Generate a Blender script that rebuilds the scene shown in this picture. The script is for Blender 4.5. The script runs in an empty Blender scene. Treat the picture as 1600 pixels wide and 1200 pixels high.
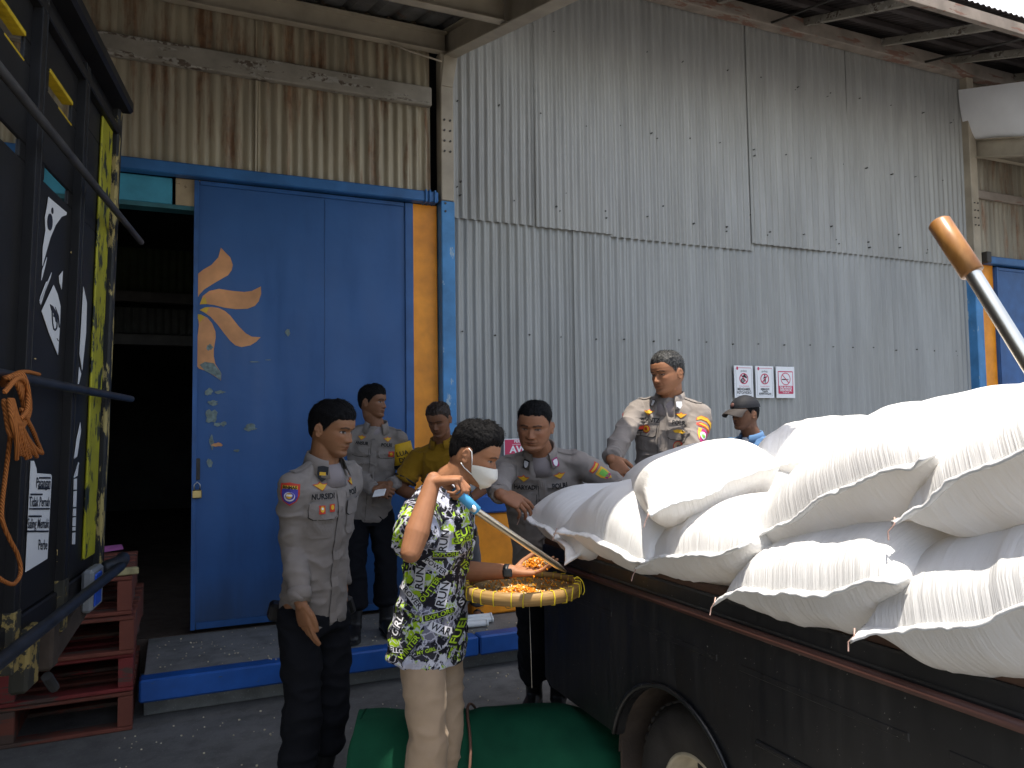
import bpy, bmesh, math, random
import numpy as np
from mathutils import Vector, Matrix, Euler
from mathutils.bvhtree import BVHTree

R_ = math.radians
scene = bpy.context.scene
COL = scene.collection
random.seed(7)
RNG = np.random.default_rng(11)

# ------------------------------------------------------------------ camera
YAW, PITCH, ROLL = R_(23.824), R_(3.208), R_(-0.792)
CAM = np.array([0.0, 0.0, 1.52]); FPX = 1200.0
_f = np.array([math.sin(YAW) * math.cos(PITCH), math.cos(YAW) * math.cos(PITCH), math.sin(PITCH)])
_r = np.array([math.cos(YAW), -math.sin(YAW), 0.0]); _u = np.cross(_r, _f)
CR = math.cos(ROLL) * _r + math.sin(ROLL) * _u
CU = -math.sin(ROLL) * _r + math.cos(ROLL) * _u
CF = _f
cam_d = bpy.data.cameras.new("camera"); cam = bpy.data.objects.new("camera", cam_d); COL.objects.link(cam)
m = Matrix.Identity(4)
for i in range(3):
    m[i][0] = CR[i]; m[i][1] = CU[i]; m[i][2] = -CF[i]; m[i][3] = CAM[i]
cam.matrix_world = m
cam_d.sensor_width = 36; cam_d.lens = 36 * FPX / 1600; cam_d.clip_start = 0.05; cam_d.clip_end = 500
scene.camera = cam

def ray(px, py): return CF + (px - 800) / FPX * CR - (py - 600) / FPX * CU
def atD(px, py, d): return CAM + ray(px, py) * d
def atX(px, py, x): r = ray(px, py); return CAM + r * (x / r[0])
def atY(px, py, y): r = ray(px, py); return CAM + r * (y / r[1])
def atZ(px, py, z): r = ray(px, py); return CAM + r * ((z - CAM[2]) / r[2])

# ------------------------------------------------------------------ light
SUN_TO = Vector((-0.08, -0.20, 1.0)).normalized()
sun_d = bpy.data.lights.new("sun", 'SUN'); sun_d.energy = 3.7; sun_d.angle = R_(0.5); sun_d.color = (1.0, 0.93, 0.82)
sun = bpy.data.objects.new("sun", sun_d); COL.objects.link(sun)
sun.rotation_euler = SUN_TO.to_track_quat('Z', 'Y').to_euler()
world = bpy.data.worlds.new("World"); scene.world = world; world.use_nodes = True
wn = world.node_tree.nodes; wl = world.node_tree.links
sky = wn.new('ShaderNodeTexSky'); sky.sky_type = 'NISHITA'; sky.sun_disc = False
sky.sun_elevation = math.asin(SUN_TO.z); sky.sun_rotation = math.atan2(SUN_TO.x, SUN_TO.y)
sky.air_density = 1.0; sky.dust_density = 2.0
bg = wn['Background']; bg.inputs['Strength'].default_value = 0.15
hs = wn.new('ShaderNodeHueSaturation'); hs.inputs['Saturation'].default_value = 0.75
wl.new(sky.outputs[0], hs.inputs['Color']); wl.new(hs.outputs[0], bg.inputs[0])
scene.view_settings.view_transform = 'Standard'; scene.view_settings.look = 'None'
scene.view_settings.exposure = 1.1; scene.view_settings.gamma = 1.0
scene.cycles.max_bounces = 8; scene.cycles.diffuse_bounces = 5

# ------------------------------------------------------------------ helpers
_tab = np.random.default_rng(3).random(65536)
def vnoise(P):
    P = np.asarray(P, float); I = np.floor(P).astype(np.int64); f = P - I; f = f * f * (3 - 2 * f)
    def h(a, b, c): return _tab[((I[:, 0] + a) * 73856093 ^ (I[:, 1] + b) * 19349663 ^ (I[:, 2] + c) * 83492791) & 65535]
    x, y, z = f.T
    l = lambda a, b, t: a + (b - a) * t
    return l(l(l(h(0,0,0), h(1,0,0), x), l(h(0,1,0), h(1,1,0), x), y), l(l(h(0,0,1), h(1,0,1), x), l(h(0,1,1), h(1,1,1), x), y), z)
def fbm(P, o=3):
    P = np.asarray(P, float); s = 0; a = 0.5; t = 0
    for k in range(o): s = s + a * vnoise(P * 2 ** k + 17.3 * k); t += a; a *= 0.5
    return s / t

class Mat:
    """small node-tree helper"""
    def __init__(s, name, rough=0.6, metal=0.0, spec=0.4):
        s.m = bpy.data.materials.new(name); s.m.use_nodes = True
        s.n = s.m.node_tree.nodes; s.l = s.m.node_tree.links
        s.b = s.n['Principled BSDF']; s.b.inputs['Roughness'].default_value = rough
        s.b.inputs['Metallic'].default_value = metal; s.b.inputs['Specular IOR Level'].default_value = spec
        s.tc = s.n.new('ShaderNodeTexCoord').outputs['Object']
    def co(s, scale=(1, 1, 1), loc=(0, 0, 0), rot=(0, 0, 0)):
        q = s.n.new('ShaderNodeMapping'); q.inputs['Scale'].default_value = scale; q.inputs['Location'].default_value = loc
        q.inputs['Rotation'].default_value = rot
        s.l.new(s.tc, q.inputs[0]); return q.outputs[0]
    def noise(s, scale, detail=4, co=None, rough=0.55, dist=0.0):
        q = s.n.new('ShaderNodeTexNoise'); q.inputs['Scale'].default_value = scale; q.inputs['Detail'].default_value = detail
        q.inputs['Roughness'].default_value = rough; q.inputs['Distortion'].default_value = dist
        s.l.new(co if co is not None else s.tc, q.inputs['Vector']); return q.outputs['Fac']
    def ramp(s, fac, stops, interp='LINEAR'):
        q = s.n.new('ShaderNodeValToRGB'); e = q.color_ramp.elements; q.color_ramp.interpolation = interp
        while len(e) < len(stops): e.new(0.5)
        for el, (p, c) in zip(e, stops):
            el.position = p; el.color = (*c, 1) if not isinstance(c, (int, float)) else (c, c, c, 1)
        s.l.new(fac, q.inputs[0]); return q.outputs[0]
    def mix(s, fac, a, b, mode='MIX'):
        q = s.n.new('ShaderNodeMix'); q.data_type = 'RGBA'; q.blend_type = mode
        for i, v in ((0, fac), (6, a), (7, b)):
            if isinstance(v, (int, float)): q.inputs[i].default_value = v if i == 0 else (v, v, v, 1)
            elif isinstance(v, tuple): q.inputs[i].default_value = (*v, 1)
            else: s.l.new(v, q.inputs[i])
        return q.outputs[2]
    def math(s, op, a, b=0.0, c=None):
        q = s.n.new('ShaderNodeMath'); q.operation = op
        for i, v in enumerate((a, b) if c is None else (a, b, c)):
            if isinstance(v, (int, float)): q.inputs[i].default_value = v
            else: s.l.new(v, q.inputs[i])
        return q.outputs[0]
    def sep(s, co=None):
        q = s.n.new('ShaderNodeSeparateXYZ'); s.l.new(co if co is not None else s.tc, q.inputs[0]); return q.outputs
    def col(s, c):
        if isinstance(c, tuple): s.b.inputs['Base Color'].default_value = (*c, 1)
        else: s.l.new(c, s.b.inputs['Base Color'])
        return s
    def rough(s, r): s.l.new(r, s.b.inputs['Roughness']); return s
    def bump(s, h, strength=0.3, dist=0.01):
        q = s.n.new('ShaderNodeBump'); q.inputs['Strength'].default_value = strength; q.inputs['Distance'].default_value = dist
        s.l.new(h, q.inputs['Height']); s.l.new(q.outputs[0], s.b.inputs['Normal']); return s

def plain(name, c, rough=0.6, metal=0.0, var=0.25, scale=8.0, bump=0.0, spec=0.4):
    k = Mat(name, rough, metal, spec); n = k.noise(scale, 5)
    lo = tuple(max(0, x * (1 - var)) for x in c); hi = tuple(min(1, x * (1 + var)) for x in c)
    k.col(k.ramp(n, [(0.3, lo), (0.7, hi)]))
    if bump: k.bump(k.noise(scale * 12, 3), bump, 0.004)
    return k.m

def chipped(name, base, chip, thr=0.62, scale=14.0, rough=0.5, stretch=(1, 1, 1), under=None, spec=0.4, bump=0.1):
    """paint with worn patches"""
    k = Mat(name, rough, 0, spec)
    n = k.noise(scale, 8, k.co(stretch), 0.65)
    mask = k.ramp(n, [(thr, 0.0), (thr + 0.03, 1.0)])
    v = k.noise(5, 4); lo = tuple(x * 0.75 for x in base); hi = tuple(min(1, x * 1.25) for x in base)
    c = k.ramp(v, [(0.3, lo), (0.7, hi)])
    ch = chip
    if under is not None:
        ch = k.mix(k.ramp(k.noise(30, 3), [(0.45, 0.0), (0.55, 1.0)]), chip, under)
    k.col(k.mix(mask, c, ch)); k.bump(k.noise(60, 3), bump, 0.003)
    return k.m

def wm(o):
    return (wm(o.parent) @ o.matrix_parent_inverse if o.parent else Matrix.Identity(4)) @ o.matrix_basis

class MB:
    def __init__(s): s.v = []; s.f = []; s.mi = []
    def add(s, vs, fs, mi=0):
        o = len(s.v); s.v += [tuple(map(float, p)) for p in vs]; s.f += [tuple(i + o for i in q) for q in fs]; s.mi += [mi] * len(fs)
        return s
    def box(s, c, h, ax=None, bev=0.0, mi=0):
        """centre, half sizes, axes (3 unit vectors); chamfered edges"""
        c = np.array(c, float); ax = np.eye(3) if ax is None else np.array(ax, float)
        b = min(bev, min(h) * 0.9)
        pts = []; key = {}
        for sx in (-1, 1):
            for sy in (-1, 1):
                for sz in (-1, 1):
                    for k in range(3):
                        q = np.array([sx * (h[0] - (b if k != 0 else 0)), sy * (h[1] - (b if k != 1 else 0)), sz * (h[2] - (b if k != 2 else 0))])
                        key[(sx, sy, sz, k)] = len(pts); pts.append(c + q @ ax)
        F = []
        if b <= 1e-6:
            pts = [c + np.array([sx * h[0], sy * h[1], sz * h[2]]) @ ax for sx in (-1, 1) for sy in (-1, 1) for sz in (-1, 1)]
            F = [(0, 1, 3, 2), (4, 6, 7, 5), (0, 4, 5, 1), (2, 3, 7, 6), (0, 2, 6, 4), (1, 5, 7, 3)]
        else:
            K = key
            for k in range(3):
                i, j = [q for q in range(3) if q != k]
                for sg in (-1, 1):
                    loop = []
                    for (a, d) in ((-1, -1), (1, -1), (1, 1), (-1, 1)):
                        t = [0, 0, 0]; t[k] = sg; t[i] = a; t[j] = d; loop.append(K[(*t, k)])
                    if (sg > 0) != (k != 1): loop.reverse()
                    F.append(tuple(loop))
            for k in range(3):            # edges parallel to axis k
                i, j = [q for q in range(3) if q != k]
                for a in (-1, 1):
                    for d in (-1, 1):
                        t0 = [0, 0, 0]; t1 = [0, 0, 0]; t0[k] = -1; t1[k] = 1
                        for t in (t0, t1): t[i] = a; t[j] = d
                        F.append((K[(*t0, i)], K[(*t1, i)], K[(*t1, j)], K[(*t0, j)]))
            for sx in (-1, 1):
                for sy in (-1, 1):
                    for sz in (-1, 1): F.append((K[(sx, sy, sz, 0)], K[(sx, sy, sz, 1)], K[(sx, sy, sz, 2)]))
        return s.add(pts, F, mi)
    def bar(s, p, q, w, t, up=(0, 0, 1), bev=0.003, mi=0):
        """rectangular bar from p to q; w along side, t along up"""
        p = np.array(p, float); q = np.array(q, float); d = q - p; L = np.linalg.norm(d); d = d / L
        sd = np.cross(d, up); sd /= np.linalg.norm(sd); u = np.cross(sd, d)
        return s.box((p + q) / 2, (L / 2, w / 2, t / 2), (d, sd, u), bev, mi)
    def tube(s, pts, rad, seg=12, caps=True, sec=None, mi=0, round_caps=False):
        """tube through pts; rad scalar or list; sec = (flatten, reference vector) for elliptic sections"""
        pts = [np.array(p, float) for p in pts]; n = len(pts)
        rad = [rad] * n if np.isscalar(rad) else list(rad)
        if round_caps:
            d0 = pts[0] - pts[1]; d0 /= np.linalg.norm(d0); d1 = pts[-1] - pts[-2]; d1 /= np.linalg.norm(d1)
            pre = [(pts[0] + d0 * rad[0] * math.sin(a), rad[0] * math.cos(a)) for a in (1.35, 0.9, 0.45)]
            post = [(pts[-1] + d1 * rad[-1] * math.sin(a), rad[-1] * math.cos(a)) for a in (0.45, 0.9, 1.35)]
            pts = [a for a, _ in pre] + pts + [a for a, _ in post]; rad = [b for _, b in pre] + rad + [b for _, b in post]; n = len(pts)
        T = []
        for i in range(n):
            a = pts[max(i - 1, 0)]; b = pts[min(i + 1, n - 1)]; t = b - a; T.append(t / (np.linalg.norm(t) + 1e-12))
        ref = np.array(sec[1], float) if sec else (np.array([0, 0, 1.0]) if abs(T[0][2]) < 0.9 else np.array([0, 1.0, 0]))
        N = ref - T[0] * (ref @ T[0]); N /= np.linalg.norm(N)
        V = []
        for i in range(n):
            N = N - T[i] * (N @ T[i]); N /= np.linalg.norm(N); B = np.cross(T[i], N)
            fl = sec[0] if sec else 1.0
            for k in range(seg):
                a = 2 * math.pi * k / seg; V.append(pts[i] + rad[i] * (math.cos(a) * N * fl + math.sin(a) * B))
        F = [(i * seg + k, i * seg + (k + 1) % seg, (i + 1) * seg + (k + 1) % seg, (i + 1) * seg + k) for i in range(n - 1) for k in range(seg)]
        if caps: F += [tuple(range(seg))[::-1], tuple((n - 1) * seg + k for k in range(seg))]
        return s.add(V, F, mi)
    def loft(s, secs, seg=28, ex=2.3, mi=0):
        """closed loft; section = (centre, right*halfwidth, fwd*halfdepth)"""
        V = []; n = len(secs)
        for (c, a, b) in secs:
            for k in range(seg):
                t = 2 * math.pi * k / seg; cx, sy = math.cos(t), math.sin(t)
                V.append(np.array(c) + np.array(a) * math.copysign(abs(cx) ** (2 / ex), cx) + np.array(b) * math.copysign(abs(sy) ** (2 / ex), sy))
        F = [(i * seg + k, i * seg + (k + 1) % seg, (i + 1) * seg + (k + 1) % seg, (i + 1) * seg + k) for i in range(n - 1) for k in range(seg)]
        F += [tuple(range(seg))[::-1], tuple((n - 1) * seg + k for k in range(seg))]
        return s.add(V, F, mi)
    def grid(s, fn, nu, nv, closed_u=False, mi=0):
        """fn(u,v)->3d point, u,v in 0..1"""
        V = [fn(i / nu, j / nv) for j in range(nv + 1) for i in range(nu if closed_u else nu + 1)]
        w = nu if closed_u else nu + 1
        F = [(j * w + i, j * w + (i + 1) % w, (j + 1) * w + (i + 1) % w, (j + 1) * w + i) for j in range(nv) for i in range(nu)]
        return s.add(V, F, mi)
    def prism(s, poly, o, ex, ey, ez, t, mi=0):
        """polygon in the ex,ey plane at o, extruded by t along ez"""
        o, ex, ey, ez = (np.array(q, float) for q in (o, ex, ey, ez)); n = len(poly)
        A = [o + ex * x + ey * y for x, y in poly]; B = [p + ez * t for p in A]
        F = [tuple(range(n))[::-1], tuple(range(n, 2 * n))] + [(i, (i + 1) % n, n + (i + 1) % n, n + i) for i in range(n)]
        return s.add(A + B, F, mi)
    def mesh(s, name, root=None):
        me = bpy.data.meshes.new(name)
        vs = np.array(s.v, float).reshape(-1, 3)
        if root is not None:
            M = np.array(wm(root).inverted()); vs = vs @ M[:3, :3].T + M[:3, 3]
        me.from_pydata(vs.tolist(), [], s.f); me.polygons.foreach_set('material_index', s.mi)
        return me
    def build(s, name, mats, root=None, smooth=False, recalc=True):
        me = s.mesh(name, root)
        if recalc:
            b = bmesh.new(); b.from_mesh(me); bmesh.ops.recalc_face_normals(b, faces=b.faces); b.to_mesh(me); b.free()
        return link(name, me, mats, root, smooth)

def link(name, me, mats, root=None, smooth=False):
    for q in (mats if isinstance(mats, (list, tuple)) else [mats]): me.materials.append(q)
    if smooth: me.polygons.foreach_set('use_smooth', [True] * len(me.polygons))
    o = bpy.data.objects.new(name, me); COL.objects.link(o)
    if root is not None: o.parent = root
    return o
def tag(o, label=None, cat=None, group=None, kind=None):
    if label: o['label'] = label
    if cat: o['category'] = cat
    if group: o['group'] = group
    if kind: o['kind'] = kind
    return o
def thing(name, label, cat, loc=(0, 0, 0), rz=0.0, group=None):
    o = bpy.data.objects.new(name, None); COL.objects.link(o); o.empty_display_size = 0.1
    o.matrix_world = Matrix.Translation(Vector(loc)) @ Matrix.Rotation(rz, 4, 'Z')
    bpy.context.view_layer.update()
    return tag(o, label, cat, group)
def text_mesh(txt, size, bold=0.0, align='CENTER', squeeze=1.0):
    """flat lettering as (verts2d, faces)"""
    cu = bpy.data.curves.new('txt', 'FONT'); cu.body = txt; cu.size = size; cu.offset = bold; cu.align_x = align; cu.align_y = 'CENTER'
    cu.resolution_u = 2
    ob = bpy.data.objects.new('txt', cu); COL.objects.link(ob)
    bpy.context.view_layer.update()
    me = bpy.data.meshes.new_from_object(ob.evaluated_get(bpy.context.evaluated_depsgraph_get()))
    V = [(v.co.x * squeeze, v.co.y) for v in me.vertices]; F = [tuple(p.vertices) for p in me.polygons]
    bpy.data.objects.remove(ob); bpy.data.curves.remove(cu); bpy.data.meshes.remove(me)
    return V, F
def flat_text(mb, txt, size, o, ex, ey, bold=0.0, mi=0, align='CENTER', squeeze=1.0):
    V, F = text_mesh(txt, size, bold, align, squeeze); o, ex, ey = (np.array(q, float) for q in (o, ex, ey))
    mb.add([o + ex * x + ey * y for x, y in V], F, mi)
def ellipse(cx, cy, a, b, n=20): return [(cx + a * math.cos(2 * math.pi * k / n), cy + b * math.sin(2 * math.pi * k / n)) for k in range(n)]

# ------------------------------------------------------------------ materials of the place
def mat_galv(name, base, rust=0.0, dirt=0.16):
    k = Mat(name, 0.5, 0.28, 0.5)
    st = k.noise(1.0, 6, k.co((9, 9, 0.8))); fine = k.noise(1.0, 4, k.co((60, 60, 2.5))); big = k.noise(0.9, 3)
    lo = tuple(x * (1 - dirt) for x in base); hi = tuple(min(1, x * (1 + 0.2)) for x in base)
    c = k.ramp(st, [(0.3, lo), (0.7, hi)])
    c = k.mix(k.ramp(fine, [(0.35, 0.08), (0.6, 0.0)]), c, tuple(x * 0.65 for x in base))
    c = k.mix(k.ramp(big, [(0.4, 0.0), (0.75, 0.35)]), c, (0.30, 0.29, 0.25))
    if rust:
        r = k.noise(1.0, 7, k.co((7, 7, 0.9), (3.1, 0, 1.7)), 0.7)
        rm = k.ramp(r, [(0.60 - 0.1 * rust, 0.0), (0.74 - 0.1 * rust, 0.85)])
        rc = k.ramp(k.noise(25, 5), [(0.3, (0.11, 0.045, 0.02)), (0.7, (0.26, 0.12, 0.05))])
        c = k.mix(rm, c, rc)
    k.col(c); k.rough(k.ramp(fine, [(0.2, 0.42), (0.8, 0.62)])); k.bump(k.noise(1.0, 3, k.co((30, 30, 6))), 0.12, 0.004)
    return k.m
M_galv = mat_galv('galvanised_sheet', (0.315, 0.312, 0.295))
M_galv_low = mat_galv('galvanised_sheet_clean', (0.30, 0.303, 0.295), 0, 0.12)
M_rust = mat_galv('rusty_sheet', (0.40, 0.34, 0.235), 1.0, 0.35)
M_rust2 = mat_galv('very_rusty_sheet', (0.33, 0.29, 0.22), 1.0, 0.4)
M_under = mat_galv('dull_roof_sheet', (0.15, 0.15, 0.15), 0.2, 0.4)
M_blue = chipped('blue_door_paint', (0.020, 0.090, 0.265), (0.10, 0.17, 0.24), 0.735, 9, 0.42)
_k = Mat('blue_door_steel', 0.42, 0, 0.4)
_n1 = _k.noise(1.0, 5, _k.co((5, 5, 0.7))); _n2 = _k.noise(9, 8, None, 0.65); _n3 = _k.noise(2.2, 4); _z = _k.sep()[2]
_cc = _k.ramp(_n3, [(0.3, (0.017, 0.078, 0.235)), (0.7, (0.024, 0.100, 0.29))]); _cc = _k.mix(_k.ramp(_n1, [(0.52, 0.0), (0.78, 0.45)]), _cc, (0.012, 0.045, 0.13))
_cc = _k.mix(_k.ramp(_n2, [(0.735, 0.0), (0.75, 1.0)]), _cc, (0.10, 0.17, 0.24)); _cc = _k.mix(_k.math('MULTIPLY', _k.ramp(_z, [(0.26, 0.55), (0.60, 0.0)]), _k.ramp(_n1, [(0.3, 0.3), (0.6, 1.0)])), _cc, (0.035, 0.045, 0.06))
_k.col(_cc); _k.rough(_k.ramp(_n1, [(0.3, 0.36), (0.7, 0.6)])); _k.bump(_k.noise(3.0, 3), 0.35, 0.02); M_door = _k.m
M_bluerail = chipped('blue_rail_paint', (0.03, 0.125, 0.32), (0.10, 0.13, 0.16), 0.70, 12, 0.45)
M_bluekerb = chipped('blue_kerb_paint', (0.012, 0.085, 0.34), (0.05, 0.09, 0.17), 0.66, 16, 0.5, (1, 1, 2.5))
M_bluepost = chipped('blue_post_paint', (0.06, 0.22, 0.46), (0.32, 0.42, 0.50), 0.62, 10, 0.5, (1, 1, 0.4))
M_orange = chipped('orange_paint', (0.86, 0.29, 0.014), (0.50, 0.20, 0.03), 0.76, 14, 0.45)
M_petal = chipped('flower_paint', (0.62, 0.285, 0.115), (0.45, 0.24, 0.12), 0.72, 14, 0.55)
M_petaly = plain('flower_yellow', (0.58, 0.36, 0.03), 0.55)
M_peel = plain('bare_patch', (0.17, 0.22, 0.21), 0.7, 0, 0.4, 40)
M_cyan = chipped('cyan_lintel_paint', (0.05, 0.28, 0.40), (0.40, 0.45, 0.45), 0.72, 18, 0.5)
M_tanpaint = chipped('tan_lintel_paint', (0.40, 0.30, 0.18), (0.20, 0.14, 0.08), 0.62, 16, 0.6)
M_beige = plain('beige_steel_paint', (0.36, 0.31, 0.235), 0.55, 0, 0.2, 4)
M_darksteel = plain('dark_steel', (0.05, 0.045, 0.04), 0.6, 0.2, 0.4, 6)
M_rustwood = chipped('weathered_plank', (0.25, 0.225, 0.185), (0.10, 0.075, 0.055), 0.54, 7, 0.85, (0.35, 1, 2.2), (0.33, 0.31, 0.27))
M_platewood = chipped('rusty_wall_plate', (0.24, 0.20, 0.165), (0.20, 0.11, 0.08), 0.55, 7, 0.8, (0.4, 1, 2))
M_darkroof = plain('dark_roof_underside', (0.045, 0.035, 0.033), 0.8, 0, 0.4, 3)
M_bolt = plain('bolt_head', (0.06, 0.055, 0.05), 0.5, 0.5)
M_white_sheet = plain('white_roof_sheet', (0.78, 0.78, 0.79), 0.45, 0, 0.06, 3)
M_black = plain('black_mark', (0.012, 0.012, 0.014), 0.5)
M_white = plain('white_paint', (0.78, 0.78, 0.77), 0.5, 0, 0.06, 6)
M_brass = plain('brass', (0.55, 0.42, 0.18), 0.35, 0.9)
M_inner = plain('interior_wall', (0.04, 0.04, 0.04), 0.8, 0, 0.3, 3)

def mat_concrete(name, base, k1=1.0):
    k = Mat(name, 0.85, 0, 0.25)
    n1 = k.noise(0.7, 6, None, 0.6); n2 = k.noise(7, 6, None, 0.65); n3 = k.noise(90, 3)
    c = k.ramp(n1, [(0.3, tuple(x * 0.6 for x in base)), (0.7, tuple(x * 1.35 for x in base))])
    c = k.mix(k.ramp(n2, [(0.45, 0.0), (0.7, 0.55 * k1)]), c, tuple(x * 0.45 for x in base))
    c = k.mix(k.ramp(n3, [(0.62, 0.0), (0.70, 0.5)]), c, tuple(min(1, x * 1.9) for x in base))
    k.col(c); k.bump(k.noise(45, 5), 0.35, 0.006); k.rough(k.ramp(n2, [(0.3, 0.6), (0.7, 0.9)]))
    return k.m
M_ground = mat_concrete('yard_concrete', (0.16, 0.155, 0.145))
M_plat = mat_concrete('platform_concrete', (0.20, 0.20, 0.19))

# ------------------------------------------------------------------ setting
mb = MB(); S = 120.0
mb.grid(lambda u, v: (-S + 2 * S * u, -S + 2 * S * v, 0.0), 40, 40)
tag(mb.build('ground', M_ground), kind='structure')
mb = MB()
for i in range(420):                                   # spilt grains and grit on the yard
    x, y = RNG.uniform(-0.3, 2.6), RNG.uniform(2.0, 4.5); r = RNG.uniform(0.002, 0.0055)
    mb.box((x, y, r * 0.7), (r, r * RNG.uniform(0.6, 1), r * 0.7), None, r * 0.3)
for i in range(160):
    x, y = RNG.uniform(-0.1, 2.3), RNG.uniform(4.6, 5.4); r = RNG.uniform(0.002, 0.005)
    mb.box((x, y, 0.22 + r * 0.7), (r, r, r * 0.7), None, r * 0.3)
tag(mb.build('spilt_grit', plain('grit', (0.55, 0.47, 0.33), 0.7, 0, 0.4, 60)), kind='stuff')

W = 5.46
pf = thing('loading_platform', 'low grey concrete loading platform with a bright blue front edge, running along the warehouse', 'platform', (4, 5, 0))
mb = MB(); mb.box((4.93, 5.06, 0.1065), (5.06, 0.40, 0.1065), None, 0.004); mb.build('slab', M_plat, pf)
for x0, x1 in ((-0.15, 1.755), (1.765, 4.4), (4.41, 7.1), (7.11, 10)):
    mb = MB(); mb.box(((x0 + x1) / 2, 4.595, 0.162), ((x1 - x0) / 2, 0.057, 0.059), None, 0.01)
    o = mb.build('blue_edge', M_bluekerb, pf)

wh = thing('warehouse', 'corrugated metal warehouse with a blue sliding door, a beige steel canopy and deep dark eaves', 'building', (0, W, 0))
def sheet(x0, x1, z0, z1, y, mat, name='corrugated_sheet', pitch=0.0715, amp=0.0098, root=wh, lip=True):
    ph = RNG.uniform(0, 6.28); n = max(8, int((x1 - x0) / pitch * 8)); rows = max(2, int((z1 - z0) / 0.25))
    sd = RNG.uniform(0, 50)
    U, Vv = np.meshgrid(np.linspace(0, 1, n + 1), np.linspace(0, 1, rows + 1))
    X = x0 + (x1 - x0) * U.ravel(); Z = z0 + (z1 - z0) * Vv.ravel()
    wob = (vnoise(np.c_[X * 1.5 + sd, Z * 1.2, np.zeros_like(X)]) - 0.5) * 0.012
    a = amp * (0.85 + 0.4 * vnoise(np.c_[X * 0.8 + sd, Z * 0.7, np.ones_like(X)]))
    Y = y + a * np.sin(X / pitch * 2 * math.pi + ph + wob * 30) + wob
    if lip: Y -= 0.006 * np.clip(1 - (X - x0) / 0.03, 0, 1)
    mb = MB(); w = n + 1
    F = [(j * w + i, j * w + i + 1, (j + 1) * w + i + 1, (j + 1) * w + i) for j in range(rows) for i in range(n)]
    mb.add(np.c_[X, Y, Z], F); return mb.build(name, mat, root, True, False)
# main wall, lower row behind, upper row lapping over it
for i, (x0, x1) in enumerate(((1.90, 3.02), (2.98, 4.50), (4.46, 5.75), (5.71, 7.78))):
    sheet(x0, x1, 0.2, 3.35, 5.492 - 0.005 * (i % 2), M_galv_low)
for i, (x0, x1, z0) in enumerate(((1.90, 2.655, 3.125), (2.64, 3.35, 3.12), (3.335, 4.85, 3.10), (4.83, 6.1, 3.17), (6.08, 7.78, 3.17))):
    sheet(x0, x1, z0, 5.28, 5.468 - 0.005 * (i % 2), M_galv)
mb = MB()
for z, st in ((2.245, 0.29), (3.30, 0.43), (4.05, 0.36), (3.42, 0.95), (4.75, 0.43)):
    for x in np.arange(2.0, 7.7, st):
        for q in range(1 + int(RNG.random() < 0.25)):
            xx = x + RNG.uniform(-0.04, 0.04); zz = z + RNG.uniform(-0.012, 0.012) - 0.045 * q
            mb.tube([(xx, 5.452 if z > 3.1 else 5.474, zz), (xx, 5.49, zz)], RNG.uniform(0.004, 0.008), 6)
mb.build('nail', M_bolt, wh); bpy.data.objects['nail']['kind'] = 'stuff'
# panels above the door and behind the plank
for x0, x1 in ((-2.4, -1.3), (-1.32, -0.35), (-0.37, 0.52), (0.50, 1.14), (1.12, 1.765)):
    sheet(x0, x1, 3.27, 4.0, 5.47, M_rust)
    sheet(x0, x1, 4.06, 4.75, 5.475, M_rust)
mb = MB()
mb.grid(lambda u, v: (-2.5 + 4.26 * u, 5.40 - 0.004 * math.sin(u * 40) - 0.06 * (0 if v in (0, 1) else 1) + (0.06 if v in (0, 1) else 0), 0), 1, 1)
mb = MB(); mb.box((-0.37, 5.435, 4.015), (2.13, 0.03, 0.072), None, 0.008); mb.build('weathered_plank', M_rustwood, wh)
# door head: rail, lintel, opening
mb = MB(); mb.box((-0.3, 5.43, 3.242), (2.1, 0.045, 0.040), None, 0.008); mb.build('door_rail', M_bluerail, wh)
for x in (1.70, 1.73, 1.77):
    mb = MB(); mb.box((x, 5.425, 3.242), (0.007, 0.055, 0.047), None, 0.003); mb.build('rail_bracket', M_bluerail, wh)
mb = MB(); mb.box((-1.1, 5.53, 3.11), (1.08, 0.05, 0.09), None, 0.006); mb.build('lintel', M_cyan, wh)
mb = MB(); mb.box((0.16, 5.528, 3.11), (0.16, 0.055, 0.092), None, 0.004); mb.build('lintel_end', M_tanpaint, wh)
mb = MB(); mb.box((-0.85, 5.53, 3.005), (1.3, 0.06, 0.014)); mb.build('lintel_drip', plain('teal_drip', (0.03, 0.12, 0.14), 0.6), wh)
# sliding door
door = MB()
door.box((0.86, 5.475, 1.715), (0.745, 0.018, 1.475), None, 0.003)
door = door.build('sliding_door', M_door, wh)
fr = MB()
fr.box((0.128, 5.452, 1.715), (0.014, 0.008, 1.477), None, 0.002); fr.box((1.587, 5.450, 1.715), (0.030, 0.010, 1.477), None, 0.002)
fr.box((0.85, 5.451, 3.178), (0.70, 0.007, 0.014), None, 0.002); fr.box((0.85, 5.451, 0.262), (0.70, 0.007, 0.022), None, 0.002)
fr.box((0.975, 5.4555, 1.715), (0.004, 0.003, 1.44), None, 0.001)
fr.build('door_frame', M_blue, door)
def door_poly(mb, pts, y, mi, sc=4.284, ox=270, oy=340):
    P = []
    for (a, b) in pts:
        p = atY(ox + a / sc, oy + b / sc, 5.45); P.append((max(p[0], 0.117), p[2]))
    mb.prism(P, (0, y, 0), (1, 0, 0), (0, 0, 1), (0, 1, 0), 0.003, mi)
pet = MB()
door_poly(pet, [(145,395),(200,350),(260,315),(305,265),(322,200),(355,235),(385,265),(402,315),(395,350),(370,385),(290,430),(210,480),(178,515),(160,545),(145,565)], 5.4535, 0)
door_poly(pet, [(180,580),(200,525),(245,490),(310,476),(400,490),(480,497),(530,490),(590,460),(592,510),(575,560),(550,590),(500,610),(420,612),(350,603),(280,585),(230,578)], 5.4535, 0)
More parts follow.
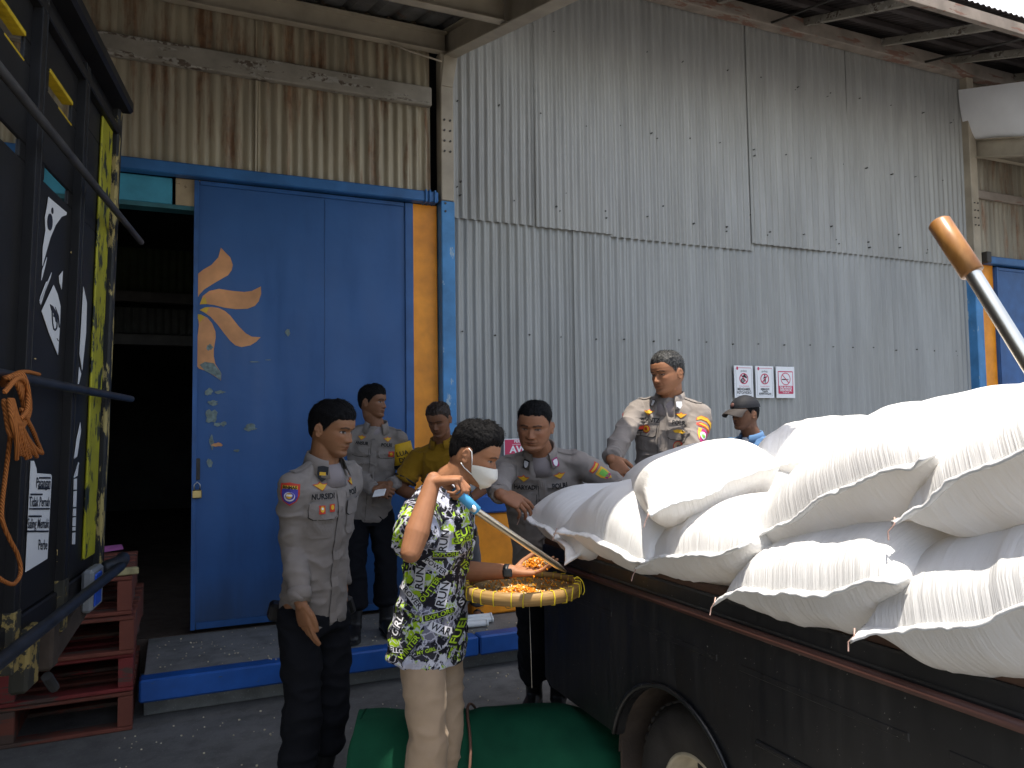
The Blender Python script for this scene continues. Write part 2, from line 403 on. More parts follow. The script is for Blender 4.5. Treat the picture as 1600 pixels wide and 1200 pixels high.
door_poly(pet, [(180,618),(215,600),(260,597),(310,605),(350,625),(385,655),(440,725),(490,775),(530,797),(588,800),(560,830),(520,855),(460,866),(420,855),(385,825),(345,775),(300,715),(255,665),(215,637)], 5.4535, 0)
door_poly(pet, [(160,650),(190,650),(230,668),(262,705),(285,760),(288,800),(275,880),(275,930),(285,980),(325,1040),(322,1090),(280,1060),(220,1025),(175,1010),(150,980),(145,930),(160,870),(165,800),(175,720),(172,690)], 5.4535, 0)
door_poly(pet, [(140,690),(148,700),(150,740),(140,775)], 5.4535, 0)
for q in ([(145,490),(168,500),(165,530),(145,568)], [(180,580),(195,545),(215,530),(230,577)], [(180,618),(215,600),(245,598),(225,640)], [(158,645),(190,648),(215,665),(180,700)]):
    door_poly(pet, q, 5.4520, 1)
pet.build('flower_emblem', [M_petal, M_petaly], door)
def blob(cx, cy, rx, ry, n=13):
    return [(cx + rx * RNG.uniform(0.5, 1.15) * math.cos(6.283 * k / n), cy + ry * RNG.uniform(0.5, 1.15) * math.sin(6.283 * k / n)) for k in range(n)]
def patch(pts, y, mat):
    pe = MB(); door_poly(pe, pts, y, 0); pe.build('bare_patch', mat, door)
patch([(180,985),(215,965),(275,975),(325,1040),(320,1088),(280,1057),(215,1025)], 5.4515, M_peel)
for cx, cy, rx, ry in ((245, 868, 28, 25), (770, 765, 18, 28), (240, 1165, 30, 26), (320, 1168, 40, 13), (265, 1240, 40, 20), (255, 1330, 45, 60), (300, 1385, 28, 20), (520, 1405, 50, 26), (260, 1500, 18, 55), (340, 1380, 22, 18), (430, 1560, 26, 10), (250, 1640, 22, 40), (545, 965, 45, 4), (640, 952, 24, 3)):
    patch(blob(cx, cy, rx, ry), 5.4510 + 0.0004 * RNG.random(), M_peel)
patch(blob(300, 1520, 42, 16), 5.4504, M_petal)
pp = atY(308, 772, 5.42)
mb = MB(); mb.box((pp[0], 5.42, pp[2]), (0.028, 0.012, 0.028), None, 0.006)
lock = mb.build('padlock', M_brass, door)
mb = MB(); mb.tube([(pp[0] - 0.017, 5.42, pp[2] + 0.02), (pp[0] - 0.017, 5.42, pp[2] + 0.06), (pp[0], 5.42, pp[2] + 0.078), (pp[0] + 0.017, 5.42, pp[2] + 0.06), (pp[0] + 0.017, 5.42, pp[2] + 0.02)], 0.0045, 8)
mb.build('shackle', plain('shackle_steel', (0.45, 0.45, 0.45), 0.3, 0.9), lock, True)
mb = MB(); mb.box((pp[0] + 0.005, 5.447, pp[2] + 0.16), (0.012, 0.006, 0.07), None, 0.003); mb.build('hasp', M_darksteel, door)
# jamb and column beside the door
mb = MB(); mb.box((1.715, 5.49, 1.71), (0.098, 0.02, 1.49), None, 0.003); mb.build('orange_jamb', M_orange, wh)
mb = MB(); mb.box((1.872, 5.44, 1.72), (0.053, 0.06, 1.50), None, 0.006); mb.build('column_base', M_bluepost, wh)
mb = MB(); mb.box((1.872, 5.44, 3.80), (0.050, 0.057, 0.575), None, 0.006)
mb.prism([(1.825, 4.10), (1.915, 4.10), (1.96, 4.36), (1.85, 4.36)], (0, 5.375, 0), (1, 0, 0), (0, 0, 1), (0, 1, 0), 0.10)
colm = mb.build('column', M_beige, wh)
mb = MB()
for z in (3.60, 3.68, 3.76, 3.84):
    for x in (1.848, 1.894): mb.tube([(x, 5.374, z), (x, 5.384, z)], 0.008, 8)
for z in (3.20, 3.14): mb.tube([(1.85, 5.372, z), (1.85, 5.384, z)], 0.008, 8)
mb.build('bolt', M_bolt, colm)
# canopy over the door: sloping down towards the yard
SL = 0.29
def cz(y): return 4.36 + SL * (y - W)
def canopy(x0, x1, xb, yf, rust=M_beige, split=None):
    for y in (5.38, 4.25, 3.20, 2.45):
        if y < yf: continue
        mb = MB(); z = cz(y) + (0.02 if y > 5 else 0.02)
        mb.box(((x0 + x1) / 2, y + 0.035, z + 0.08), ((x1 - x0) / 2 - 0.05, 0.004, 0.08), None, 0.001)
        mb.box(((x0 + x1) / 2, y + 0.005, z + 0.003), ((x1 - x0) / 2 - 0.05, 0.030, 0.003)); mb.box(((x0 + x1) / 2, y + 0.005, z + 0.157), ((x1 - x0) / 2 - 0.05, 0.030, 0.003))
        mb.build('canopy_purlin', M_beige, wh)
    d = np.array([0, 1, SL]); d = d / np.linalg.norm(d)
    mb = MB(); p = np.array([xb, yf, cz(yf)]); q = np.array([xb, 5.50, cz(5.50)])
    mb.bar(p + (0, 0, 0.006), q + (0, 0, 0.006), 0.11, 0.012); mb.bar(p + (0, 0, 0.10), q + (0, 0, 0.10), 0.012, 0.175); mb.bar(p + (0, 0, 0.196), q + (0, 0, 0.196), 0.11, 0.012)
    mb.build('canopy_beam', M_beige, wh)
def canopy_sheet(x0, x1, yf, mat):
    n = max(10, int((x1 - x0) / 0.0225)); pitch = 0.18
    mb = MB()
    def fn(u, v):
        x = x0 + (x1 - x0) * u; y = yf + (5.5 - yf) * v; t = (x / pitch) % 1.0
        rib = 0.028 * (1 if t < 0.18 else 0 if t > 0.3 else (0.3 - t) / 0.12)
        return (x, y, cz(y) + 0.215 + rib)
    mb.grid(fn, n, 3); mb.build('canopy_sheet', mat, wh)
canopy(-4.0, 1.92, 1.90, 1.8)
canopy_sheet(-4.0, 0.3, 1.9, M_under); canopy_sheet(0.3, 1.05, 2.17, M_under); canopy_sheet(1.05, 1.97, 1.82, M_under)  # unseen front edges, uneven lengths made up to set where shade and sun fall
mb = MB(); a = np.array([0.6, 5.33, 4.46]); mb.tube([atY(610, 68, 5.35), atY(640, 80, 5.33), atY(690, 96, 5.30)], 0.007, 6); mb.build('canopy_cable', M_beige, wh, True)
# column, jamb, door and canopy of the next bay
mb = MB(); mb.box((7.80, 5.44, 1.62), (0.055, 0.06, 1.42), None, 0.006); mb.build('column_base', M_bluepost, wh)
mb = MB(); mb.box((7.82, 5.44, 4.15), (0.055, 0.057, 1.09), None, 0.006); o = mb.build('column', M_beige, wh)
mb = MB()
for z in (3.60, 3.68, 3.76, 3.84):
    for x in (7.795, 7.845): mb.tube([(x, 5.374, z), (x, 5.384, z)], 0.008, 8)
mb.build('bolt', M_bolt, o)
mb = MB(); mb.box((8.02, 5.50, 1.71), (0.165, 0.02, 1.50), None, 0.003); mb.build('orange_jamb', M_orange, wh)
mb = MB(); mb.box((9.3, 5.47, 1.71), (1.12, 0.02, 1.48), None, 0.003); o = mb.build('sliding_door', M_blue, wh)
mb = MB(); mb.box((8.20, 5.444, 1.71), (0.016, 0.008, 1.48), None, 0.002); mb.box((9.3, 5.444, 3.17), (1.08, 0.006, 0.014)); mb.build('door_frame', M_blue, o)
mb = MB(); mb.box((8.25, 5.44, 1.35), (0.03, 0.012, 0.05), None, 0.006); mb.build('hasp', M_orange, o)
mb = MB(); mb.box((9.3, 5.43, 3.245), (1.32, 0.045, 0.040), None, 0.008); mb.box((7.985, 5.42, 3.27), (0.035, 0.05, 0.06), None, 0.01, 1); mb.build('door_rail', [M_bluerail, M_darksteel], wh)
for x0, x1 in ((7.87, 8.75), (8.73, 9.6), (9.58, 10.5)):
    sheet(x0, x1, 3.27, 3.98, 5.478, M_rust2); sheet(x0, x1, 3.95, 5.28, 5.492, M_rust2 if x0 < 8 else M_rust)
mb = MB(); mb.box((9.2, 5.45, 3.97), (1.33, 0.02, 0.045), None, 0.008); mb.build('weathered_plank', M_platewood, wh)
canopy(7.9, 10.5, 7.90, 3.0)
mb = MB()
def flash(u, v):
    y = 3.0 + 2.45 * v; a = u * 1.75
    return (7.72 + 0.17 * (1 - math.cos(a)) + 0.03 * math.sin(v * 9) * u, y, cz(y) + 0.73 - 0.52 * math.sin(min(a, 1.57)) - 0.02 * u + 0.012 * math.sin(v * 23) * u)
mb.grid(flash, 14, 30); mb.build('curled_white_sheet', M_white_sheet, wh, True)
canopy_sheet(8.05, 10.5, 3.0, M_under)
# eaves
mb = MB(); mb.box((3.3, 5.40, 5.285), (7.3, 0.055, 0.075), None, 0.006); mb.build('wall_plate', M_platewood, wh)
def ez(y): return 5.36 + 0.34 * (y - W)
for i, x in enumerate(np.arange(2.4, 10.6, 1.02)):
    mb = MB(); mb.bar((x, 4.18, ez(4.18)), (x, 5.6, ez(5.6)), 0.05, 0.07); mb.build('rafter', M_rustwood, wh)
    if i % 2 == 0:
        mb = MB(); mb.tube([(x + 0.5, 4.2, ez(4.2)), (x + 0.62, 5.5, ez(5.5) - 0.1)], 0.012, 6); mb.build('tie_rod', M_darksteel, wh, True)
for y in (4.6, 5.05):
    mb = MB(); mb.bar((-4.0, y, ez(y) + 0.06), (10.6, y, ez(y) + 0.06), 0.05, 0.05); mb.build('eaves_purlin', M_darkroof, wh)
mb = MB(); mb.bar((-4.0, 4.16, ez(4.16)), (10.6, 4.16, ez(4.16)), 0.05, 0.10); mb.build('fascia', M_platewood, wh)
def roofsheet(x0, x1, y0, y1, dz, mat, name):
    n = int((x1 - x0) / 0.012); mb = MB()
    mb.grid(lambda u, v: (x0 + (x1 - x0) * u, y0 + (y1 - y0) * v, ez(y0 + (y1 - y0) * v) + dz + 0.011 * math.sin((x0 + (x1 - x0) * u) / 0.0715 * 6.283)), n, 1)
    return mb.build(name, mat, wh, True, False)
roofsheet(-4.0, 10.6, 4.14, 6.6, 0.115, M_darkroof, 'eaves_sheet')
k = Mat('translucent_white_sheet', 0.4); k.col((0.85, 0.86, 0.88)); k.b.inputs['Transmission Weight'].default_value = 0.0
tr = k.n.new('ShaderNodeBsdfTranslucent'); tr.inputs[0].default_value = (0.85, 0.87, 0.9, 1); ms = k.n.new('ShaderNodeMixShader'); ms.inputs[0].default_value = 0.6
k.l.new(k.b.outputs[0], ms.inputs[1]); k.l.new(tr.outputs[0], ms.inputs[2]); k.l.new(ms.outputs[0], k.n['Material Output'].inputs[0]); M_transl = k.m
roofsheet(-4.0, 10.6, 3.45, 4.20, 0.14, M_transl, 'translucent_sheet')
# inside
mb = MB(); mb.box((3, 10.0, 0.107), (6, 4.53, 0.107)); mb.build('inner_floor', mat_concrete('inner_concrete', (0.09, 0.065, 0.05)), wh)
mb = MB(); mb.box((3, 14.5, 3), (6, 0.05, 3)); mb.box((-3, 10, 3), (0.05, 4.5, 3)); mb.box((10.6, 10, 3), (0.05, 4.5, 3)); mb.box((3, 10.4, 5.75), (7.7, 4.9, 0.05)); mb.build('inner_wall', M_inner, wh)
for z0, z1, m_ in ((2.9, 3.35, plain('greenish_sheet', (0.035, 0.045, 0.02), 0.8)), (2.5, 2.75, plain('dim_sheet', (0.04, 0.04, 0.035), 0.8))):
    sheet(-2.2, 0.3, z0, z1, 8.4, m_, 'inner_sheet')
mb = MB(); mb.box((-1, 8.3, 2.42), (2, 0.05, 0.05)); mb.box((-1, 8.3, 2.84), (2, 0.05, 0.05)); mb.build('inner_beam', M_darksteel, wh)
# left return wall beyond the doorway
sheet(-4.0, -2.3, 0.0, 4.75, 5.48, M_rust)
mb = MB(); mb.box((-2.35, 5.5, 1.6), (0.06, 0.06, 1.6)); mb.build('door_post', M_bluepost, wh)

# orange cabinet against the wall
cb = thing('metal_cabinet', 'orange metal cabinet with a blue top, standing against the wall beside the blue column', 'cabinet', (2.12, 5.2, 0.22))
mb = MB(); mb.box((2.10, 5.22, 0.57), (0.20, 0.19, 0.35), None, 0.012); mb.build('body', M_orange, cb)
mb = MB(); mb.box((2.12, 5.21, 0.985), (0.24, 0.215, 0.062), None, 0.012); mb.build('top', M_bluekerb, cb)
mb = MB(); mb.box((2.41, 5.38, 0.55), (0.06, 0.03, 0.33), None, 0.008)
tag(mb.build('whitewashed_post', plain('whitewash', (0.42, 0.43, 0.42), 0.7)), 'pale whitewashed post end leaning on the wall right of the orange cabinet', 'post')

# signs on the wall
M_signw = plain('sign_white', (0.74, 0.75, 0.77), 0.35, 0, 0.03); M_signr = plain('sign_red', (0.52, 0.035, 0.10), 0.4, 0, 0.05); M_signk = plain('sign_black', (0.02, 0.02, 0.022), 0.4)
M_signg = plain('sign_grey', (0.22, 0.24, 0.26), 0.4)
SE = ((1, 0, 0), (0, 0, 1))
def sign_base(name, label, x0, x1, z0, z1, y=5.455, mat=M_signw, tilt=0.0):
    t = thing(name, label, 'sign', ((x0 + x1) / 2, y, z0))
    mb = MB(); mb.box(((x0 + x1) / 2, y, (z0 + z1) / 2), ((x1 - x0) / 2, 0.004, (z1 - z0) / 2), None, 0.001); mb.build('board', mat, t); return t
def ring(mb, cx, cz_, r0, r1, y, mi, n=28):
    V = []; 
    for k in range(n):
        a = 6.2832 * k / n; V += [(cx + r0 * math.cos(a), y, cz_ + r0 * math.sin(a)), (cx + r1 * math.cos(a), y, cz_ + r1 * math.sin(a))]
    mb.add(V, [(2 * k, 2 * k + 1, 2 * ((k + 1) % n) + 1, 2 * ((k + 1) % n)) for k in range(n)], mi)
def poly(mb, pts, y, mi): mb.add([(x, y, z) for x, z in pts], [tuple(range(len(pts)))], mi)
def qbar(mb, x0, z0, x1, z1, w, y, mi):
    dx, dz = x1 - x0, z1 - z0; L = math.hypot(dx, dz); nx, nz = -dz / L * w / 2, dx / L * w / 2
    poly(mb, [(x0 + nx, z0 + nz), (x1 + nx, z1 + nz), (x1 - nx, z1 - nz), (x0 - nx, z0 - nz)], y, mi)
SM = [M_signr, M_signk, M_signg, M_signw]
for (x0, x1, kind) in ((4.575, 4.785, 0), (4.815, 5.025, 1)):
    t = sign_base('prohibition_sign', ('white sign forbidding photos, with a crossed camera symbol, leftmost of the three' if kind == 0 else 'white sign with a crossed walking figure, between the photo sign and the smoking sign'), x0, x1, 1.752, 2.042)
    w = x1 - x0; cx = (x0 + x1) / 2; y = 5.4500; mb = MB()
    ring(mb, cx, 1.925, 0.040, 0.050, y, 0)
    s_ = 1 if kind == 0 else -1
    for a in (x0 + 0.018, x1 - 0.018): qbar(mb, a, 1.77, a, 2.02, 0.0025, y, 2)
    qbar(mb, x0 + 0.018, 1.77, x1 - 0.018, 1.77, 0.0025, y, 2); qbar(mb, x0 + 0.04, 2.022, x1 - 0.018, 2.022, 0.004, y, 0)
    poly(mb, ellipse(x0 + 0.034, 2.018, 0.011, 0.016, 12), y - 0.0005, 0)
    flat_text(mb, 'gudang', 0.024, (cx, y, 1.995), *SE, 0.0006, 2)
    flat_text(mb, 'D I L A R A N G', 0.015, (cx, y, 1.857), *SE, 0.0002, 0)
    if kind == 0:
        poly(mb, [(cx - 0.024, 1.935), (cx + 0.022, 1.938), (cx + 0.022, 1.958), (cx + 0.005, 1.968), (cx - 0.008, 1.953), (cx - 0.024, 1.955)], y, 1)
        poly(mb, [(cx - 0.005, 1.94), (cx + 0.034, 1.925), (cx + 0.034, 1.945), (cx + 0.01, 1.95)], y - 0.0004, 1)
        ring(mb, cx - 0.012, 1.908, 0.010, 0.022, y - 0.0004, 1); poly(mb, ellipse(cx - 0.012, 1.908, 0.006, 0.006, 10), y - 0.0004, 1)
        flat_text(mb, 'MENGAMBIL', 0.034, (cx, y, 1.829), *SE, 0.0010, 1, squeeze=0.80); flat_text(mb, 'FOTO/VIDEO', 0.034, (cx, y, 1.798), *SE, 0.0010, 1, squeeze=0.80)
    else:
        poly(mb, ellipse(cx + 0.001, 1.957, 0.007, 0.008, 12), y, 1)
        poly(mb, [(cx - 0.008, 1.948), (cx + 0.010, 1.948), (cx + 0.012, 1.92), (cx + 0.013, 1.885), (cx + 0.006, 1.885), (cx + 0.003, 1.915), (cx - 0.010, 1.888), (cx - 0.016, 1.892), (cx - 0.004, 1.92)], y, 1)
        qbar(mb, cx - 0.005, 1.945, cx - 0.02, 1.925, 0.005, y, 1); qbar(mb, cx + 0.008, 1.945, cx + 0.022, 1.935, 0.005, y, 1)
        flat_text(mb, 'MEMASUKI', 0.026, (cx, y, 1.831), *SE, 0.0009, 1, squeeze=0.8); flat_text(mb, 'TANPA', 0.026, (cx, y, 1.810), *SE, 0.0009, 1, squeeze=0.8); flat_text(mb, 'KEPENTINGAN', 0.026, (cx, y, 1.789), *SE, 0.0009, 1, squeeze=0.8)
    qbar(mb, cx - s_ * 0.031, 1.925 + 0.031, cx + s_ * 0.031, 1.925 - 0.031, 0.009, y - 0.0008, 0)
    mb.build('printing', SM, t, False, False)
t = sign_base('no_smoking_sign', 'white and red no smoking sign, rightmost of the three signs', 5.055, 5.275, 1.752, 2.042); mb = MB(); cx = 5.165; y = 5.4500
poly(mb, [(5.075, 1.80), (5.08, 1.79), (5.25, 1.79), (5.255, 1.80), (5.255, 1.992), (5.25, 2.0), (5.08, 2.0), (5.075, 1.992)], y, 0)
poly(mb, [(5.083, 1.865), (5.247, 1.865), (5.247, 1.99), (5.083, 1.99)], y - 0.0005, 3)
ring(mb, cx, 1.928, 0.050, 0.058, y - 0.001, 0); qbar(mb, cx - 0.045, 1.923, cx + 0.005, 1.923, 0.010, y - 0.001, 1); qbar(mb, cx + 0.005, 1.923, cx + 0.035, 1.923, 0.010, y - 0.001, 2)
qbar(mb, cx - 0.038, 1.966, cx + 0.038, 1.890, 0.009, y - 0.0015, 0)
flat_text(mb, 'DILARANG', 0.030, (cx, y - 0.0008, 1.848), *SE, 0.0009, 3, squeeze=0.95); flat_text(mb, 'MEROKOK', 0.030, (cx, y - 0.0008, 1.823), *SE, 0.0009, 3, squeeze=0.95); flat_text(mb, 'DI AREA INI', 0.014, (cx, y - 0.0008, 1.802), *SE, 0.0002, 3)
mb.build('printing', SM, t, False, False)
t = sign_base('warning_sign', 'red warning sign with a white rim, low on the wall behind an officer', 2.33, 2.66, 1.10, 1.43, 5.45); mb = MB(); y = 5.4448
poly(mb, [(2.337, 1.107), (2.653, 1.107), (2.653, 1.423), (2.337, 1.423)], y, 0)
flat_text(mb, 'PERHATIAN', 0.030, (2.495, y - 0.0006, 1.408), *SE, 0.0006, 3); qbar(mb, 2.40, 1.386, 2.60, 1.386, 0.003, y - 0.0006, 3)
flat_text(mb, 'AWAS', 0.075, (2.495, y - 0.0006, 1.345), *SE, 0.002, 3, squeeze=1.1)
mb.build('printing', SM, t, False, False)

# ------------------------------------------------------------------ pickup with sacks (right)
M_pick = Mat('black_vehicle_paint', 0.38, 0, 0.5)
_d = M_pick.noise(1.3, 5, None, 0.65); _s = M_pick.noise(1.0, 5, M_pick.co((3, 26, 2.0)))
_c = M_pick.ramp(_d, [(0.35, (0.006, 0.007, 0.009)), (0.75, (0.022, 0.021, 0.020))])
_c = M_pick.mix(M_pick.ramp(_s, [(0.55, 0.0), (0.80, 0.28)]), _c, (0.055, 0.050, 0.046))
_c = M_pick.mix(M_pick.ramp(M_pick.noise(130, 2), [(0.735, 0.0), (0.75, 0.8)]), _c, (0.35, 0.33, 0.28))
M_pick.col(_c); M_pick.rough(M_pick.ramp(_s, [(0.3, 0.28), (0.8, 0.62)])); M_pick = M_pick.m
M_bedrust = chipped('rusted_bed_ledge', (0.085, 0.045, 0.028), (0.16, 0.12, 0.05), 0.6, 11, 0.75, (1, 0.3, 1))
M_railrust = chipped('worn_red_rail', (0.085, 0.036, 0.027), (0.03, 0.02, 0.018), 0.6, 12, 0.5, (1, 0.25, 1))
M_tyre = plain('dusty_tyre', (0.026, 0.023, 0.021), 0.85, 0, 0.35, 10, 0.3)
M_rim = plain('tan_wheel_rim', (0.50, 0.44, 0.33), 0.45, 0.3, 0.25, 8)
M_mud = plain('muddy_arch', (0.055, 0.04, 0.03), 0.9, 0, 0.4, 9, 0.3)
XS = 1.44; YT = 2.95
pk = thing('pickup_truck', 'black pickup truck with a rusty bed rail, loaded with white sacks', 'truck', (2.2, 1.5, 0))
side = MB()
out = [(YT, 0.955), (YT, 0.475), (YT - 0.06, 0.45)]
yc, zc_, ra = 2.06, 0.345, 0.335
out += [(yc + ra * math.cos(a), zc_ + ra * math.sin(a)) for a in np.linspace(0.28, math.pi - 0.28, 24)] + [(0.25, 0.45), (0.25, 0.955)]
side.prism(out, (XS - 0.004, 0, 0), (0, 1, 0), (0, 0, 1), (1, 0, 0), 0.03)
side.build('side_panel', M_pick, pk)
mb = MB()                                                # pressed swages and creases on the panel
for y0, y1 in ((2.40, 2.80), (1.82, 2.29), (1.19, 1.73), (0.5, 1.10)):
    mb.box((XS - 0.003, (y0 + y1) / 2, 0.85), (0.003, (y1 - y0) / 2, 0.010), None, 0.003)
mb.box((XS - 0.006, 0.95, 0.67), (0.006, 0.72, 0.008), None, 0.005)
mb.build('pressing', M_pick, pk)
mb = MB()
mb.tube([(XS - 0.012 + 0.01 * math.sin(a * 0), yc + (ra + 0.012) * math.cos(a), zc_ + (ra + 0.012) * math.sin(a)) for a in np.linspace(0.28, math.pi - 0.15, 24)], 0.008, 8)
mb.build('arch_flare', M_pick, pk, True)
mb = MB()
mb.grid(lambda u, v: (XS + 0.02 + 0.30 * v, yc + (ra + 0.02) * math.cos(0.05 + 3.04 * u), zc_ + (ra + 0.02) * math.sin(0.05 + 3.04 * u)), 20, 3)
mb.box((XS + 0.16, yc + ra + 0.02, 0.24), (0.13, 0.006, 0.20), None, 0.003)
mb.build('arch_liner', M_mud, pk)
mb = MB()                                                # hinged side board: lip, ledge
mb.box((XS + 0.012, 1.6, 0.999), (0.022, 1.35, 0.028), None, 0.006)
mb.box((XS + 0.02, 1.6, 0.972), (0.035, 1.35, 0.010), None, 0.004)
mb.build('side_board', M_pick, pk)
mb = MB(); mb.box((XS + 0.055, 1.6, 1.036), (0.055, 1.35, 0.014), None, 0.006); mb.box((XS + 0.095, 1.6, 0.98), (0.012, 1.35, 0.06), None, 0.004); mb.build('bed_ledge', M_bedrust, pk)
mb = MB(); mb.tube([(XS - 0.020, YT - 0.05, 0.962), (XS - 0.020, 0.25, 0.962)], 0.012, 10); mb.build('side_rail', M_railrust, pk, True)
mb = MB(); mb.box((2.24, 1.6, 0.92), (0.72, 1.35, 0.02)); mb.build('bed_floor', M_bedrust, pk)
mb = MB(); mb.box((2.24, YT - 0.015, 0.83), (0.78, 0.018, 0.125), None, 0.008); mb.box((2.24, YT - 0.02, 0.998), (0.78, 0.024, 0.028), None, 0.008); mb.box((2.24, YT + 0.03, 0.50), (0.72, 0.05, 0.05), None, 0.015); mb.build('tail_board', M_pick, pk)
mb = MB(); mb.box((3.03, 1.6, 0.72), (0.02, 1.35, 0.30), None, 0.006); mb.build('far_side_panel', M_pick, pk)
mb = MB(); mb.box((2.24, 1.5, 0.55), (0.55, 1.4, 0.07), None, 0.01); mb.build('chassis', M_mud, pk)
def wheel(x, y, sgn):
    ty = MB(); prof = [(0.165, -0.072), (0.175, -0.085), (0.23, -0.096), (0.285, -0.088), (0.312, -0.060), (0.316, 0), (0.312, 0.060), (0.285, 0.088), (0.23, 0.096), (0.175, 0.085), (0.165, 0.072)]
    n = 64
    V = []; 
    for k in range(n):
        a = 6.28318 * k / n
        for (r, dx) in prof: V.append((x + dx, y + r * math.cos(a), 0.316 + r * math.sin(a)))
    p = len(prof)
    ty.add(V, [(k * p + i, k * p + i + 1, ((k + 1) % n) * p + i + 1, ((k + 1) % n) * p + i) for k in range(n) for i in range(p - 1)])
    for k in range(48):                                   # tread blocks
        a = 6.28318 * k / 48; c, s2 = math.cos(a), math.sin(a)
        for dx in (-0.045, 0.0, 0.045): ty.box((x + dx, y + 0.317 * c, 0.316 + 0.317 * s2), (0.018, 0.004, 0.013), ((1, 0, 0), (0, c, s2), (0, -s2, c)))
    w = thing_part(ty, 'wheel', M_tyre)
    rm = MB(); pr = [(0.172, 0.078), (0.164, 0.083), (0.155, 0.076), (0.150, 0.02), (0.132, 0.0), (0.105, 0.012), (0.078, 0.035), (0.045, 0.035), (0.04, 0.055), (0.0, 0.058)]
    V = [(x + sgn * dx, y + r * math.cos(6.28318 * k / n), 0.316 + r * math.sin(6.28318 * k / n)) for k in range(n) for r, dx in pr]; p = len(pr)
    rm.add(V, [(k * p + i, k * p + i + 1, ((k + 1) % n) * p + i + 1, ((k + 1) % n) * p + i) for k in range(n) for i in range(p - 1)])
    for k in range(5):
        a = 6.28318 * k / 5; rm.tube([(x + sgn * 0.035, y + 0.065 * math.cos(a), 0.316 + 0.065 * math.sin(a)), (x + sgn * 0.052, y + 0.065 * math.cos(a), 0.316 + 0.065 * math.sin(a))], 0.009, 6)
    rm.build('rim', M_rim, w, True)
    hd = MB()
    for k in range(8):
        a = 6.28318 * (k + 0.5) / 8; hd.tube([(x + sgn * 0.016, y + 0.118 * math.cos(a), 0.316 + 0.118 * math.sin(a)), (x + sgn * 0.0215, y + 0.118 * math.cos(a), 0.316 + 0.118 * math.sin(a))], 0.016, 10)
    hd.build('vent_hole', M_black, w)
    return w
def thing_part(mb, name, mat): return mb.build(name, mat, pk, True)
wheel(XS + 0.14, 2.03, -1); wheel(2.93, 2.00, 1)
# cab ahead of the bed (beyond the frame)
mb = MB(); mb.prism([(0.18, 0.33), (0.18, 1.85), (-0.75, 1.85), (-1.35, 1.15), (-1.75, 1.05), (-1.75, 0.33)], (XS + 0.02, 0, 0), (0, 1, 0), (0, 0, 1), (1, 0, 0), 1.56); cab = mb.build('cab', M_pick, pk)
mb = MB(); mb.prism([(0.05, 1.2), (0.05, 1.72), (-0.7, 1.72), (-1.15, 1.2)], (XS + 0.012, 0, 0), (0, 1, 0), (0, 0, 1), (1, 0, 0), 0.01); mb.build('window', plain('dark_glass', (0.02, 0.025, 0.03), 0.1), cab)
wheel(XS + 0.10, -1.05, -1); wheel(2.93, -1.05, 1)

# ------------------------------------------------------------------ sacks
k = Mat('woven_sack', 0.62, 0, 0.3)
_w = k.noise(1.0, 2, k.co((6, 240, 30))); _b = k.noise(5, 4)
k.col(k.ramp(_b, [(0.3, (0.83, 0.825, 0.81)), (0.75, (0.89, 0.885, 0.87))]))
sa = k.n.new('ShaderNodeAttribute'); sa.attribute_name = 'cloth'; mp = k.n.new('ShaderNodeMapping'); mp.inputs['Scale'].default_value = (5, 62, 1); k.l.new(sa.outputs['Vector'], mp.inputs[0])
_g = k.noise(1.0, 4, mp.outputs[0], 0.6); sx = k.sep(sa.outputs['Vector']); _f = k.math('ADD', k.math('MULTIPLY', k.ramp(sx[2], [(0.0, 1.0), (0.24, 0.10)]), 1.0), 0.12)
mp2 = k.n.new('ShaderNodeMapping'); mp2.inputs['Scale'].default_value = (9, 14, 1); k.l.new(sa.outputs['Vector'], mp2.inputs[0]); _c2 = k.noise(1.0, 5, mp2.outputs[0], 0.65, 1.2)
k.bump(k.math('ADD', k.math('MULTIPLY', k.math('MULTIPLY', _g, _f), 2.4), k.math('MULTIPLY', _c2, 0.55)), 0.28, 0.010)
tr = k.n.new('ShaderNodeBsdfTranslucent'); tr.inputs[0].default_value = (0.8, 0.74, 0.66, 1); ms = k.n.new('ShaderNodeMixShader'); ms.inputs[0].default_value = 0.22
k.l.new(k.b.outputs[0], ms.inputs[1]); k.l.new(tr.outputs[0], ms.inputs[2]); k.l.new(ms.outputs[0], k.n['Material Output'].inputs[0]); M_sack = k.m
M_seam = plain('sack_seam', (0.80, 0.795, 0.78), 0.7, 0, 0.06, 60, 0.3)
M_string = plain('pinkish_string', (0.50, 0.33, 0.28), 0.8)

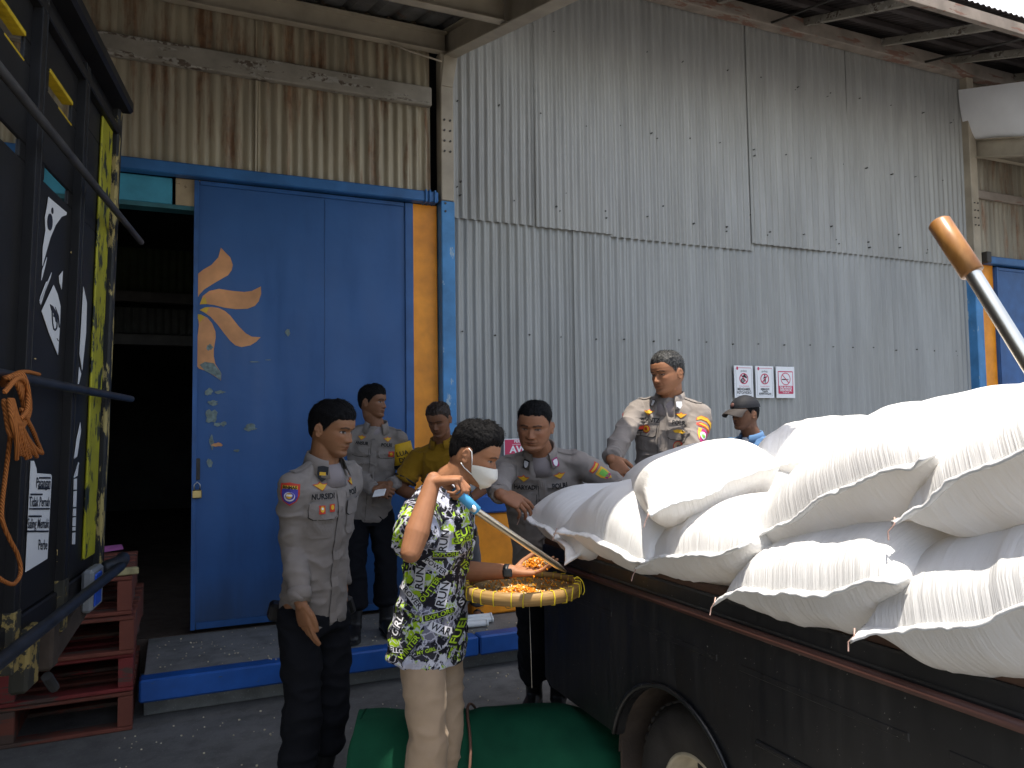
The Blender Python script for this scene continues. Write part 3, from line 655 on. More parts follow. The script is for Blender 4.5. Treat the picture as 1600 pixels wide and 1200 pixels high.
def sack(label, pl, pr, axis, L=0.95, T=0.16, down=0.55, droop=0.0, seed=0, flap=0.022, bulge=1.0, group='white sacks on the pickup', ears=(0.008, 0.008)):
    """pl, pr: ends of the sewn front seam (world); axis: direction from the seam into the sack"""
    rs = np.random.default_rng(seed); pl = np.array(pl, float); pr = np.array(pr, float); ax = np.array(axis, float); ax /= np.linalg.norm(ax)
    side = pr - pl; Wd = np.linalg.norm(side); side /= Wd; ax = ax - side * (ax @ side); ax /= np.linalg.norm(ax)
    up = np.cross(side, ax); up = up if up[2] > 0 else -up
    mid = (pl + pr) / 2
    t = thing('sack', label, 'sack', mid + ax * L / 2, 0, group)
    NU, NV = 90, 72
    U, V = np.meshgrid(np.linspace(0, 1, NV + 1), np.arange(NU) / NU, indexing='ij')
    x = U.ravel() * L; a = V.ravel() * 2 * math.pi
    def prof(d): return np.clip(1 - np.clip(1 - d / (0.24 * L), 0, 1) ** 2.3, 0, 1) ** 0.55
    pf_ = np.minimum(prof(x), prof(L - x))
    w0 = Wd / 2; th = 1.12 * T * pf_ + 0.004; w = w0 - (w0 - w0 * 0.95) * pf_ * bulge
    ca, sa = np.cos(a), np.sin(a); ex = 2.0 + 0.5 * pf_
    yy = w * np.sign(ca) * np.abs(ca) ** (2 / ex); zz = th * np.sign(sa) * np.abs(sa) ** (2 / ex)
    zz = np.where(zz < 0, zz * down, zz)
    # seam wave, draping, dents and gathers
    wave = lambda y: 0.009 * np.sin(y * 13 + seed) + 0.004 * np.sin(y * 31 + 2 * seed)
    fr = np.exp(-x / 0.12); fb = np.exp(-(L - x) / 0.16)
    zz += wave(yy) * fr
    zz -= droop * (1 - np.clip(x / (0.5 * L), 0, 1)) ** 2
    gath = (vnoise(np.c_[yy * 62 + 9 * seed, x * 4, np.sign(sa) * 3]) - 0.5) * 0.013 * (np.exp(-x / 0.13) + np.exp(-(L - x) / 0.13)) * np.clip(x / 0.02, 0, 1)
    gath += (vnoise(np.c_[yy * 22 + 5 * seed, x * 5, np.sign(sa) * 3]) - 0.5) * 0.018 * np.exp(-x / 0.22) * np.clip(x / 0.05, 0, 1)
    dent = (fbm(np.c_[x * 5 + seed, yy * 5, zz * 5], 2) - 0.5) * 0.032 * pf_
    rr = 1 + 0 * x
    zz += (gath + dent) * np.where(sa >= 0, 1, -1) * np.abs(sa) ** 0.5; yy += dent * 0.6 * ca
    P = mid + np.outer(x, ax) + np.outer(yy, side) + np.outer(zz, up)
    mb = MB(); F = [(j * NU + i, j * NU + (i + 1) % NU, (j + 1) * NU + (i + 1) % NU, (j + 1) * NU + i) for j in range(NV) for i in range(NU)]
    F += [tuple(range(NU))[::-1], tuple(NV * NU + q for q in range(NU))]
    mb.add(P, F)
    me = mb.mesh('sack_body', t)
    b = bmesh.new(); b.from_mesh(me); bmesh.ops.recalc_face_normals(b, faces=b.faces); b.to_mesh(me); b.free()
    at_ = me.attributes.new('cloth', 'FLOAT_VECTOR', 'POINT'); at_.data.foreach_set('vector', np.c_[x, yy + 3.1 * seed + 2.0 * (sa > 0), np.minimum(x, L - x)].ravel())
    body = link('body', me, M_sack, t, True)
    # sewn fringe at both ends
    for end, sg in ((0, -1), (1, 1)):
        mb = MB(); n = 60; V = []
        for i in range(n + 1):
            q = i / n; y = (q - 0.5) * Wd * 1.01
            ear = ears[0] * max(0, 1 - q / 0.12) + ears[1] * max(0, 1 - (1 - q) / 0.12)
            wz = float(wave(np.array(y))) - (droop if end == 0 else 0); ruf = 0.010 * (vnoise(np.array([[y * 30 + 7 * seed, seed, 0.5]]))[0] - 0.5) + 0.007 * (vnoise(np.array([[y * 75 + 3 * seed, seed, 2.5]]))[0] - 0.5)
            for (dx, dz) in ((-0.012, 0.005), (flap + ear, 0.0035), (flap + ear + 0.002, -0.0035), (-0.012, -0.005)):
                k2 = max(0, dx) / flap
                V.append(mid + side * y + ax * (sg * dx + (L if end else 0) + sg * 0.25 * ruf * k2) + up * (wz + dz + ruf * k2 - 0.004 * k2 - ear * 0.9 * k2 * 0.4))
        F = [(i * 4 + j, i * 4 + (j + 1) % 4, (i + 1) * 4 + (j + 1) % 4, (i + 1) * 4 + j) for i in range(n) for j in range(4)] + [(0, 3, 2, 1), (n * 4, n * 4 + 1, n * 4 + 2, n * 4 + 3)]
        mb.add(V, F); mb.build('seam', M_seam, t, True)
    e = mid - side * Wd / 2 + up * (wave(np.array(-Wd / 2)) - droop) - ax * flap
    mb = MB(); mb.tube([e, e + (-0.012, -0.01, -0.012), e + (-0.006, 0.012, -0.03), e + (-0.02, 0.0, -0.045)], 0.0018, 5); mb.build('string', M_string, t, True)
    return t
P_ = lambda x, px, py: atX(px, py, x * 0.9)
K9 = lambda *p: CAM + (np.array(p) - CAM) * 0.9
sack('leftmost low white sack in bluish shade, with an officer\'s hand on its corner', P_(1.53, 822, 800), P_(1.50, 903, 862), (1, 0.06, 0.06), 0.95, 0.132, 0.75, 0.0, 1, ears=(0.0, 0.03))
sack('low white sack second from the left, half in shade and half sunlit', P_(1.50, 878, 822), P_(1.50, 1012, 874), (1, 0.10, 0.10), 0.95, 0.16, 0.75, 0.0, 2, ears=(0.015, 0.0))
sack('flat white sack squeezed low under the leftmost tilted upper sack', P_(1.53, 1003, 880), P_(1.53, 1168, 850), (1, 0.0, 0.03), 0.95, 0.13, 0.8, 0.0, 3)
sack('wide low white sack on the bed ledge below the middle upper sack', P_(1.52, 1128, 930), P_(1.50, 1412, 908), (1, 0.0, 0.02), 1.0, 0.135, 0.85, 0.0, 4, bulge=0.9, ears=(0.012, 0.0))
sack('low white sack with a pointed corner hanging over the ledge, rightmost of the low row', P_(1.50, 1350, 988), P_(1.48, 1700, 938), (1, 0.0, 0.03), 1.0, 0.15, 0.85, 0.0, 5, ears=(0.02, 0.0))
sack('tilted white sack reaching back to the sunlit officer, leftmost of the upper row', atD(1012, 797, 2.30), atD(1226, 724, 2.30), (0.60, 0.80, 0.0), 0.88, 0.118, 0.85, 0.0, 6, ears=(0.01, 0.0))
sack('large tilted upper white sack in the middle, with a long slanting seam', P_(1.62, 1165, 842), P_(1.56, 1452, 702), (1, 0.12, 0.06), 1.0, 0.145, 0.95, 0.0, 7)
sack('tilted upper white sack at the right edge, right of the large middle one', P_(1.56, 1408, 802), P_(1.52, 1700, 652), (1, 0.05, -0.02), 1.0, 0.118, 1.1, 0.0, 8, ears=(0.01, 0.0))
sack('high white sack whose rounded sunlit back shows above the large middle one', K9(2.05, 2.02, 1.42), K9(2.02, 1.36, 1.41), (1, 0.0, 0.0), 0.95, 0.135, 0.9, 0.0, 9)
sack('white sack showing only a small peak under the brown handled probe', K9(1.98, 1.20, 1.37), K9(1.95, 0.60, 1.42), (1, 0.0, 0.0), 0.95, 0.12, 0.9, 0.0, 10)
sack('high white sack behind the leftmost tilted one, below the man in the cap', atD(1165, 724, 2.86), atD(1352, 704, 2.62), (0.80, 0.60, 0.0), 0.85, 0.12, 0.9, 0.0, 12)
for i, (y, z) in enumerate(((2.60, 0.98), (2.05, 1.05), (1.48, 1.06), (0.9, 1.06))):
    sack('white sack lying behind the low front row, mostly hidden', (2.28, y + 0.28, z), (2.28, y - 0.28, z), (1, 0, 0), 0.72, 0.15, 0.85, 0, 20 + i)
sack('white sack in the bed nearest the cab, mostly beyond the right edge of the photo', (1.50, 0.64, 1.14), (1.50, 0.30, 1.14), (1, 0, 0.02), 0.95, 0.2, 0.9, 0, 31)

# ------------------------------------------------------------------ grain probes
M_steel = plain('polished_tube', (0.85, 0.78, 0.65), 0.33, 1.0, 0.06, 20)
M_brownh = Mat('brown_plastic_grip', 0.35, 0, 0.5); M_brownh.col(M_brownh.ramp(M_brownh.noise(1.0, 5, M_brownh.co((40, 40, 12))), [(0.3, (0.20, 0.075, 0.016)), (0.75, (0.44, 0.21, 0.055))])); M_brownh = M_brownh.m
M_blueh = plain('blue_plastic_grip', (0.07, 0.33, 0.58), 0.35, 0, 0.1, 20)
def hollow(mb, a, b, ro, ri, seg=24, mi=0):
    a = np.array(a, float); b = np.array(b, float); d = (b - a) / np.linalg.norm(b - a); r = np.array((0, 0, 1.0)); N = r - d * (r @ d); N /= np.linalg.norm(N); B = np.cross(d, N)
    V = []
    e = 0.004
    for (p, rad) in ((a + d * 0.03, ri), (a + d * 0.001, ri), (a, ri + 0.001), (a, ro - e), (a + d * e, ro), (b - d * 0.002, ro), (b, ro - 0.003), (b, ri)):
        for k in range(seg): t = 6.28318 * k / seg; V.append(p + rad * (math.cos(t) * N + math.sin(t) * B))
    n = 8; mb.add(V, [(i * seg + k, i * seg + (k + 1) % seg, (i + 1) * seg + (k + 1) % seg, (i + 1) * seg + k) for i in range(n - 1) for k in range(seg)] + [tuple(range(seg))], mi)
def probe(label, h0, h1, tip, rh, rt, mat):
    t = thing('grain_probe', label, 'grain probe', tip)
    mb = MB(); hollow(mb, h0, h1, rh, rh * 0.62); mb.build('grip', mat, t, True)
    mb = MB(); h0, h1, tip = (np.array(q, float) for q in (h0, h1, tip)); d = (tip - h1) / np.linalg.norm(tip - h1)
    mb.tube([h1 - d * 0.03, h1, tip - d * 0.05, tip], [rt, rt, rt, rt * 0.35], 20); mb.build('tube', M_steel, t, True)
    return t
probe('steel grain probe with a worn brown grip rising from the sacks, at the right edge', atD(1466, 346, 1.32), atD(1520, 428, 1.27), atD(1775, 840, 1.10) + np.array((0.02, 0, -0.02)), 0.0185, 0.0125, M_brownh)

# ------------------------------------------------------------------ tarpaulin roll
k = Mat('green_tarpaulin', 0.85, 0, 0.15); _n = k.noise(4, 5); k.col(k.ramp(_n, [(0.3, (0.004, 0.048, 0.025)), (0.7, (0.009, 0.085, 0.042))])); k.bump(k.noise(1.0, 3, k.co((300, 300, 300))), 0.3, 0.002); M_tarp = k.m
t0 = np.array(atZ(568, 1112, 0.43)); t1 = np.array(atZ(990, 1112, 0.43)); t0[2] = t1[2] = 0.215; t0[1] += 0.05; t1[1] += 0.07
tp = thing('tarpaulin_roll', 'big green rolled tarpaulin lying on the ground behind the man in the patterned shirt', 'tarpaulin', ((t0 + t1) / 2) * (1, 1, 0))
d = (t1 - t0); Lt = np.linalg.norm(d); d /= Lt; nn = np.cross((0, 0, 1), d)
def roll(u, v):
    a = u * 6.28318; s_ = v
    r = 0.212 * (0.94 + 0.06 * math.sin(3 * a + 5 * s_)) + 0.014 * (fbm(np.array([[math.cos(a) * 1.6 + 3, math.sin(a) * 1.6 + 4, s_ * 5]]), 2)[0] - 0.5) * 3
    if u > 0.27: r += 0.0
    if 0.72 < v: r *= 1 - 0.45 * ((v - 0.72) / 0.28) ** 2
    r *= 1 - 0.05 * math.exp(-((v - 0.42) / 0.02) ** 2)
    z = 0.215 + r * math.sin(a) * 1.02
    return t0 + d * Lt * v + nn * r * math.cos(a) + np.array([0, 0, max(z, 0.004) - 0.215])
mb = MB(); mb.grid(roll, 64, 60, True); body = mb.build('roll', M_tarp, tp, True)
mb = MB()
V = []; n = 150
for i in range(n):
    a = i / n * 6.28318 * 4.5; r = 0.205 * (1 - i / n * 0.92)
    for dd in (0.0, -0.025 - 0.01 * math.sin(a * 2.3)):
        V.append(t0 + d * (0.01 + dd) + nn * r * math.cos(a) + np.array([0, 0, max(-0.21, r * math.sin(a))]))
mb.add(V, [(2 * i, 2 * i + 1, 2 * i + 3, 2 * i + 2) for i in range(n - 1)]); mb.build('rolled_end', M_tarp, tp, True)
mb = MB(); mb.tube([t0 + d * 0.01, t0 + d * 0.012], [0.2, 0.2], 24); mb.build('end_face', M_tarp, tp)
mb = MB(); mb.tube([t0 + d * (Lt * 0.42 + 0.012 * math.sin(a * 3)) + nn * 0.212 * math.cos(a) + np.array([0, 0, max(-0.205, 0.214 * math.sin(a))]) for a in np.linspace(0, 6.28, 40)], 0.0055, 6); mb.build('tie_rope', plain('brown_rope', (0.12, 0.06, 0.04), 0.8), tp, True)

# white tubes lying on the platform
M_tube = plain('white_plastic_tube', (0.70, 0.72, 0.72), 0.4, 0, 0.06)
for i, (a, b, lb) in enumerate((((606, 978), (768, 962), 'white plastic tube on the platform edge, farthest of the three'), ((604, 983), (770, 967), 'white plastic tube on the platform, middle one of the three'), ((608, 988), (762, 973), 'white plastic tube on the platform, nearest of the three'))):
    p = atZ(*a, 0.24); q = atZ(*b, 0.24); t = thing('plastic_tube', lb, 'tube', ((p + q) / 2) - (0, 0, 0.02), 0, 'white tubes on the platform')
    mb = MB(); hollow(mb, p, q, 0.020, 0.015, 14); mb.build('tube', M_tube, t, True)
    mb = MB(); mb.tube([q - (q - p) * 0.02, q], 0.0225, 14); mb.build('collar', M_tube, t, True)

# ------------------------------------------------------------------ pallets
M_pal = chipped('brown_pallet_wood', (0.15, 0.042, 0.026), (0.085, 0.05, 0.038), 0.55, 7, 0.8, (0.4, 1, 2)); M_palred = chipped('red_pallet_wood', (0.17, 0.022, 0.02), (0.08, 0.045, 0.035), 0.56, 8, 0.75, (0.4, 1, 2))
def pallet(label, z0, hgt, xr, yf, rot, mat, wid=1.1, dep=0.95):
    t = thing('pallet', label, 'pallet', (xr - wid / 2, yf + dep / 2, z0), rot, 'stacked pallets')
    c = np.array([xr - wid / 2, yf + dep / 2, z0]); cr, sr = math.cos(rot), math.sin(rot); A = ((cr, sr, 0), (-sr, cr, 0), (0, 0, 1))
    w = lambda x, y, z: c + np.array(A[0]) * x + np.array(A[1]) * y + np.array((0, 0, z))
    th = 0.020
    for y in np.linspace(-dep / 2 + 0.05, dep / 2 - 0.05, 7):
        mb = MB(); mb.box(w(0, y, hgt - th / 2 - 0.001), (wid / 2, 0.047, th / 2 - 0.001), A, 0.004); mb.build('deck_board', mat, t)
    for y in (-dep / 2 + 0.05, 0, dep / 2 - 0.05):
        mb = MB(); mb.box(w(0, y, th / 2 + 0.001), (wid / 2, 0.049, th / 2), A, 0.004); mb.build('bottom_board', mat, t)
    for x in (-wid / 2 + 0.035, 0, wid / 2 - 0.035):
        mb = MB(); mb.box(w(x, 0, hgt / 2), (0.034, dep / 2 - 0.002, hgt / 2 - th - 0.002), A, 0.004); mb.build('stringer', mat, t)
    return t
pallet('bottom pallet of the stack, dull brown wood, standing on the ground', 0.0, 0.194, -0.175, 4.47, 0.0, M_pal)
pallet('red painted pallet, second from the bottom of the stack', 0.195, 0.192, -0.185, 4.465, 0.02, M_palred)
pallet('brown pallet, third from the bottom of the stack under the top one', 0.388, 0.192, -0.165, 4.46, -0.015, M_pal)
pallet('topmost reddish brown pallet with a pink paper and a wood scrap on it', 0.581, 0.196, -0.19, 4.475, 0.01, M_pal)
z_ = 0.777
q = atZ(165, 856, z_ + 0.004); mb = MB()
V = [atZ(*p, z_ + 0.003) for p in ((140, 857), (190, 851), (193, 858), (142, 866))]
mb.add(V + [v + np.array((0, 0, 0.003)) for v in V], [(0, 1, 2, 3), (7, 6, 5, 4), (0, 4, 5, 1), (1, 5, 6, 2), (2, 6, 7, 3), (3, 7, 4, 0)])
tag(mb.build('pink_paper', plain('pink_paper', (0.55, 0.16, 0.42), 0.7)), 'pink sheet of paper lying on the topmost pallet', 'paper')
q = atZ(193, 893, z_ + 0.02); mb = MB(); mb.box(q, (0.07, 0.022, 0.018), ((0.98, 0.2, 0), (-0.2, 0.98, 0), (0, 0, 1)), 0.005)
tag(mb.build('wood_scrap', plain('pale_scrap_wood', (0.30, 0.26, 0.13), 0.75, 0, 0.4, 20)), 'pale greenish scrap of wood lying on the topmost pallet', 'wood')

# ------------------------------------------------------------------ stake truck (left)
tk_d = np.array([math.sin(R_(8)), math.cos(R_(8)), 0]); tk_n = np.array([math.cos(R_(8)), -math.sin(R_(8)), 0])
tk_P = atD(178, 600, 3.7); tk_P[2] = 0
LEAN = 0.05 / 2.05
def tk(a, e, z):
    """a: metres forward from the tail, e: outwards from the side, z up"""
    return tk_P - tk_d * a + tk_n * (e + (z - 1.0) * LEAN) + np.array([0, 0, z])
TA = (-tk_d, tk_n + np.array([0, 0, 0]), np.array([LEAN * tk_n[0], LEAN * tk_n[1], 1.0]) / math.sqrt(1 + LEAN ** 2))
M_tkb = chipped('black_truck_paint', (0.012, 0.0115, 0.012), (0.20, 0.15, 0.06), 0.745, 9, 0.5, (1, 1, 0.7), (0.30, 0.25, 0.14), 0.25)
M_tky = chipped('worn_yellow_paint', (0.36, 0.335, 0.010), (0.012, 0.018, 0.012), 0.535, 17, 0.5, (1, 1, 0.45))
M_tkyd = chipped('rusty_yellow_base', (0.03, 0.028, 0.02), (0.26, 0.19, 0.06), 0.52, 15, 0.7)
M_tksteel = plain('blue_grey_bar', (0.03, 0.034, 0.042), 0.45, 0.4, 0.4, 12)
M_tkgrey = plain('grey_bar', (0.06, 0.058, 0.056), 0.5, 0.3, 0.35, 8)
M_slot = plain('yellow_slot_edge', (0.52, 0.36, 0.015), 0.55, 0, 0.25, 30)
tr_ = thing('stake_truck', 'black stake sided truck with worn yellow corner post and white stickers, at the left edge', 'truck', tk(1.5, -0.9, 0) * (1, 1, 0))
def tbox(mb, a0, a1, e0, e1, z0, z1, bev=0.003, mi=0):
    mb.box(tk((a0 + a1) / 2, (e0 + e1) / 2, (z0 + z1) / 2), (abs(a1 - a0) / 2, abs(e1 - e0) / 2, (z1 - z0) / 2), TA, bev, mi)
A0 = 0.30; AF = 4.6
# side sheet in strips with the ventilation slots left open between posts
posts = [0.87, 1.39, 1.91, 2.43, 2.95, 3.47]
mb = MB()
tbox(mb, A0, AF, -0.012, 0.0, 0.95, 2.36); tbox(mb, A0, AF, -0.012, 0.0, 2.415, 2.665); tbox(mb, A0, AF, -0.012, 0.0, 2.735, 3.03)
for p in posts:
    for z0, z1 in ((2.36, 2.415), (2.665, 2.735)): tbox(mb, p - 0.16, p + 0.085, -0.0122, -0.0002, z0, z1)
tbox(mb, A0, 0.72, -0.0123, -0.0003, 2.36, 2.735)
mb.build('side_sheet', M_tkb, tr_)
for p in posts[:4]:                                      # yellow edges seen inside the slots
    mb = MB(); tbox(mb, p + 0.085, p + 0.36, -0.035, 0.003, 2.733, 2.748, 0.002); tbox(mb, p + 0.085, p + 0.25, -0.014, 0.002, 2.655, 2.662, 0.002); mb.build('slot_edge', M_slot, tr_)
for p in posts:
    mb = MB(); tbox(mb, p - 0.029, p - 0.020, -0.002, 0.030, 0.84, 2.93, 0.002); tbox(mb, p + 0.020, p + 0.029, -0.002, 0.030, 0.84, 2.93, 0.002); tbox(mb, p - 0.0199, p + 0.0199, 0.016, 0.028, 0.84, 2.93, 0.002)
    o = mb.build('stake', M_tkb, tr_)
    mb = MB(); tbox(mb, p - 0.031, p + 0.031, -0.004, 0.033, 0.80, 0.985, 0.003); mb.build('stake_foot', M_tkyd, o)
mb = MB(); tbox(mb, A0 - 0.02, AF, -0.02, 0.075, 2.975, 3.035, 0.012); tbox(mb, A0 - 0.0, AF, -0.015, 0.03, 2.86, 2.90, 0.004); mb.build('top_rail', M_tkb, tr_)
mb = MB(); tbox(mb, A0 + 0.07, A0 + 0.25, 0.002, 0.012, 1.0, 2.86, 0.004); mb.build('yellow_corner_panel', M_tky, tr_)
mb = MB(); tbox(mb, A0 - 0.025, A0 + 0.045, -0.06, 0.03, 0.90, 3.0, 0.008); mb.build('corner_post', chipped('chipped_corner_paint', (0.012, 0.012, 0.012), (0.36, 0.28, 0.10), 0.53, 22, 0.6, (1, 1, 0.3)), tr_)
for z, a0, a1, mat, r in ((2.44, 0.05, 4.4, M_tkgrey, 0.014), (1.675, 0.14, 4.4, M_tksteel, 0.016)):
    mb = MB(); mb.tube([tk(a1, 0.085, z), tk(a0, 0.085, z)], r, 12, round_caps=True); mb.build('side_rod', mat, tr_, True)
mb = MB(); mb.tube([tk(4.4, 0.11, 0.935), tk(0.35, 0.11, 0.935), tk(0.22, 0.09, 0.93), tk(0.02, -0.02, 0.885), tk(-0.06, -0.10, 0.84)], 0.020, 12, round_caps=True); mb.build('side_guard', M_tksteel, tr_, True)
mb = MB(); tbox(mb, A0 - 0.02, AF, -0.9, 0.01, 0.86, 0.945, 0.006); mb.build('bed_beam', M_tkb, tr_)
mb = MB(); tbox(mb, A0, AF, -2.2, -0.02, 0.945, 0.965); mb.build('bed_floor', M_mud, tr_)
mb = MB(); tbox(mb, A0 + 0.3, AF, -2.22, -2.2, 0.95, 3.0); mb.build('far_side_sheet', M_tkb, tr_)
mb = MB(); tbox(mb, AF, AF + 0.05, -2.2, 0.0, 0.95, 3.1); mb.build('head_board', M_tkb, tr_)
mb = MB(); tbox(mb, 0.44, 0.62, 0.02, 0.065, 0.80, 0.97, 0.012); lt = mb.build('marker_lamp', plain('lamp_housing', (0.20, 0.21, 0.22), 0.5), tr_)
mb = MB(); tbox(mb, 0.50, 0.60, 0.062, 0.072, 0.82, 0.95, 0.006); mb.build('blue_lens', plain('blue_lens', (0.03, 0.09, 0.50), 0.25), lt)
mb = MB(); mb.tube([tk(0.35, 0.06, 0.94), tk(0.28, 0.10, 0.945), tk(0.2, 0.09, 0.95)], 0.03, 10, round_caps=True); mb.build('guard_clamp', M_tksteel, tr_, True)
mb = MB(); mb.bar(tk(0.95, 0.0, 0.74), tk(0.50, 0.0, 0.82), 0.05, 0.08); tbox(mb, 0.96, 1.04, -0.1, 0.04, 0.70, 0.86, 0.01); mb.build('bracket', M_mud, tr_)
mb = MB(); mb.tube([tk(1.02, 0.02, 0.68), tk(0.96, 0.03, 0.62)], 0.018, 8); mb.build('bracket_pin', M_tkgrey, tr_)
mb = MB(); tbox(mb, 1.16, 1.28, -0.02, 0.035, 0.70, 0.90, 0.01); mb.build('bracket_plate', M_tkyd, tr_)
def big_wheel(a):
    ty = MB(); prof = [(0.26, -0.22), (0.38, -0.22), (0.445, -0.19), (0.455, -0.10), (0.445, -0.02), (0.38, 0.0), (0.26, -0.01)]; n = 48; p = len(prof)
    V = [tk(a, e, 0.46) + (-tk_d) * r * math.cos(6.28318 * k / n) + np.array((0, 0, r * math.sin(6.28318 * k / n))) for k in range(n) for r, e in prof]
    ty.add(V, [(k * p + i, k * p + i + 1, ((k + 1) % n) * p + i + 1, ((k + 1) % n) * p + i) for k in range(n) for i in range(p - 1)])
    w = ty.build('wheel', M_tyre, tr_, True)
    pr = [(0.262, -0.01), (0.25, -0.02), (0.235, -0.10), (0.12, -0.08), (0.10, 0.0), (0.0, 0.01)]; p = len(pr); rm = MB()
    V = [tk(a, e, 0.46) + (-tk_d) * r * math.cos(6.28318 * k / n) + np.array((0, 0, r * math.sin(6.28318 * k / n))) for k in range(n) for r, e in pr]
    rm.add(V, [(k * p + i, k * p + i + 1, ((k + 1) % n) * p + i + 1, ((k + 1) % n) * p + i) for k in range(n) for i in range(p - 1)]); rm.build('rim', plain('cream_rim', (0.45, 0.40, 0.28), 0.6), w, True)
big_wheel(1.95)
# stickers and lettering on the side (between the stakes)
M_stk = plain('white_sticker', (0.72, 0.72, 0.72), 0.4, 0, 0.04); M_stkb = plain('sticker_black', (0.012, 0.012, 0.015), 0.4); M_flake = plain('bare_tan_flake', (0.50, 0.36, 0.15), 0.7, 0, 0.3, 30)
def side_az(px, py, e=0.002):
    r = ray(px, py); o = tk(0, e, 1.0); nrm = np.cross(TA[0], TA[2]); t = ((o - CAM) @ nrm) / (r @ nrm); return CAM + r * t
def spoly(mb, zoom, pts, mi=0, e=0.003):
    x0, y0, sc = zoom; P = [side_az(x0 + a / sc, y0 + b / sc, e) for a, b in pts]; n = len(P); off = tk_n * 0.0015
    mb.add(P + [p + off for p in P], [tuple(range(n)), tuple(range(n, 2 * n))[::-1]] + [(i, (i + 1) % n, n + (i + 1) % n, n + i) for i in range(n)], mi)
Z1 = (40, 290, 6.664); Z2 = (40, 440, 7.5); Z3 = (0, 720, 6.669)
STL = []
def ST(): STL.append(MB()); return STL[-1]
spoly(ST(), Z1, [(235, 118), (425, 280), (420, 305), (370, 325), (310, 410), (255, 540), (215, 680), (172, 835), (178, 640), (205, 470), (200, 330), (225, 190)])
spoly(STL[-1], Z1, ellipse(252, 380, 26, 88), 1, 0.0055); spoly(STL[-1], Z1, ellipse(278, 262, 9, 33, 12), 1, 0.0055)
spoly(ST(), Z1, [(220, 745), (200, 840), (162, 985), (170, 880)]); spoly(ST(), Z1, [(268, 905), (255, 960), (160, 1200), (140, 1200)])
spoly(ST(), Z1, [(385, 890), (372, 1080), (350, 1010), (345, 940)])
spoly(ST(), Z2, [(325, 40), (372, 150), (405, 290), (395, 560), (375, 860), (270, 600), (185, 345)])
spoly(ST(), Z2, [(260, 0), (175, 270), (165, 250), (170, 180), (240, 0)])
spoly(STL[-1], Z2, [(285, 265), (320, 290), (352, 350), (372, 430), (370, 480), (352, 470), (345, 420), (325, 410), (330, 375), (300, 335)], 1, 0.0055)
spoly(STL[-1], Z2, [(305, 350), (312, 350), (318, 480), (330, 545), (345, 560), (362, 530), (365, 470), (372, 470), (368, 545), (348, 578), (325, 560), (312, 490)], 1, 0.0055)
spoly(STL[-1], Z2, [(345, 295), (385, 400), (398, 540), (390, 540), (375, 410)], 1, 0.0055)
spoly(STL[-1], Z2, [(365, 660), (388, 700), (378, 695)], 1, 0.0055)
spoly(ST(), Z2, [(675, 60), (715, 250), (705, 600), (660, 1040), (630, 850), (650, 500)])
spoly(ST(), Z2, [(625, 1000), (648, 1080), (620, 1200), (610, 1200)])
spoly(ST(), (0, 560, 3.0), [(375, 300), (378, 340), (360, 460), (346, 470), (358, 380)]); spoly(ST(), (0, 560, 3.0), [(368, 490), (362, 550), (345, 560)])
for st in STL: st.build('white_sticker', [M_stk, M_stkb], tr_)
sl = MB()
spoly(sl, Z3, [(318, 0), (350, 0), (375, 80), (380, 130), (525, 140), (535, 160), (490, 1020), (262, 1160)])
ea = -tk_d * -1; 
def line(txt, px, py, pxr, size_px, mi=1):
    p = side_az(px / Z3[2] + Z3[0], py / Z3[2] + Z3[1], 0.006); q = side_az(pxr / Z3[2] + Z3[0], py / Z3[2] + Z3[1], 0.006)
    V, F = text_mesh(txt, 1.0, 0.012, 'LEFT'); w = max(v[0] for v in V)
    top = side_az(px / Z3[2], (py - size_px) / Z3[2] + Z3[1], 0.006); hz = np.linalg.norm(top - p)
    for dz, off, mi_ in ((0, 0.0, 1),):
        sl.add([p + (q - p) * (x / w) + TA[2] * hz * y * 1.25 + tk_n * off for x, y in V], F, mi_)
for txt, x, y, xr in (('Pasangan', 378, 232, 528), ('Tidak Pernah', 305, 432, 520), ('Saling Memaki', 288, 658, 510), ('Perbe', 400, 880, 496)):
    line(txt, x, y, xr, 118)
for yt, x0, x1 in ((178, 408, 526), (288, 395, 522), (500, 305, 514), (735, 282, 502), (350, 318, 440), (578, 300, 430)):
    spoly(sl, Z3, [(x0, yt - 9), (x1, yt - 9), (x1, yt + 9), (x0, yt + 9)], 1, 0.0055)
sl.build('lettered_sticker', [M_stk, M_stkb], tr_)
s2 = MB()
for y0, y1 in ((190, 300), (318, 480), (500, 575), (592, 680), (692, 728), (752, 870)):
    spoly(s2, Z3, [(765 - y0 * 0.03 + 10, y0), (800 - y0 * 0.03 + 5, y0 - 5), (800 - y1 * 0.03 + 5, y1), (765 - y1 * 0.03 + 10, y1)])
spoly(s2, Z3, [(815, 15), (822, 25), (778, 165), (765, 170)])
s2.build('narrow_sticker', M_stk, tr_)
for z, c, rx, ry in ((Z2, (528, 680), 42, 52), (Z2, (10, 520), 30, 40), (Z3, (620, 965), 42, 62), (Z3, (612, 1052), 22, 14), (Z1, (490, 700), 30, 24), (Z1, (505, 835), 34, 16), (Z2, (110, 905), 14, 10)):
    fl = MB(); spoly(fl, z, blob(c[0], c[1], rx, ry), 0, 0.004); fl.build('bare_flake', M_flake, tr_)

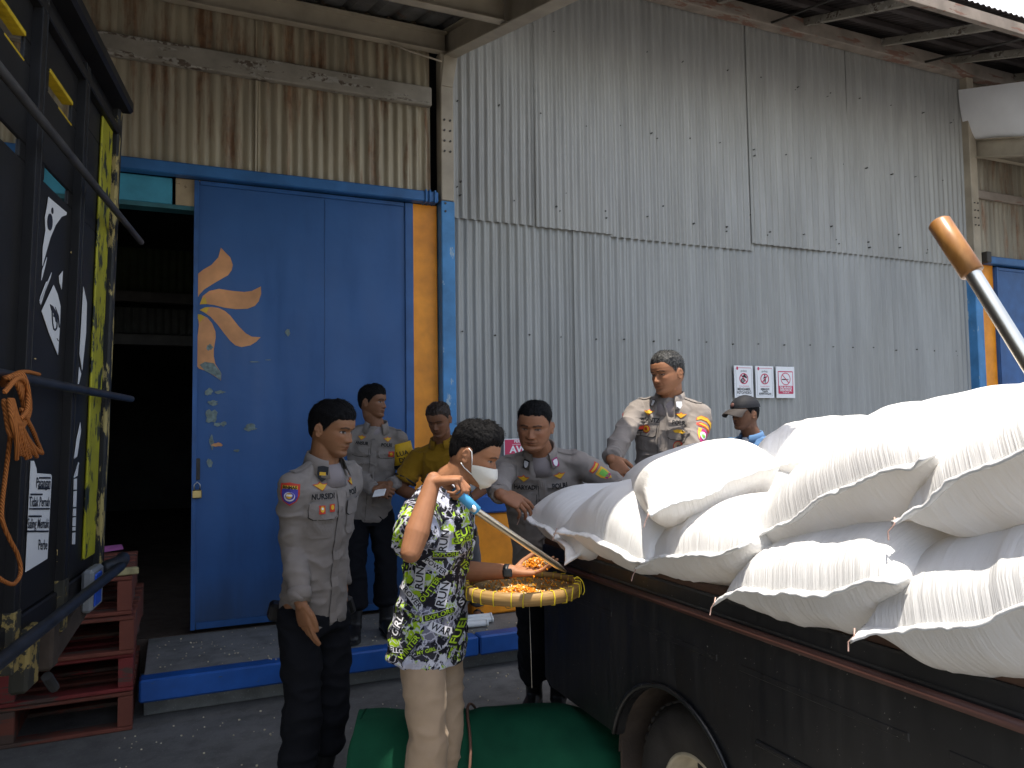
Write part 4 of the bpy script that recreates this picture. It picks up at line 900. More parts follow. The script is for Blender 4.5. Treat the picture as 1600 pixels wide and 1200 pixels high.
# orange rope bundle hanging on the middle rod
M_rope = Mat('orange_rope', 0.8, 0, 0.2); _w = M_rope.n.new('ShaderNodeTexWave'); _w.inputs['Scale'].default_value = 70; _w.bands_direction = 'DIAGONAL'; M_rope.l.new(M_rope.tc, _w.inputs['Vector'])
M_rope.col(M_rope.ramp(_w.outputs['Fac'], [(0.2, (0.24, 0.075, 0.018)), (0.8, (0.48, 0.17, 0.045))])); M_rope.bump(_w.outputs['Fac'], 0.5, 0.003); M_rope = M_rope.m
rp = thing('rope_bundle', 'bundle of orange rope hung over a rod on the side of the black truck', 'rope', tk(1.3, 0.1, 1.2))
mb = MB()
def sp(pts, e):
    return [side_az(px, py, ee) for (px, py), ee in zip(pts, e)]
def cat(P, n=10):
    P = [np.array(p, float) for p in P]; P = [2 * P[0] - P[1]] + P + [2 * P[-1] - P[-2]]; out = []
    for i in range(1, len(P) - 2):
        for k in range(n):
            t = k / n; out.append(0.5 * (2 * P[i] + (P[i + 1] - P[i - 1]) * t + (2 * P[i - 1] - 5 * P[i] + 4 * P[i + 1] - P[i + 2]) * t * t + (3 * P[i] - 3 * P[i + 1] + P[i + 2] - P[i - 1]) * t ** 3))
    return out + [P[-2]]
for i in range(9):
    x = -6 + i * 5.5; j = RNG.uniform(-4, 4)
    mb.tube(cat(sp([(2 + i * 2, 600 + j), (12 + x * 0.5, 590 - i), (26 + i * 2, 600), (38 + i * 1.2 + j * 0.3, 640), (30 + i * 0.6, 668), (16, 655 + i * 3), (6, 630 + j)], (0.06, 0.115, 0.13, 0.12, 0.12, 0.12, 0.11))), 0.0062, 7, round_caps=True)
for i in range(8):
    x = 24 + i * 5; j = RNG.uniform(-5, 5)
    mb.tube(cat(sp([(14 + i * 0.8, 625), (18 + i * 1.5, 655), (24 + i * 3.5 + j * 0.4, 690), (26 + i * 5.2, 712 + j)], (0.13, 0.135, 0.13, 0.115))), 0.006, 7, round_caps=True)
mb.tube(cat(sp([(8, 612), (26, 592), (38, 594), (44, 612), (42, 640), (34, 652)], [0.14] * 6)), 0.0065, 7, round_caps=True)
mb.tube(cat(sp([(14, 600), (24, 584), (42, 581), (61, 585)], (0.12, 0.10, 0.08, 0.07))), 0.006, 7, round_caps=True)
mb.tube(cat(sp([(17, 640), (16, 680), (10, 730), (3, 790), (4, 815), (14, 840), (28, 868), (32, 895), (22, 912), (6, 908), (-12, 895)], (0.13, 0.1, 0.08, 0.07, 0.07, 0.07, 0.07, 0.07, 0.07, 0.07, 0.07))), 0.006, 7, round_caps=True)
mb.tube(cat(sp([(33, 640), (50, 670), (58, 690), (66, 708)], (0.13, 0.12, 0.11, 0.10))), 0.006, 7, round_caps=True)
mb.build('rope', M_rope, rp, True)

# ------------------------------------------------------------------ people
def skin_mat():
    k = Mat('skin', 0.58, 0, 0.3)
    at = k.n.new('ShaderNodeAttribute'); at.attribute_name = 'Col'
    n = k.noise(38, 4); k.col(k.mix(1.0, at.outputs['Color'], k.ramp(n, [(0.3, (0.86, 0.86, 0.86)), (0.7, (1.0, 1.0, 1.0))]), 'MULTIPLY'))
    k.bump(k.noise(260, 3), 0.12, 0.001); k.b.inputs['Subsurface Weight'].default_value = 0.06; k.b.inputs['Subsurface Radius'].default_value = (0.012, 0.004, 0.002); k.b.inputs['Subsurface Scale'].default_value = 0.5
    return k.m
M_skin = skin_mat()
def cloth(name, c, var=0.14, weave=420, rough=0.85, bump=0.18):
    k = Mat(name, rough, 0, 0.15); n = k.noise(6, 5); f = k.noise(weave, 2)
    k.col(k.ramp(n, [(0.3, tuple(x * (1 - var) for x in c)), (0.7, tuple(min(1, x * (1 + var)) for x in c))]))
    h = k.mix(0.35, k.noise(22, 4), f); k.bump(h, bump, 0.004); k.b.inputs['Sheen Weight'].default_value = 0.08
    return k.m
M_uni = cloth('uniform_shirt', (0.215, 0.188, 0.168)); M_unidark = cloth('uniform_strap', (0.195, 0.172, 0.155)); M_navy = cloth('dark_trousers', (0.006, 0.0065, 0.009)); M_navy.node_tree.nodes['Principled BSDF'].inputs['Sheen Weight'].default_value = 0; M_khaki = cloth('beige_trousers', (0.36, 0.265, 0.18))
M_yel = cloth('mustard_shirt', (0.21, 0.112, 0.006)); M_greyt = cloth('grey_trousers', (0.10, 0.10, 0.11)); M_bluesh = cloth('blue_shirt', (0.09, 0.18, 0.33)); M_tee = cloth('grey_undershirt', (0.23, 0.20, 0.20)); M_teew = cloth('white_undershirt', (0.62, 0.62, 0.62))
M_boot = plain('black_leather', (0.010, 0.010, 0.011), 0.42, 0, 0.3, 30, 0.15); M_sole = plain('rubber_sole', (0.012, 0.012, 0.012), 0.8)
M_hair = Mat('black_hair', 0.7, 0, 0.1); M_hair.col(M_hair.ramp(M_hair.noise(1.0, 3, M_hair.co((160, 160, 50))), [(0.3, (0.002, 0.002, 0.0025)), (0.8, (0.010, 0.009, 0.009))])); M_hair.bump(M_hair.noise(1.0, 3, M_hair.co((260, 260, 70))), 0.6, 0.004); M_hair = M_hair.m
M_hairg = Mat('greying_hair', 0.55, 0, 0.3); M_hairg.col(M_hairg.ramp(M_hairg.noise(1.0, 4, M_hairg.co((120, 120, 60))), [(0.42, (0.006, 0.006, 0.006)), (0.8, (0.10, 0.097, 0.093))])); M_hairg.bump(M_hairg.noise(1.0, 3, M_hairg.co((260, 260, 70))), 0.6, 0.004); M_hairg = M_hairg.m
M_hairb = Mat('brown_black_hair', 0.5, 0, 0.3); M_hairb.col(M_hairb.ramp(M_hairb.noise(1.0, 3, M_hairb.co((160, 160, 50))), [(0.3, (0.008, 0.006, 0.005)), (0.8, (0.05, 0.028, 0.018))])); M_hairb.bump(M_hairb.noise(1.0, 3, M_hairb.co((260, 260, 70))), 0.6, 0.004); M_hairb = M_hairb.m
M_thread = plain('black_thread', (0.010, 0.010, 0.012), 0.7); M_pyel = plain('patch_yellow', (0.62, 0.36, 0.02), 0.6, 0, 0.1); M_pred = plain('patch_red', (0.48, 0.04, 0.02), 0.6, 0, 0.1); M_pblue = plain('patch_blue', (0.06, 0.05, 0.32), 0.6, 0, 0.1); M_pwhite = plain('patch_white', (0.7, 0.7, 0.72), 0.6, 0, 0.1); M_pgreen = plain('patch_green', (0.15, 0.42, 0.05), 0.6, 0, 0.1); M_pnavy = plain('patch_navy', (0.02, 0.025, 0.05), 0.6); M_pmag = plain('patch_magenta', (0.35, 0.02, 0.13), 0.6)
M_armb = plain('armband_yellow', (0.60, 0.36, 0.01), 0.6, 0, 0.1)

def nrm(v): v = np.array(v, float); return v / np.linalg.norm(v)
def head_dir(psi): a = psi * math.pi / 180 + YAW; return np.array([math.sin(a), math.cos(a), 0.0])
def rotv(v, ax, ang):
    return np.array(Matrix.Rotation(ang, 3, Vector(ax)) @ Vector(v))

# --- head surface in head coordinates: x right, y forward, z up from the chin
_hz = np.array([0.000, 0.010, 0.022, 0.035, 0.045, 0.057, 0.070, 0.085, 0.100, 0.115, 0.130, 0.150, 0.170, 0.190, 0.207, 0.219, 0.226])
_yf = np.array([0.070, 0.088, 0.093, 0.088, 0.0905, 0.093, 0.0915, 0.092, 0.0915, 0.0885, 0.0955, 0.0955, 0.090, 0.077, 0.056, 0.030, 0.000])
_yb = np.array([0.020, 0.000, -0.020, -0.045, -0.060, -0.074, -0.084, -0.091, -0.096, -0.100, -0.1025, -0.102, -0.096, -0.084, -0.063, -0.035, -0.012])
_wd = np.array([0.018, 0.032, 0.043, 0.051, 0.0565, 0.062, 0.067, 0.0695, 0.0715, 0.0725, 0.0735, 0.0755, 0.0735, 0.065, 0.050, 0.030, 0.004])
def g2(x, z, cx, cz, sx, sz): return np.exp(-((x - cx) / sx) ** 2 - ((z - cz) / sz) ** 2)
def head_surf(az, z, fat=1.0, detail=True, jaw=1.0):
    yf = np.interp(z, _hz, _yf); yb = np.interp(z, _hz, _yb)
    w = np.interp(z, _hz, _wd) * (1 + (fat - 1) * np.clip((0.15 - z) / 0.10, 0, 1)) * (1 + (jaw - 1) * np.clip((0.06 - z) / 0.05, 0, 1))
    cy = (yf + yb) / 2; hd = (yf - yb) / 2; c, s = np.cos(az), np.sin(az); n = 2.35
    r = (np.abs(c / hd) ** n + np.abs(s / np.maximum(w, 1e-4)) ** n) ** (-1 / n)
    x = r * s; y = cy + r * c
    if detail:
        ft = np.clip((c + 0.05) / 0.3, 0, 1); ax = np.abs(x)
        # nose
        h = np.interp(z, [0.062, 0.068, 0.072, 0.078, 0.084, 0.098, 0.114, 0.126], [0, 0.002, 0.013, 0.0205, 0.0195, 0.0115, 0.004, 0.0])
        wn = np.interp(z, [0.07, 0.082, 0.1, 0.12], [0.0125, 0.0120, 0.0085, 0.0085]); d = h * np.exp(-(x / wn) ** 2)
        d += 0.0085 * g2(ax, z, 0.0155, 0.0775, 0.0065, 0.0065) - 0.003 * g2(ax, z, 0.008, 0.0695, 0.004, 0.003)
        # eyes and brows
        d -= 0.0085 * g2(ax, z, 0.031, 0.1155, 0.0175, 0.0105); d -= 0.004 * g2(ax, z, 0.014, 0.116, 0.006, 0.010)
        d += 0.0052 * g2(ax, z, 0.0315, 0.1135, 0.0125, 0.0075); d += 0.0040 * g2(ax, z, 0.030, 0.1315, 0.022, 0.006)
        d -= 0.0016 * g2(ax, z, 0.032, 0.1195, 0.013, 0.0016); d -= 0.0018 * g2(ax, z, 0.033, 0.1045, 0.013, 0.0022)
        # mouth, cheeks, chin
        d += 0.0042 * g2(x, z, 0, 0.0545, 0.019, 0.0042) + 0.0052 * g2(x, z, 0, 0.0445, 0.017, 0.0046) - 0.0050 * g2(x, z, 0, 0.0497, 0.024, 0.0017)
        d -= 0.0030 * g2(ax, z, 0.026, 0.0497, 0.004, 0.005); d -= 0.003 * g2(x, z, 0, 0.034, 0.020, 0.005); d += 0.003 * g2(x, z, 0, 0.018, 0.016, 0.010)
        d += 0.0035 * g2(ax, z, 0.046, 0.093, 0.016, 0.013); d -= 0.0026 * np.exp(-((ax - (0.020 + (0.078 - z) * 0.55)) / 0.0035) ** 2) * np.clip((0.082 - z) / 0.01, 0, 1) * np.clip((z - 0.045) / 0.01, 0, 1)
        d -= 0.0012 * g2(x, z, 0, 0.129, 0.0025, 0.008)
        y = y + d * ft
    return np.stack([x, y, z], -1)
NAZ, NZ = 168, 110
_phi = np.arange(NAZ) / NAZ * 2 * math.pi - math.pi
AZ = _phi - 0.55 * np.sin(_phi) * 0.8
ZZ = np.concatenate([np.linspace(0.0008, 0.15, 84), np.linspace(0.15, 0.2255, NZ - 84 + 1)[1:]])
def head_mesh(mb, frame, org, fat=1.0, jaw=1.0, sc=1.0):
    A, Zg = np.meshgrid(AZ, ZZ); P = head_surf(A.ravel(), Zg.ravel(), fat, True, jaw) * sc @ frame + org
    F = [(j * NAZ + i, j * NAZ + (i + 1) % NAZ, (j + 1) * NAZ + (i + 1) % NAZ, (j + 1) * NAZ + i) for j in range(NZ - 1) for i in range(NAZ)]
    F += [tuple(range(NAZ))[::-1], tuple((NZ - 1) * NAZ + q for q in range(NAZ))]
    mb.add(P, F)
    for sg in (-1, 1):                                     # ears
        def ear(u, v):
            a = u * 6.2832; b = (v - 0.5) * math.pi; cb = max(math.cos(b), 0.02)
            rz = 0.031 * (1 if math.sin(a) > 0 else 0.95); ry = 0.0185 * (1.0 if math.sin(a) > -0.2 else 0.75)
            p = np.array([0.0085 * math.sin(b), ry * math.cos(a) * cb, rz * math.sin(a) * cb])
            rr = math.hypot(p[1] / 0.0185, p[2] / 0.031)
            if math.sin(b) > 0: p[0] -= 0.007 * math.exp(-((rr - 0.35) / 0.3) ** 2)
            t = 0.42; q = np.array([p[0] * math.cos(t) - p[1] * math.sin(t) * -1 * -1, p[0] * math.sin(t) * -1 + p[1] * math.cos(t), p[2]])
            return (np.array([sg * (0.0725 * (1 + (fat - 1) * 0.4) + 0.007 + q[0]), -0.010 + q[1] - 0.12 * q[2], 0.100 + q[2]]) * sc) @ frame + org
        mb.grid(ear, 22, 12, True)
        o = len(mb.v) - 22 * 13
        mb.f += [tuple(o + q for q in range(22))[::-1], tuple(o + 22 * 12 + q for q in range(22))]; mb.mi += [0, 0]

def hair_z(az, style):
    """height of the hairline at azimuth az (0 = front)"""
    a = np.abs(az) * 180 / math.pi
    if style == 'crew': return np.interp(a, [0, 25, 42, 52, 62, 74, 80, 84, 100, 118, 130, 150, 180], [0.178, 0.178, 0.172, 0.155, 0.142, 0.118, 0.108, 0.128, 0.136, 0.120, 0.085, 0.066, 0.060])
    if style == 'full': return np.interp(a, [0, 25, 42, 52, 62, 74, 80, 84, 100, 118, 130, 150, 180], [0.166, 0.166, 0.162, 0.150, 0.136, 0.108, 0.098, 0.120, 0.132, 0.110, 0.074, 0.054, 0.050])
    if style == 'bald': return np.interp(a, [0, 25, 42, 52, 62, 74, 80, 84, 100, 118, 130, 150, 180], [0.194, 0.190, 0.182, 0.165, 0.146, 0.124, 0.114, 0.130, 0.138, 0.120, 0.085, 0.066, 0.060])
    return np.full_like(a, 0.17)
def hair_part(frame, org, root, mat, style, top=0.016, sidet=0.006, fat=1.0, seed=0, sc=1.0, front=0.0):
    az = np.linspace(-math.pi, math.pi, 180, endpoint=False); nv = 46
    V = []
    hz = hair_z(az, style) + 0.009 * (vnoise(np.c_[np.cos(az) * 13 + seed, np.sin(az) * 9, az * 0]) - 0.5)
    for j in range(nv + 1):
        t = j / nv; z = hz + (0.2255 - hz) * t ** 0.9
        P = head_surf(az, z, fat, False)
        C = np.array([0, -0.005, 0.115]); N = P - C; N /= np.linalg.norm(N, axis=1)[:, None]
        zt = np.clip((z - 0.14) / 0.07, 0, 1); th = sidet * 0.6 + (top * 0.85 - sidet * 0.6) * zt ** 1.2
        th = th * np.clip((z - hz) / 0.022, 0, 1) ** 0.8 - 0.0025 * (j == 0)
        fr = np.clip((np.cos(az) - 0.3) / 0.5, 0, 1) * zt; th = th + front * fr * np.clip((z - hz) / 0.012, 0, 1)
        q = P / sc
        nz = vnoise(np.c_[P[:, 0] * 150 + seed, P[:, 1] * 45, P[:, 2] * 90]) - 0.5; n2 = fbm(np.c_[P[:, 0] * 40 + seed, P[:, 1] * 26, P[:, 2] * 40], 2) - 0.5
        th = th + (nz * 0.0055 + n2 * 0.009) * np.clip(th / 0.01, 0, 1)
        V.append(P + N * th[:, None])
    V = np.concatenate(V) * sc @ frame + org; n = len(az)
    mb = MB(); F = [(j * n + i, j * n + (i + 1) % n, (j + 1) * n + (i + 1) % n, (j + 1) * n + i) for j in range(nv) for i in range(n)] + [tuple(nv * n + q for q in range(n))]
    mb.add(V, F)
    rs = np.random.default_rng(seed + 5); G = V.reshape(nv + 1, n, 3); ctr = (np.array([0, -0.01, 0.11]) * sc) @ frame + org; back = -frame[1]; upv = frame[2]; SV = []; SF = []
    for _ in range(2600):
        j = int(rs.integers(4, nv - 1)); i = int(rs.integers(n)); p = G[j, i]; nn = p - ctr; nn /= np.linalg.norm(nn); q = j / nv
        if rs.random() > 0.35 + 0.65 * q: continue
        g = (upv if q < 0.45 else frame[1] * (0.7 if front > 0 else -0.4)) * 0.6 + (-upv * 0.9 if q < 0.45 else 0) + rs.normal(0, 0.35, 3); g = g - nn * (g @ nn); g /= np.linalg.norm(g) + 1e-9
        L = (0.006 + (top * 0.75) * q) * rs.uniform(0.6, 1.1); w = np.cross(g, nn) * 0.0011; b0 = p - nn * 0.0015; o = len(SV)
        SV += [b0 + w, b0 - w, b0 + g * L * 0.6 + nn * L * 0.22, b0 + g * L * 0.95 + nn * L * (0.30 + 0.2 * rs.random())]; SF += [(o, o + 1, o + 2), (o + 1, o + 3, o + 2)]
    mb.add(SV, SF); return mb.build('hair', mat, root, True, False)

def hand_mesh(mb, wrist, d, n, left, curl=(30, 30, 35, 40), thumb=(0.3, 20), spread=4, s=1.0, pips=1.1):
    """d: towards the fingers, n: the way the palm faces; adds palm, fingers and thumb; returns knuckle centre"""
    d = nrm(d); n = np.array(n, float); n = nrm(n - d * (n @ d)); th = np.cross(n, d) if left else np.cross(d, n)
    W = np.array(wrist, float)
    mb.loft([(W - d * 0.012 * s, th * 0.025 * s, n * 0.018 * s), (W + d * 0.012 * s, th * 0.028 * s, n * 0.0175 * s), (W + d * 0.04 * s, th * 0.037 * s, n * 0.0165 * s), (W + d * 0.07 * s, th * 0.041 * s, n * 0.0145 * s), (W + d * 0.090 * s, th * 0.039 * s, n * 0.0115 * s), (W + d * 0.097 * s, th * 0.034 * s, n * 0.007 * s)], 20, 2.6)
    Ls = ((0.043, 0.026, 0.021), (0.047, 0.029, 0.022), (0.043, 0.027, 0.021), (0.034, 0.020, 0.019)); off = (0.0305, 0.0105, -0.0095, -0.0290); back = (0.004, 0.0, 0.003, 0.011)
    for k in range(4):
        p = W + (d * (0.088 - back[k]) + th * off[k]) * s; sp = (1.5 - k) * spread * math.pi / 180
        dd = d * math.cos(sp) + th * math.sin(sp); c = curl[k] * math.pi / 180
        pts = [p - dd * 0.012 * s, p]; ang = 0
        for q, (L, f) in enumerate(zip(Ls[k], (1.0, pips, 0.7))):
            ang += c * f; p = p + (dd * math.cos(ang) + n * math.sin(ang)) * L * s; pts.append(p)
        r = (0.0088, 0.0090, 0.0085, 0.0075)[k] * s; mb.tube(pts, [r * 1.02, r * 1.06, r, r * 0.92, r * 0.74], 12, round_caps=True)
    relaxed = len(thumb) > 2; o, tc = thumb[:2]; p = W + (d * 0.022 + th * 0.024) * s; q = tc * math.pi / 180
    t0 = nrm(d * 0.62 + th * 0.70 * (1 - o) + n * (0.25 + 0.75 * o)); t1 = nrm(d * (0.85) + th * 0.35 * (1 - 1.5 * o) + n * (0.3 + 0.6 * o)); t2 = nrm(t1 * math.cos(q) + (-th * 0.6 + n * 0.5) * math.sin(q))
    if relaxed: t0 = nrm(d * 0.86 + th * 0.42 + n * 0.25); t1 = nrm(d * 0.97 + th * 0.02 + n * 0.22); t2 = nrm(d - th * 0.15 + n * 0.2)
    pts = [p - t0 * 0.01 * s, p, p + t0 * 0.042 * s]; pts += [pts[-1] + t1 * 0.034 * s]; pts += [pts[-1] + t2 * 0.026 * s]
    mb.tube(pts, [0.014 * s, 0.0145 * s, 0.0118 * s, 0.0105 * s, 0.0078 * s], 12, round_caps=True)
    return W + d * 0.09 * s

def np_mesh(me):
    n = len(me.vertices); V = np.empty(n * 3); me.vertices.foreach_get('co', V); V = V.reshape(-1, 3)
    e = np.empty(len(me.edges) * 2, int); me.edges.foreach_get('vertices', e); return V, e.reshape(-1, 2)
def smooth(V, E, it, f=0.5, w=None):
    n = len(V); deg = np.bincount(E.ravel(), minlength=n)[:, None]
    for _ in range(it):
        S = np.zeros_like(V)
        for k in range(3): S[:, k] = np.bincount(E[:, 0], V[E[:, 1], k], n) + np.bincount(E[:, 1], V[E[:, 0], k], n)
        D = (S / np.maximum(deg, 1) - V) * f
        V = V + (D if w is None else D * w[:, None])
    return V
def remesh(mb, vox, name, root):
    me = mb.mesh('tmp'); b = bmesh.new(); b.from_mesh(me); bmesh.ops.recalc_face_normals(b, faces=b.faces); b.to_mesh(me); b.free()
    o = bpy.data.objects.new('tmp', me); COL.objects.link(o); r = o.modifiers.new('r', 'REMESH'); r.mode = 'VOXEL'; r.voxel_size = vox
    bpy.context.view_layer.update(); out = bpy.data.meshes.new_from_object(o.evaluated_get(bpy.context.evaluated_depsgraph_get()))
    bpy.data.objects.remove(o); bpy.data.meshes.remove(me); out.name = name; return out
def normals(me): 
    N = np.empty(len(me.vertices) * 3); me.vertices.foreach_get('normal', N); return N.reshape(-1, 3)
def finish(me, V, name, mat, root):
    M = np.array(wm(root).inverted()); V = V @ M[:3, :3].T + M[:3, 3]; me.vertices.foreach_set('co', V.ravel()); me.update()
    return link(name, me, mat, root, True)

def ik(S, T, a, b, pole):
    S, T = np.array(S, float), np.array(T, float); D = T - S; L = np.linalg.norm(D)
    if L > (a + b) * 0.995: k = L / ((a + b) * 0.995); a *= k; b *= k
    d = D / L; x = (a * a - b * b + L * L) / (2 * L); h = math.sqrt(max(a * a - x * x, 0)); p = np.array(pole, float); p = p - d * (p @ d); p /= np.linalg.norm(p)
    return S + d * x + p * h

def wrinkle(P, N, amp, seed, sc=1.0, dirv=None):
    """cloth folds: ridged, stretched noise plus soft undulation"""
    Q = P * np.array([10, 10, 17]) * sc; Q = Q + 1.6 * np.c_[fbm(P * 7 + seed, 2), fbm(P * 7 + seed + 9, 2), fbm(P * 7 + seed + 5, 2)]
    a = 1 - np.abs(2 * vnoise(Q + seed * 3.3) - 1); b = fbm(P * 5 * sc + seed, 3) - 0.5
    fine = 1 - np.abs(2 * vnoise(Q * 2.3 + seed) - 1)
    return P + N * (amp * ((a ** 3 - 0.25) * 1.45 + b * 1.0 + (fine ** 2 - 0.35) * 0.35))[:, None]

class Person:
    def __init__(s, label, H, chest_psi, pelvis, neck, feet, group=None, slim=1.0, belly=0.0, roll=0.0):
        s.H = H; s.k = H / 1.68; s.slim = slim; s.belly = belly
        s.pel = np.array(pelvis, float); s.neck = np.array(neck, float)
        s.up = nrm(s.neck - s.pel); f = head_dir(chest_psi); s.fwd = nrm(f - s.up * (f @ s.up)); s.right = np.cross(s.fwd, s.up)
        pf_ = head_dir(chest_psi); s.pr = np.cross(pf_, (0, 0, 1)); s.pf = pf_
        base = (np.array(feet[0][0]) + np.array(feet[1][0])) / 2; base[2] = min(feet[0][0][2], feet[1][0][2]) - 0.075 * s.k
        s.root = thing('person', label, 'person', base, 0, group); s.feet = feet; s.seed = len(label)
        s.sh = {}; k = s.k
        for nm, sg in (('R', 1), ('L', -1)): s.sh[nm] = s.neck - s.up * 0.084 * k + s.right * sg * 0.160 * k * (0.7 + 0.3 * slim)
        s.arms = {}; s.hand = {}
    def arm(s, nm, wrist, pole, ua=0.27, fa=0.24):
        W = np.array(wrist, float); E = ik(s.sh[nm], W, ua * s.k, fa * s.k, pole); s.arms[nm] = (s.sh[nm], E, W); return E
    def head(s, chin_dir_psi, pitch, roll, centre, fat=1.0, jaw=1.0, skin=(0.30, 0.145, 0.075), hair='crew', hairmat=None, hs=1.0, eyes=0.5):
        """centre: midpoint between the ears (world)"""
        f0 = head_dir(chin_dir_psi); r = np.cross(f0, (0, 0, 1.0)); f = rotv(f0, r, pitch * math.pi / 180); u = np.cross(r, f)
        r, u = rotv(r, f, roll * math.pi / 180), rotv(u, f, roll * math.pi / 180)
        s.hf = np.array([r, f, u]); s.hs = hs * s.k * 0.95; s.ho = np.array(centre, float) - (np.array([0, -0.008, 0.105]) * s.hs) @ s.hf
        s.fat = fat; s.jaw = jaw; s.skin = skin; s.hairstyle = hair; s.hairmat = hairmat or M_hair; s.eyes = eyes
    def hp(s, x, y, z): return (np.array([x, y, z]) * s.hs) @ s.hf + s.ho
    def body(s, hands, vox=0.0027, brow=1.0, stubble=0.0):
        k = s.k; mb = MB(); head_mesh(mb, s.hf, s.ho, s.fat, s.jaw, s.hs)
        a = s.hp(0, -0.022, 0.085); c = s.hp(0, -0.012, 0.035); nk = s.neck; nr = 0.057 * k * (0.85 + 0.15 * s.fat)
        mb.tube([a, c * 0.85 + nk * 0.15, c * 0.35 + nk * 0.65, nk - s.up * 0.02 * k, nk - s.up * 0.08 * k], [nr * 0.90, nr * 0.98, nr, nr * 1.12, nr * 1.5], 22, round_caps=True)
        mb.tube([nk - s.up * 0.06 * k, s.neck * 0.5 + s.pel * 0.5, s.pel], [0.075 * k, 0.085 * k, 0.08 * k], 18, round_caps=True)
        for nm in ('R', 'L'):
            S, E, Wr = s.arms[nm]; mb.tube([s.neck - s.up * 0.07 * k, S], [0.05 * k, 0.047 * k], 14, round_caps=True)
            d = nrm(Wr - E); mb.tube([S, S * 0.5 + E * 0.5, E], [0.048 * k, 0.043 * k, 0.034 * k], 18, round_caps=True)
            mb.tube([E, E * 0.72 + Wr * 0.28, E * 0.4 + Wr * 0.6, Wr, Wr + d * 0.01], [0.034 * k, 0.0405 * k, 0.034 * k, 0.0265 * k, 0.024 * k], 18, round_caps=True)
        for nm, hnd in hands.items():
            hnd = dict(hnd); d = hnd.pop('d'); n = hnd.pop('n'); hand_mesh(mb, s.arms[nm][2], d, n, nm == 'L', s=k, **hnd)
        for i, (ank, toe) in enumerate(s.feet):
            hip = s.pel + s.pr * (0.085 * k * (1 if i == 0 else -1)); kn = s.knees[i]
            mb.tube([s.pel, hip], [0.07 * k, 0.06 * k], 14, round_caps=True); mb.tube([hip, kn, ank], [0.055 * k, 0.045 * k, 0.034 * k], 14, round_caps=True)
            mb.tube([np.array(ank) - (0, 0, 0.03 * k), np.array(ank) + head_dir(toe) * 0.14 * k - (0, 0, 0.05 * k)], [0.030 * k, 0.022 * k], 12, round_caps=True)
        me = remesh(mb, vox, 'body', s.root); V, E = np_mesh(me); V = smooth(V, E, 2, 0.4)
        # skin, lip, brow and eye colours; recess shade painted into mouth line and nostrils
        Lc = ((V - s.ho) @ s.hf.T) / s.hs; x, y, z = Lc.T; ax = np.abs(x)
        inh = (z > -0.02) & (z < 0.24) & (ax < 0.1) & (y > -0.12) & (y < 0.14)
        C = np.tile(np.array(s.skin), (len(V), 1)); C = C * (0.93 + 0.14 * fbm(V * 14, 2))[:, None]
        def mixc(w, c):
            nonlocal C; w = (np.clip(w, 0, 1) * inh)[:, None]; C = C * (1 - w) + np.array(c) * w
        sk = np.array(s.skin); fr = np.clip((y - 0.045) / 0.02, 0, 1)
        mixc(0.35 * g2(ax, z, 0.045, 0.085, 0.02, 0.02) * fr, sk * (1.12, 0.9, 0.85)); mixc(0.5 * g2(x, z, 0, 0.077, 0.016, 0.010) * fr, sk * (1.1, 0.9, 0.85))
        lip = np.maximum(g2(x, z, 0, 0.0545, 0.020, 0.0036), g2(x, z, 0, 0.0445, 0.018, 0.0042)) * fr; mixc(np.clip(lip * 1.6 - 0.35, 0, 1) * 0.75, sk * (0.80, 0.52, 0.52))
        mixc(np.clip(1.5 * g2(x, z, 0, 0.0497, 0.023, 0.0018), 0, 1) * 0.85 * fr, sk * 0.22)
        bz = 0.1305 + 0.004 * np.clip((ax - 0.012) / 0.02, 0, 1) - 0.006 * np.clip((ax - 0.036) / 0.014, 0, 1)
        mixc(np.clip(1.5 - np.abs(z - bz) / 0.0036, 0, 1) * (ax > 0.011) * (ax < 0.050) * fr * 0.85 * brow, (0.012, 0.009, 0.008))
        ey = (ax - 0.0315) / 0.0145; op = 0.0045 * s.eyes * 2 * np.sqrt(np.clip(1 - ey ** 2, 0, 1)); ez = z - 0.1128
        ine = (np.abs(ez) < op) & (np.abs(ey) < 1); mixc(ine * fr, (0.34, 0.29, 0.26)); mixc(ine * (((ax - 0.0315) ** 2 + ez ** 2) < 0.0062 ** 2) * fr, (0.014, 0.009, 0.007))
        mixc((np.abs(ez - op) < 0.0019) * (np.abs(ey) < 1.08) * fr * 0.92, (0.016, 0.010, 0.008)); mixc((np.abs(ez + op) < 0.0012) * (np.abs(ey) < 1.0) * fr * 0.4, sk * 0.35)
        mixc(0.45 * g2(ax, z, 0.031, 0.105, 0.016, 0.005) * fr, sk * 0.7); mixc(np.clip(1.6 * g2(ax, z, 0.0085, 0.0695, 0.0042, 0.0028), 0, 1) * fr * 0.8, sk * 0.2)
        if stubble: mixc(stubble * np.clip(1.4 * g2(x, z, 0, 0.0615, 0.024, 0.0042) + g2(x, z, 0, 0.02, 0.028, 0.016) * 0.8, 0, 1) * fr, (0.05, 0.04, 0.037))
        az = np.arctan2(x, y); hz = hair_z(az, s.hairstyle if s.hairstyle != 'none' else 'crew') - 0.004
        mixc(np.clip((z - hz) / 0.012, 0, 1) * (ax < 0.0775) * 0.75, (0.02, 0.015, 0.013))
        me.color_attributes.new('Col', 'FLOAT_COLOR', 'POINT'); me.color_attributes['Col'].data.foreach_set('color', np.c_[C, np.ones(len(C))].ravel())
        o = finish(me, V, 'body', M_skin, s.root)
        if s.hairstyle != 'none': hair_part(s.hf, s.ho, s.root, s.hairmat, s.hairstyle, fat=1.0, seed=s.seed % 17, sc=s.hs, **getattr(s, 'hairopt', {}))
        return o
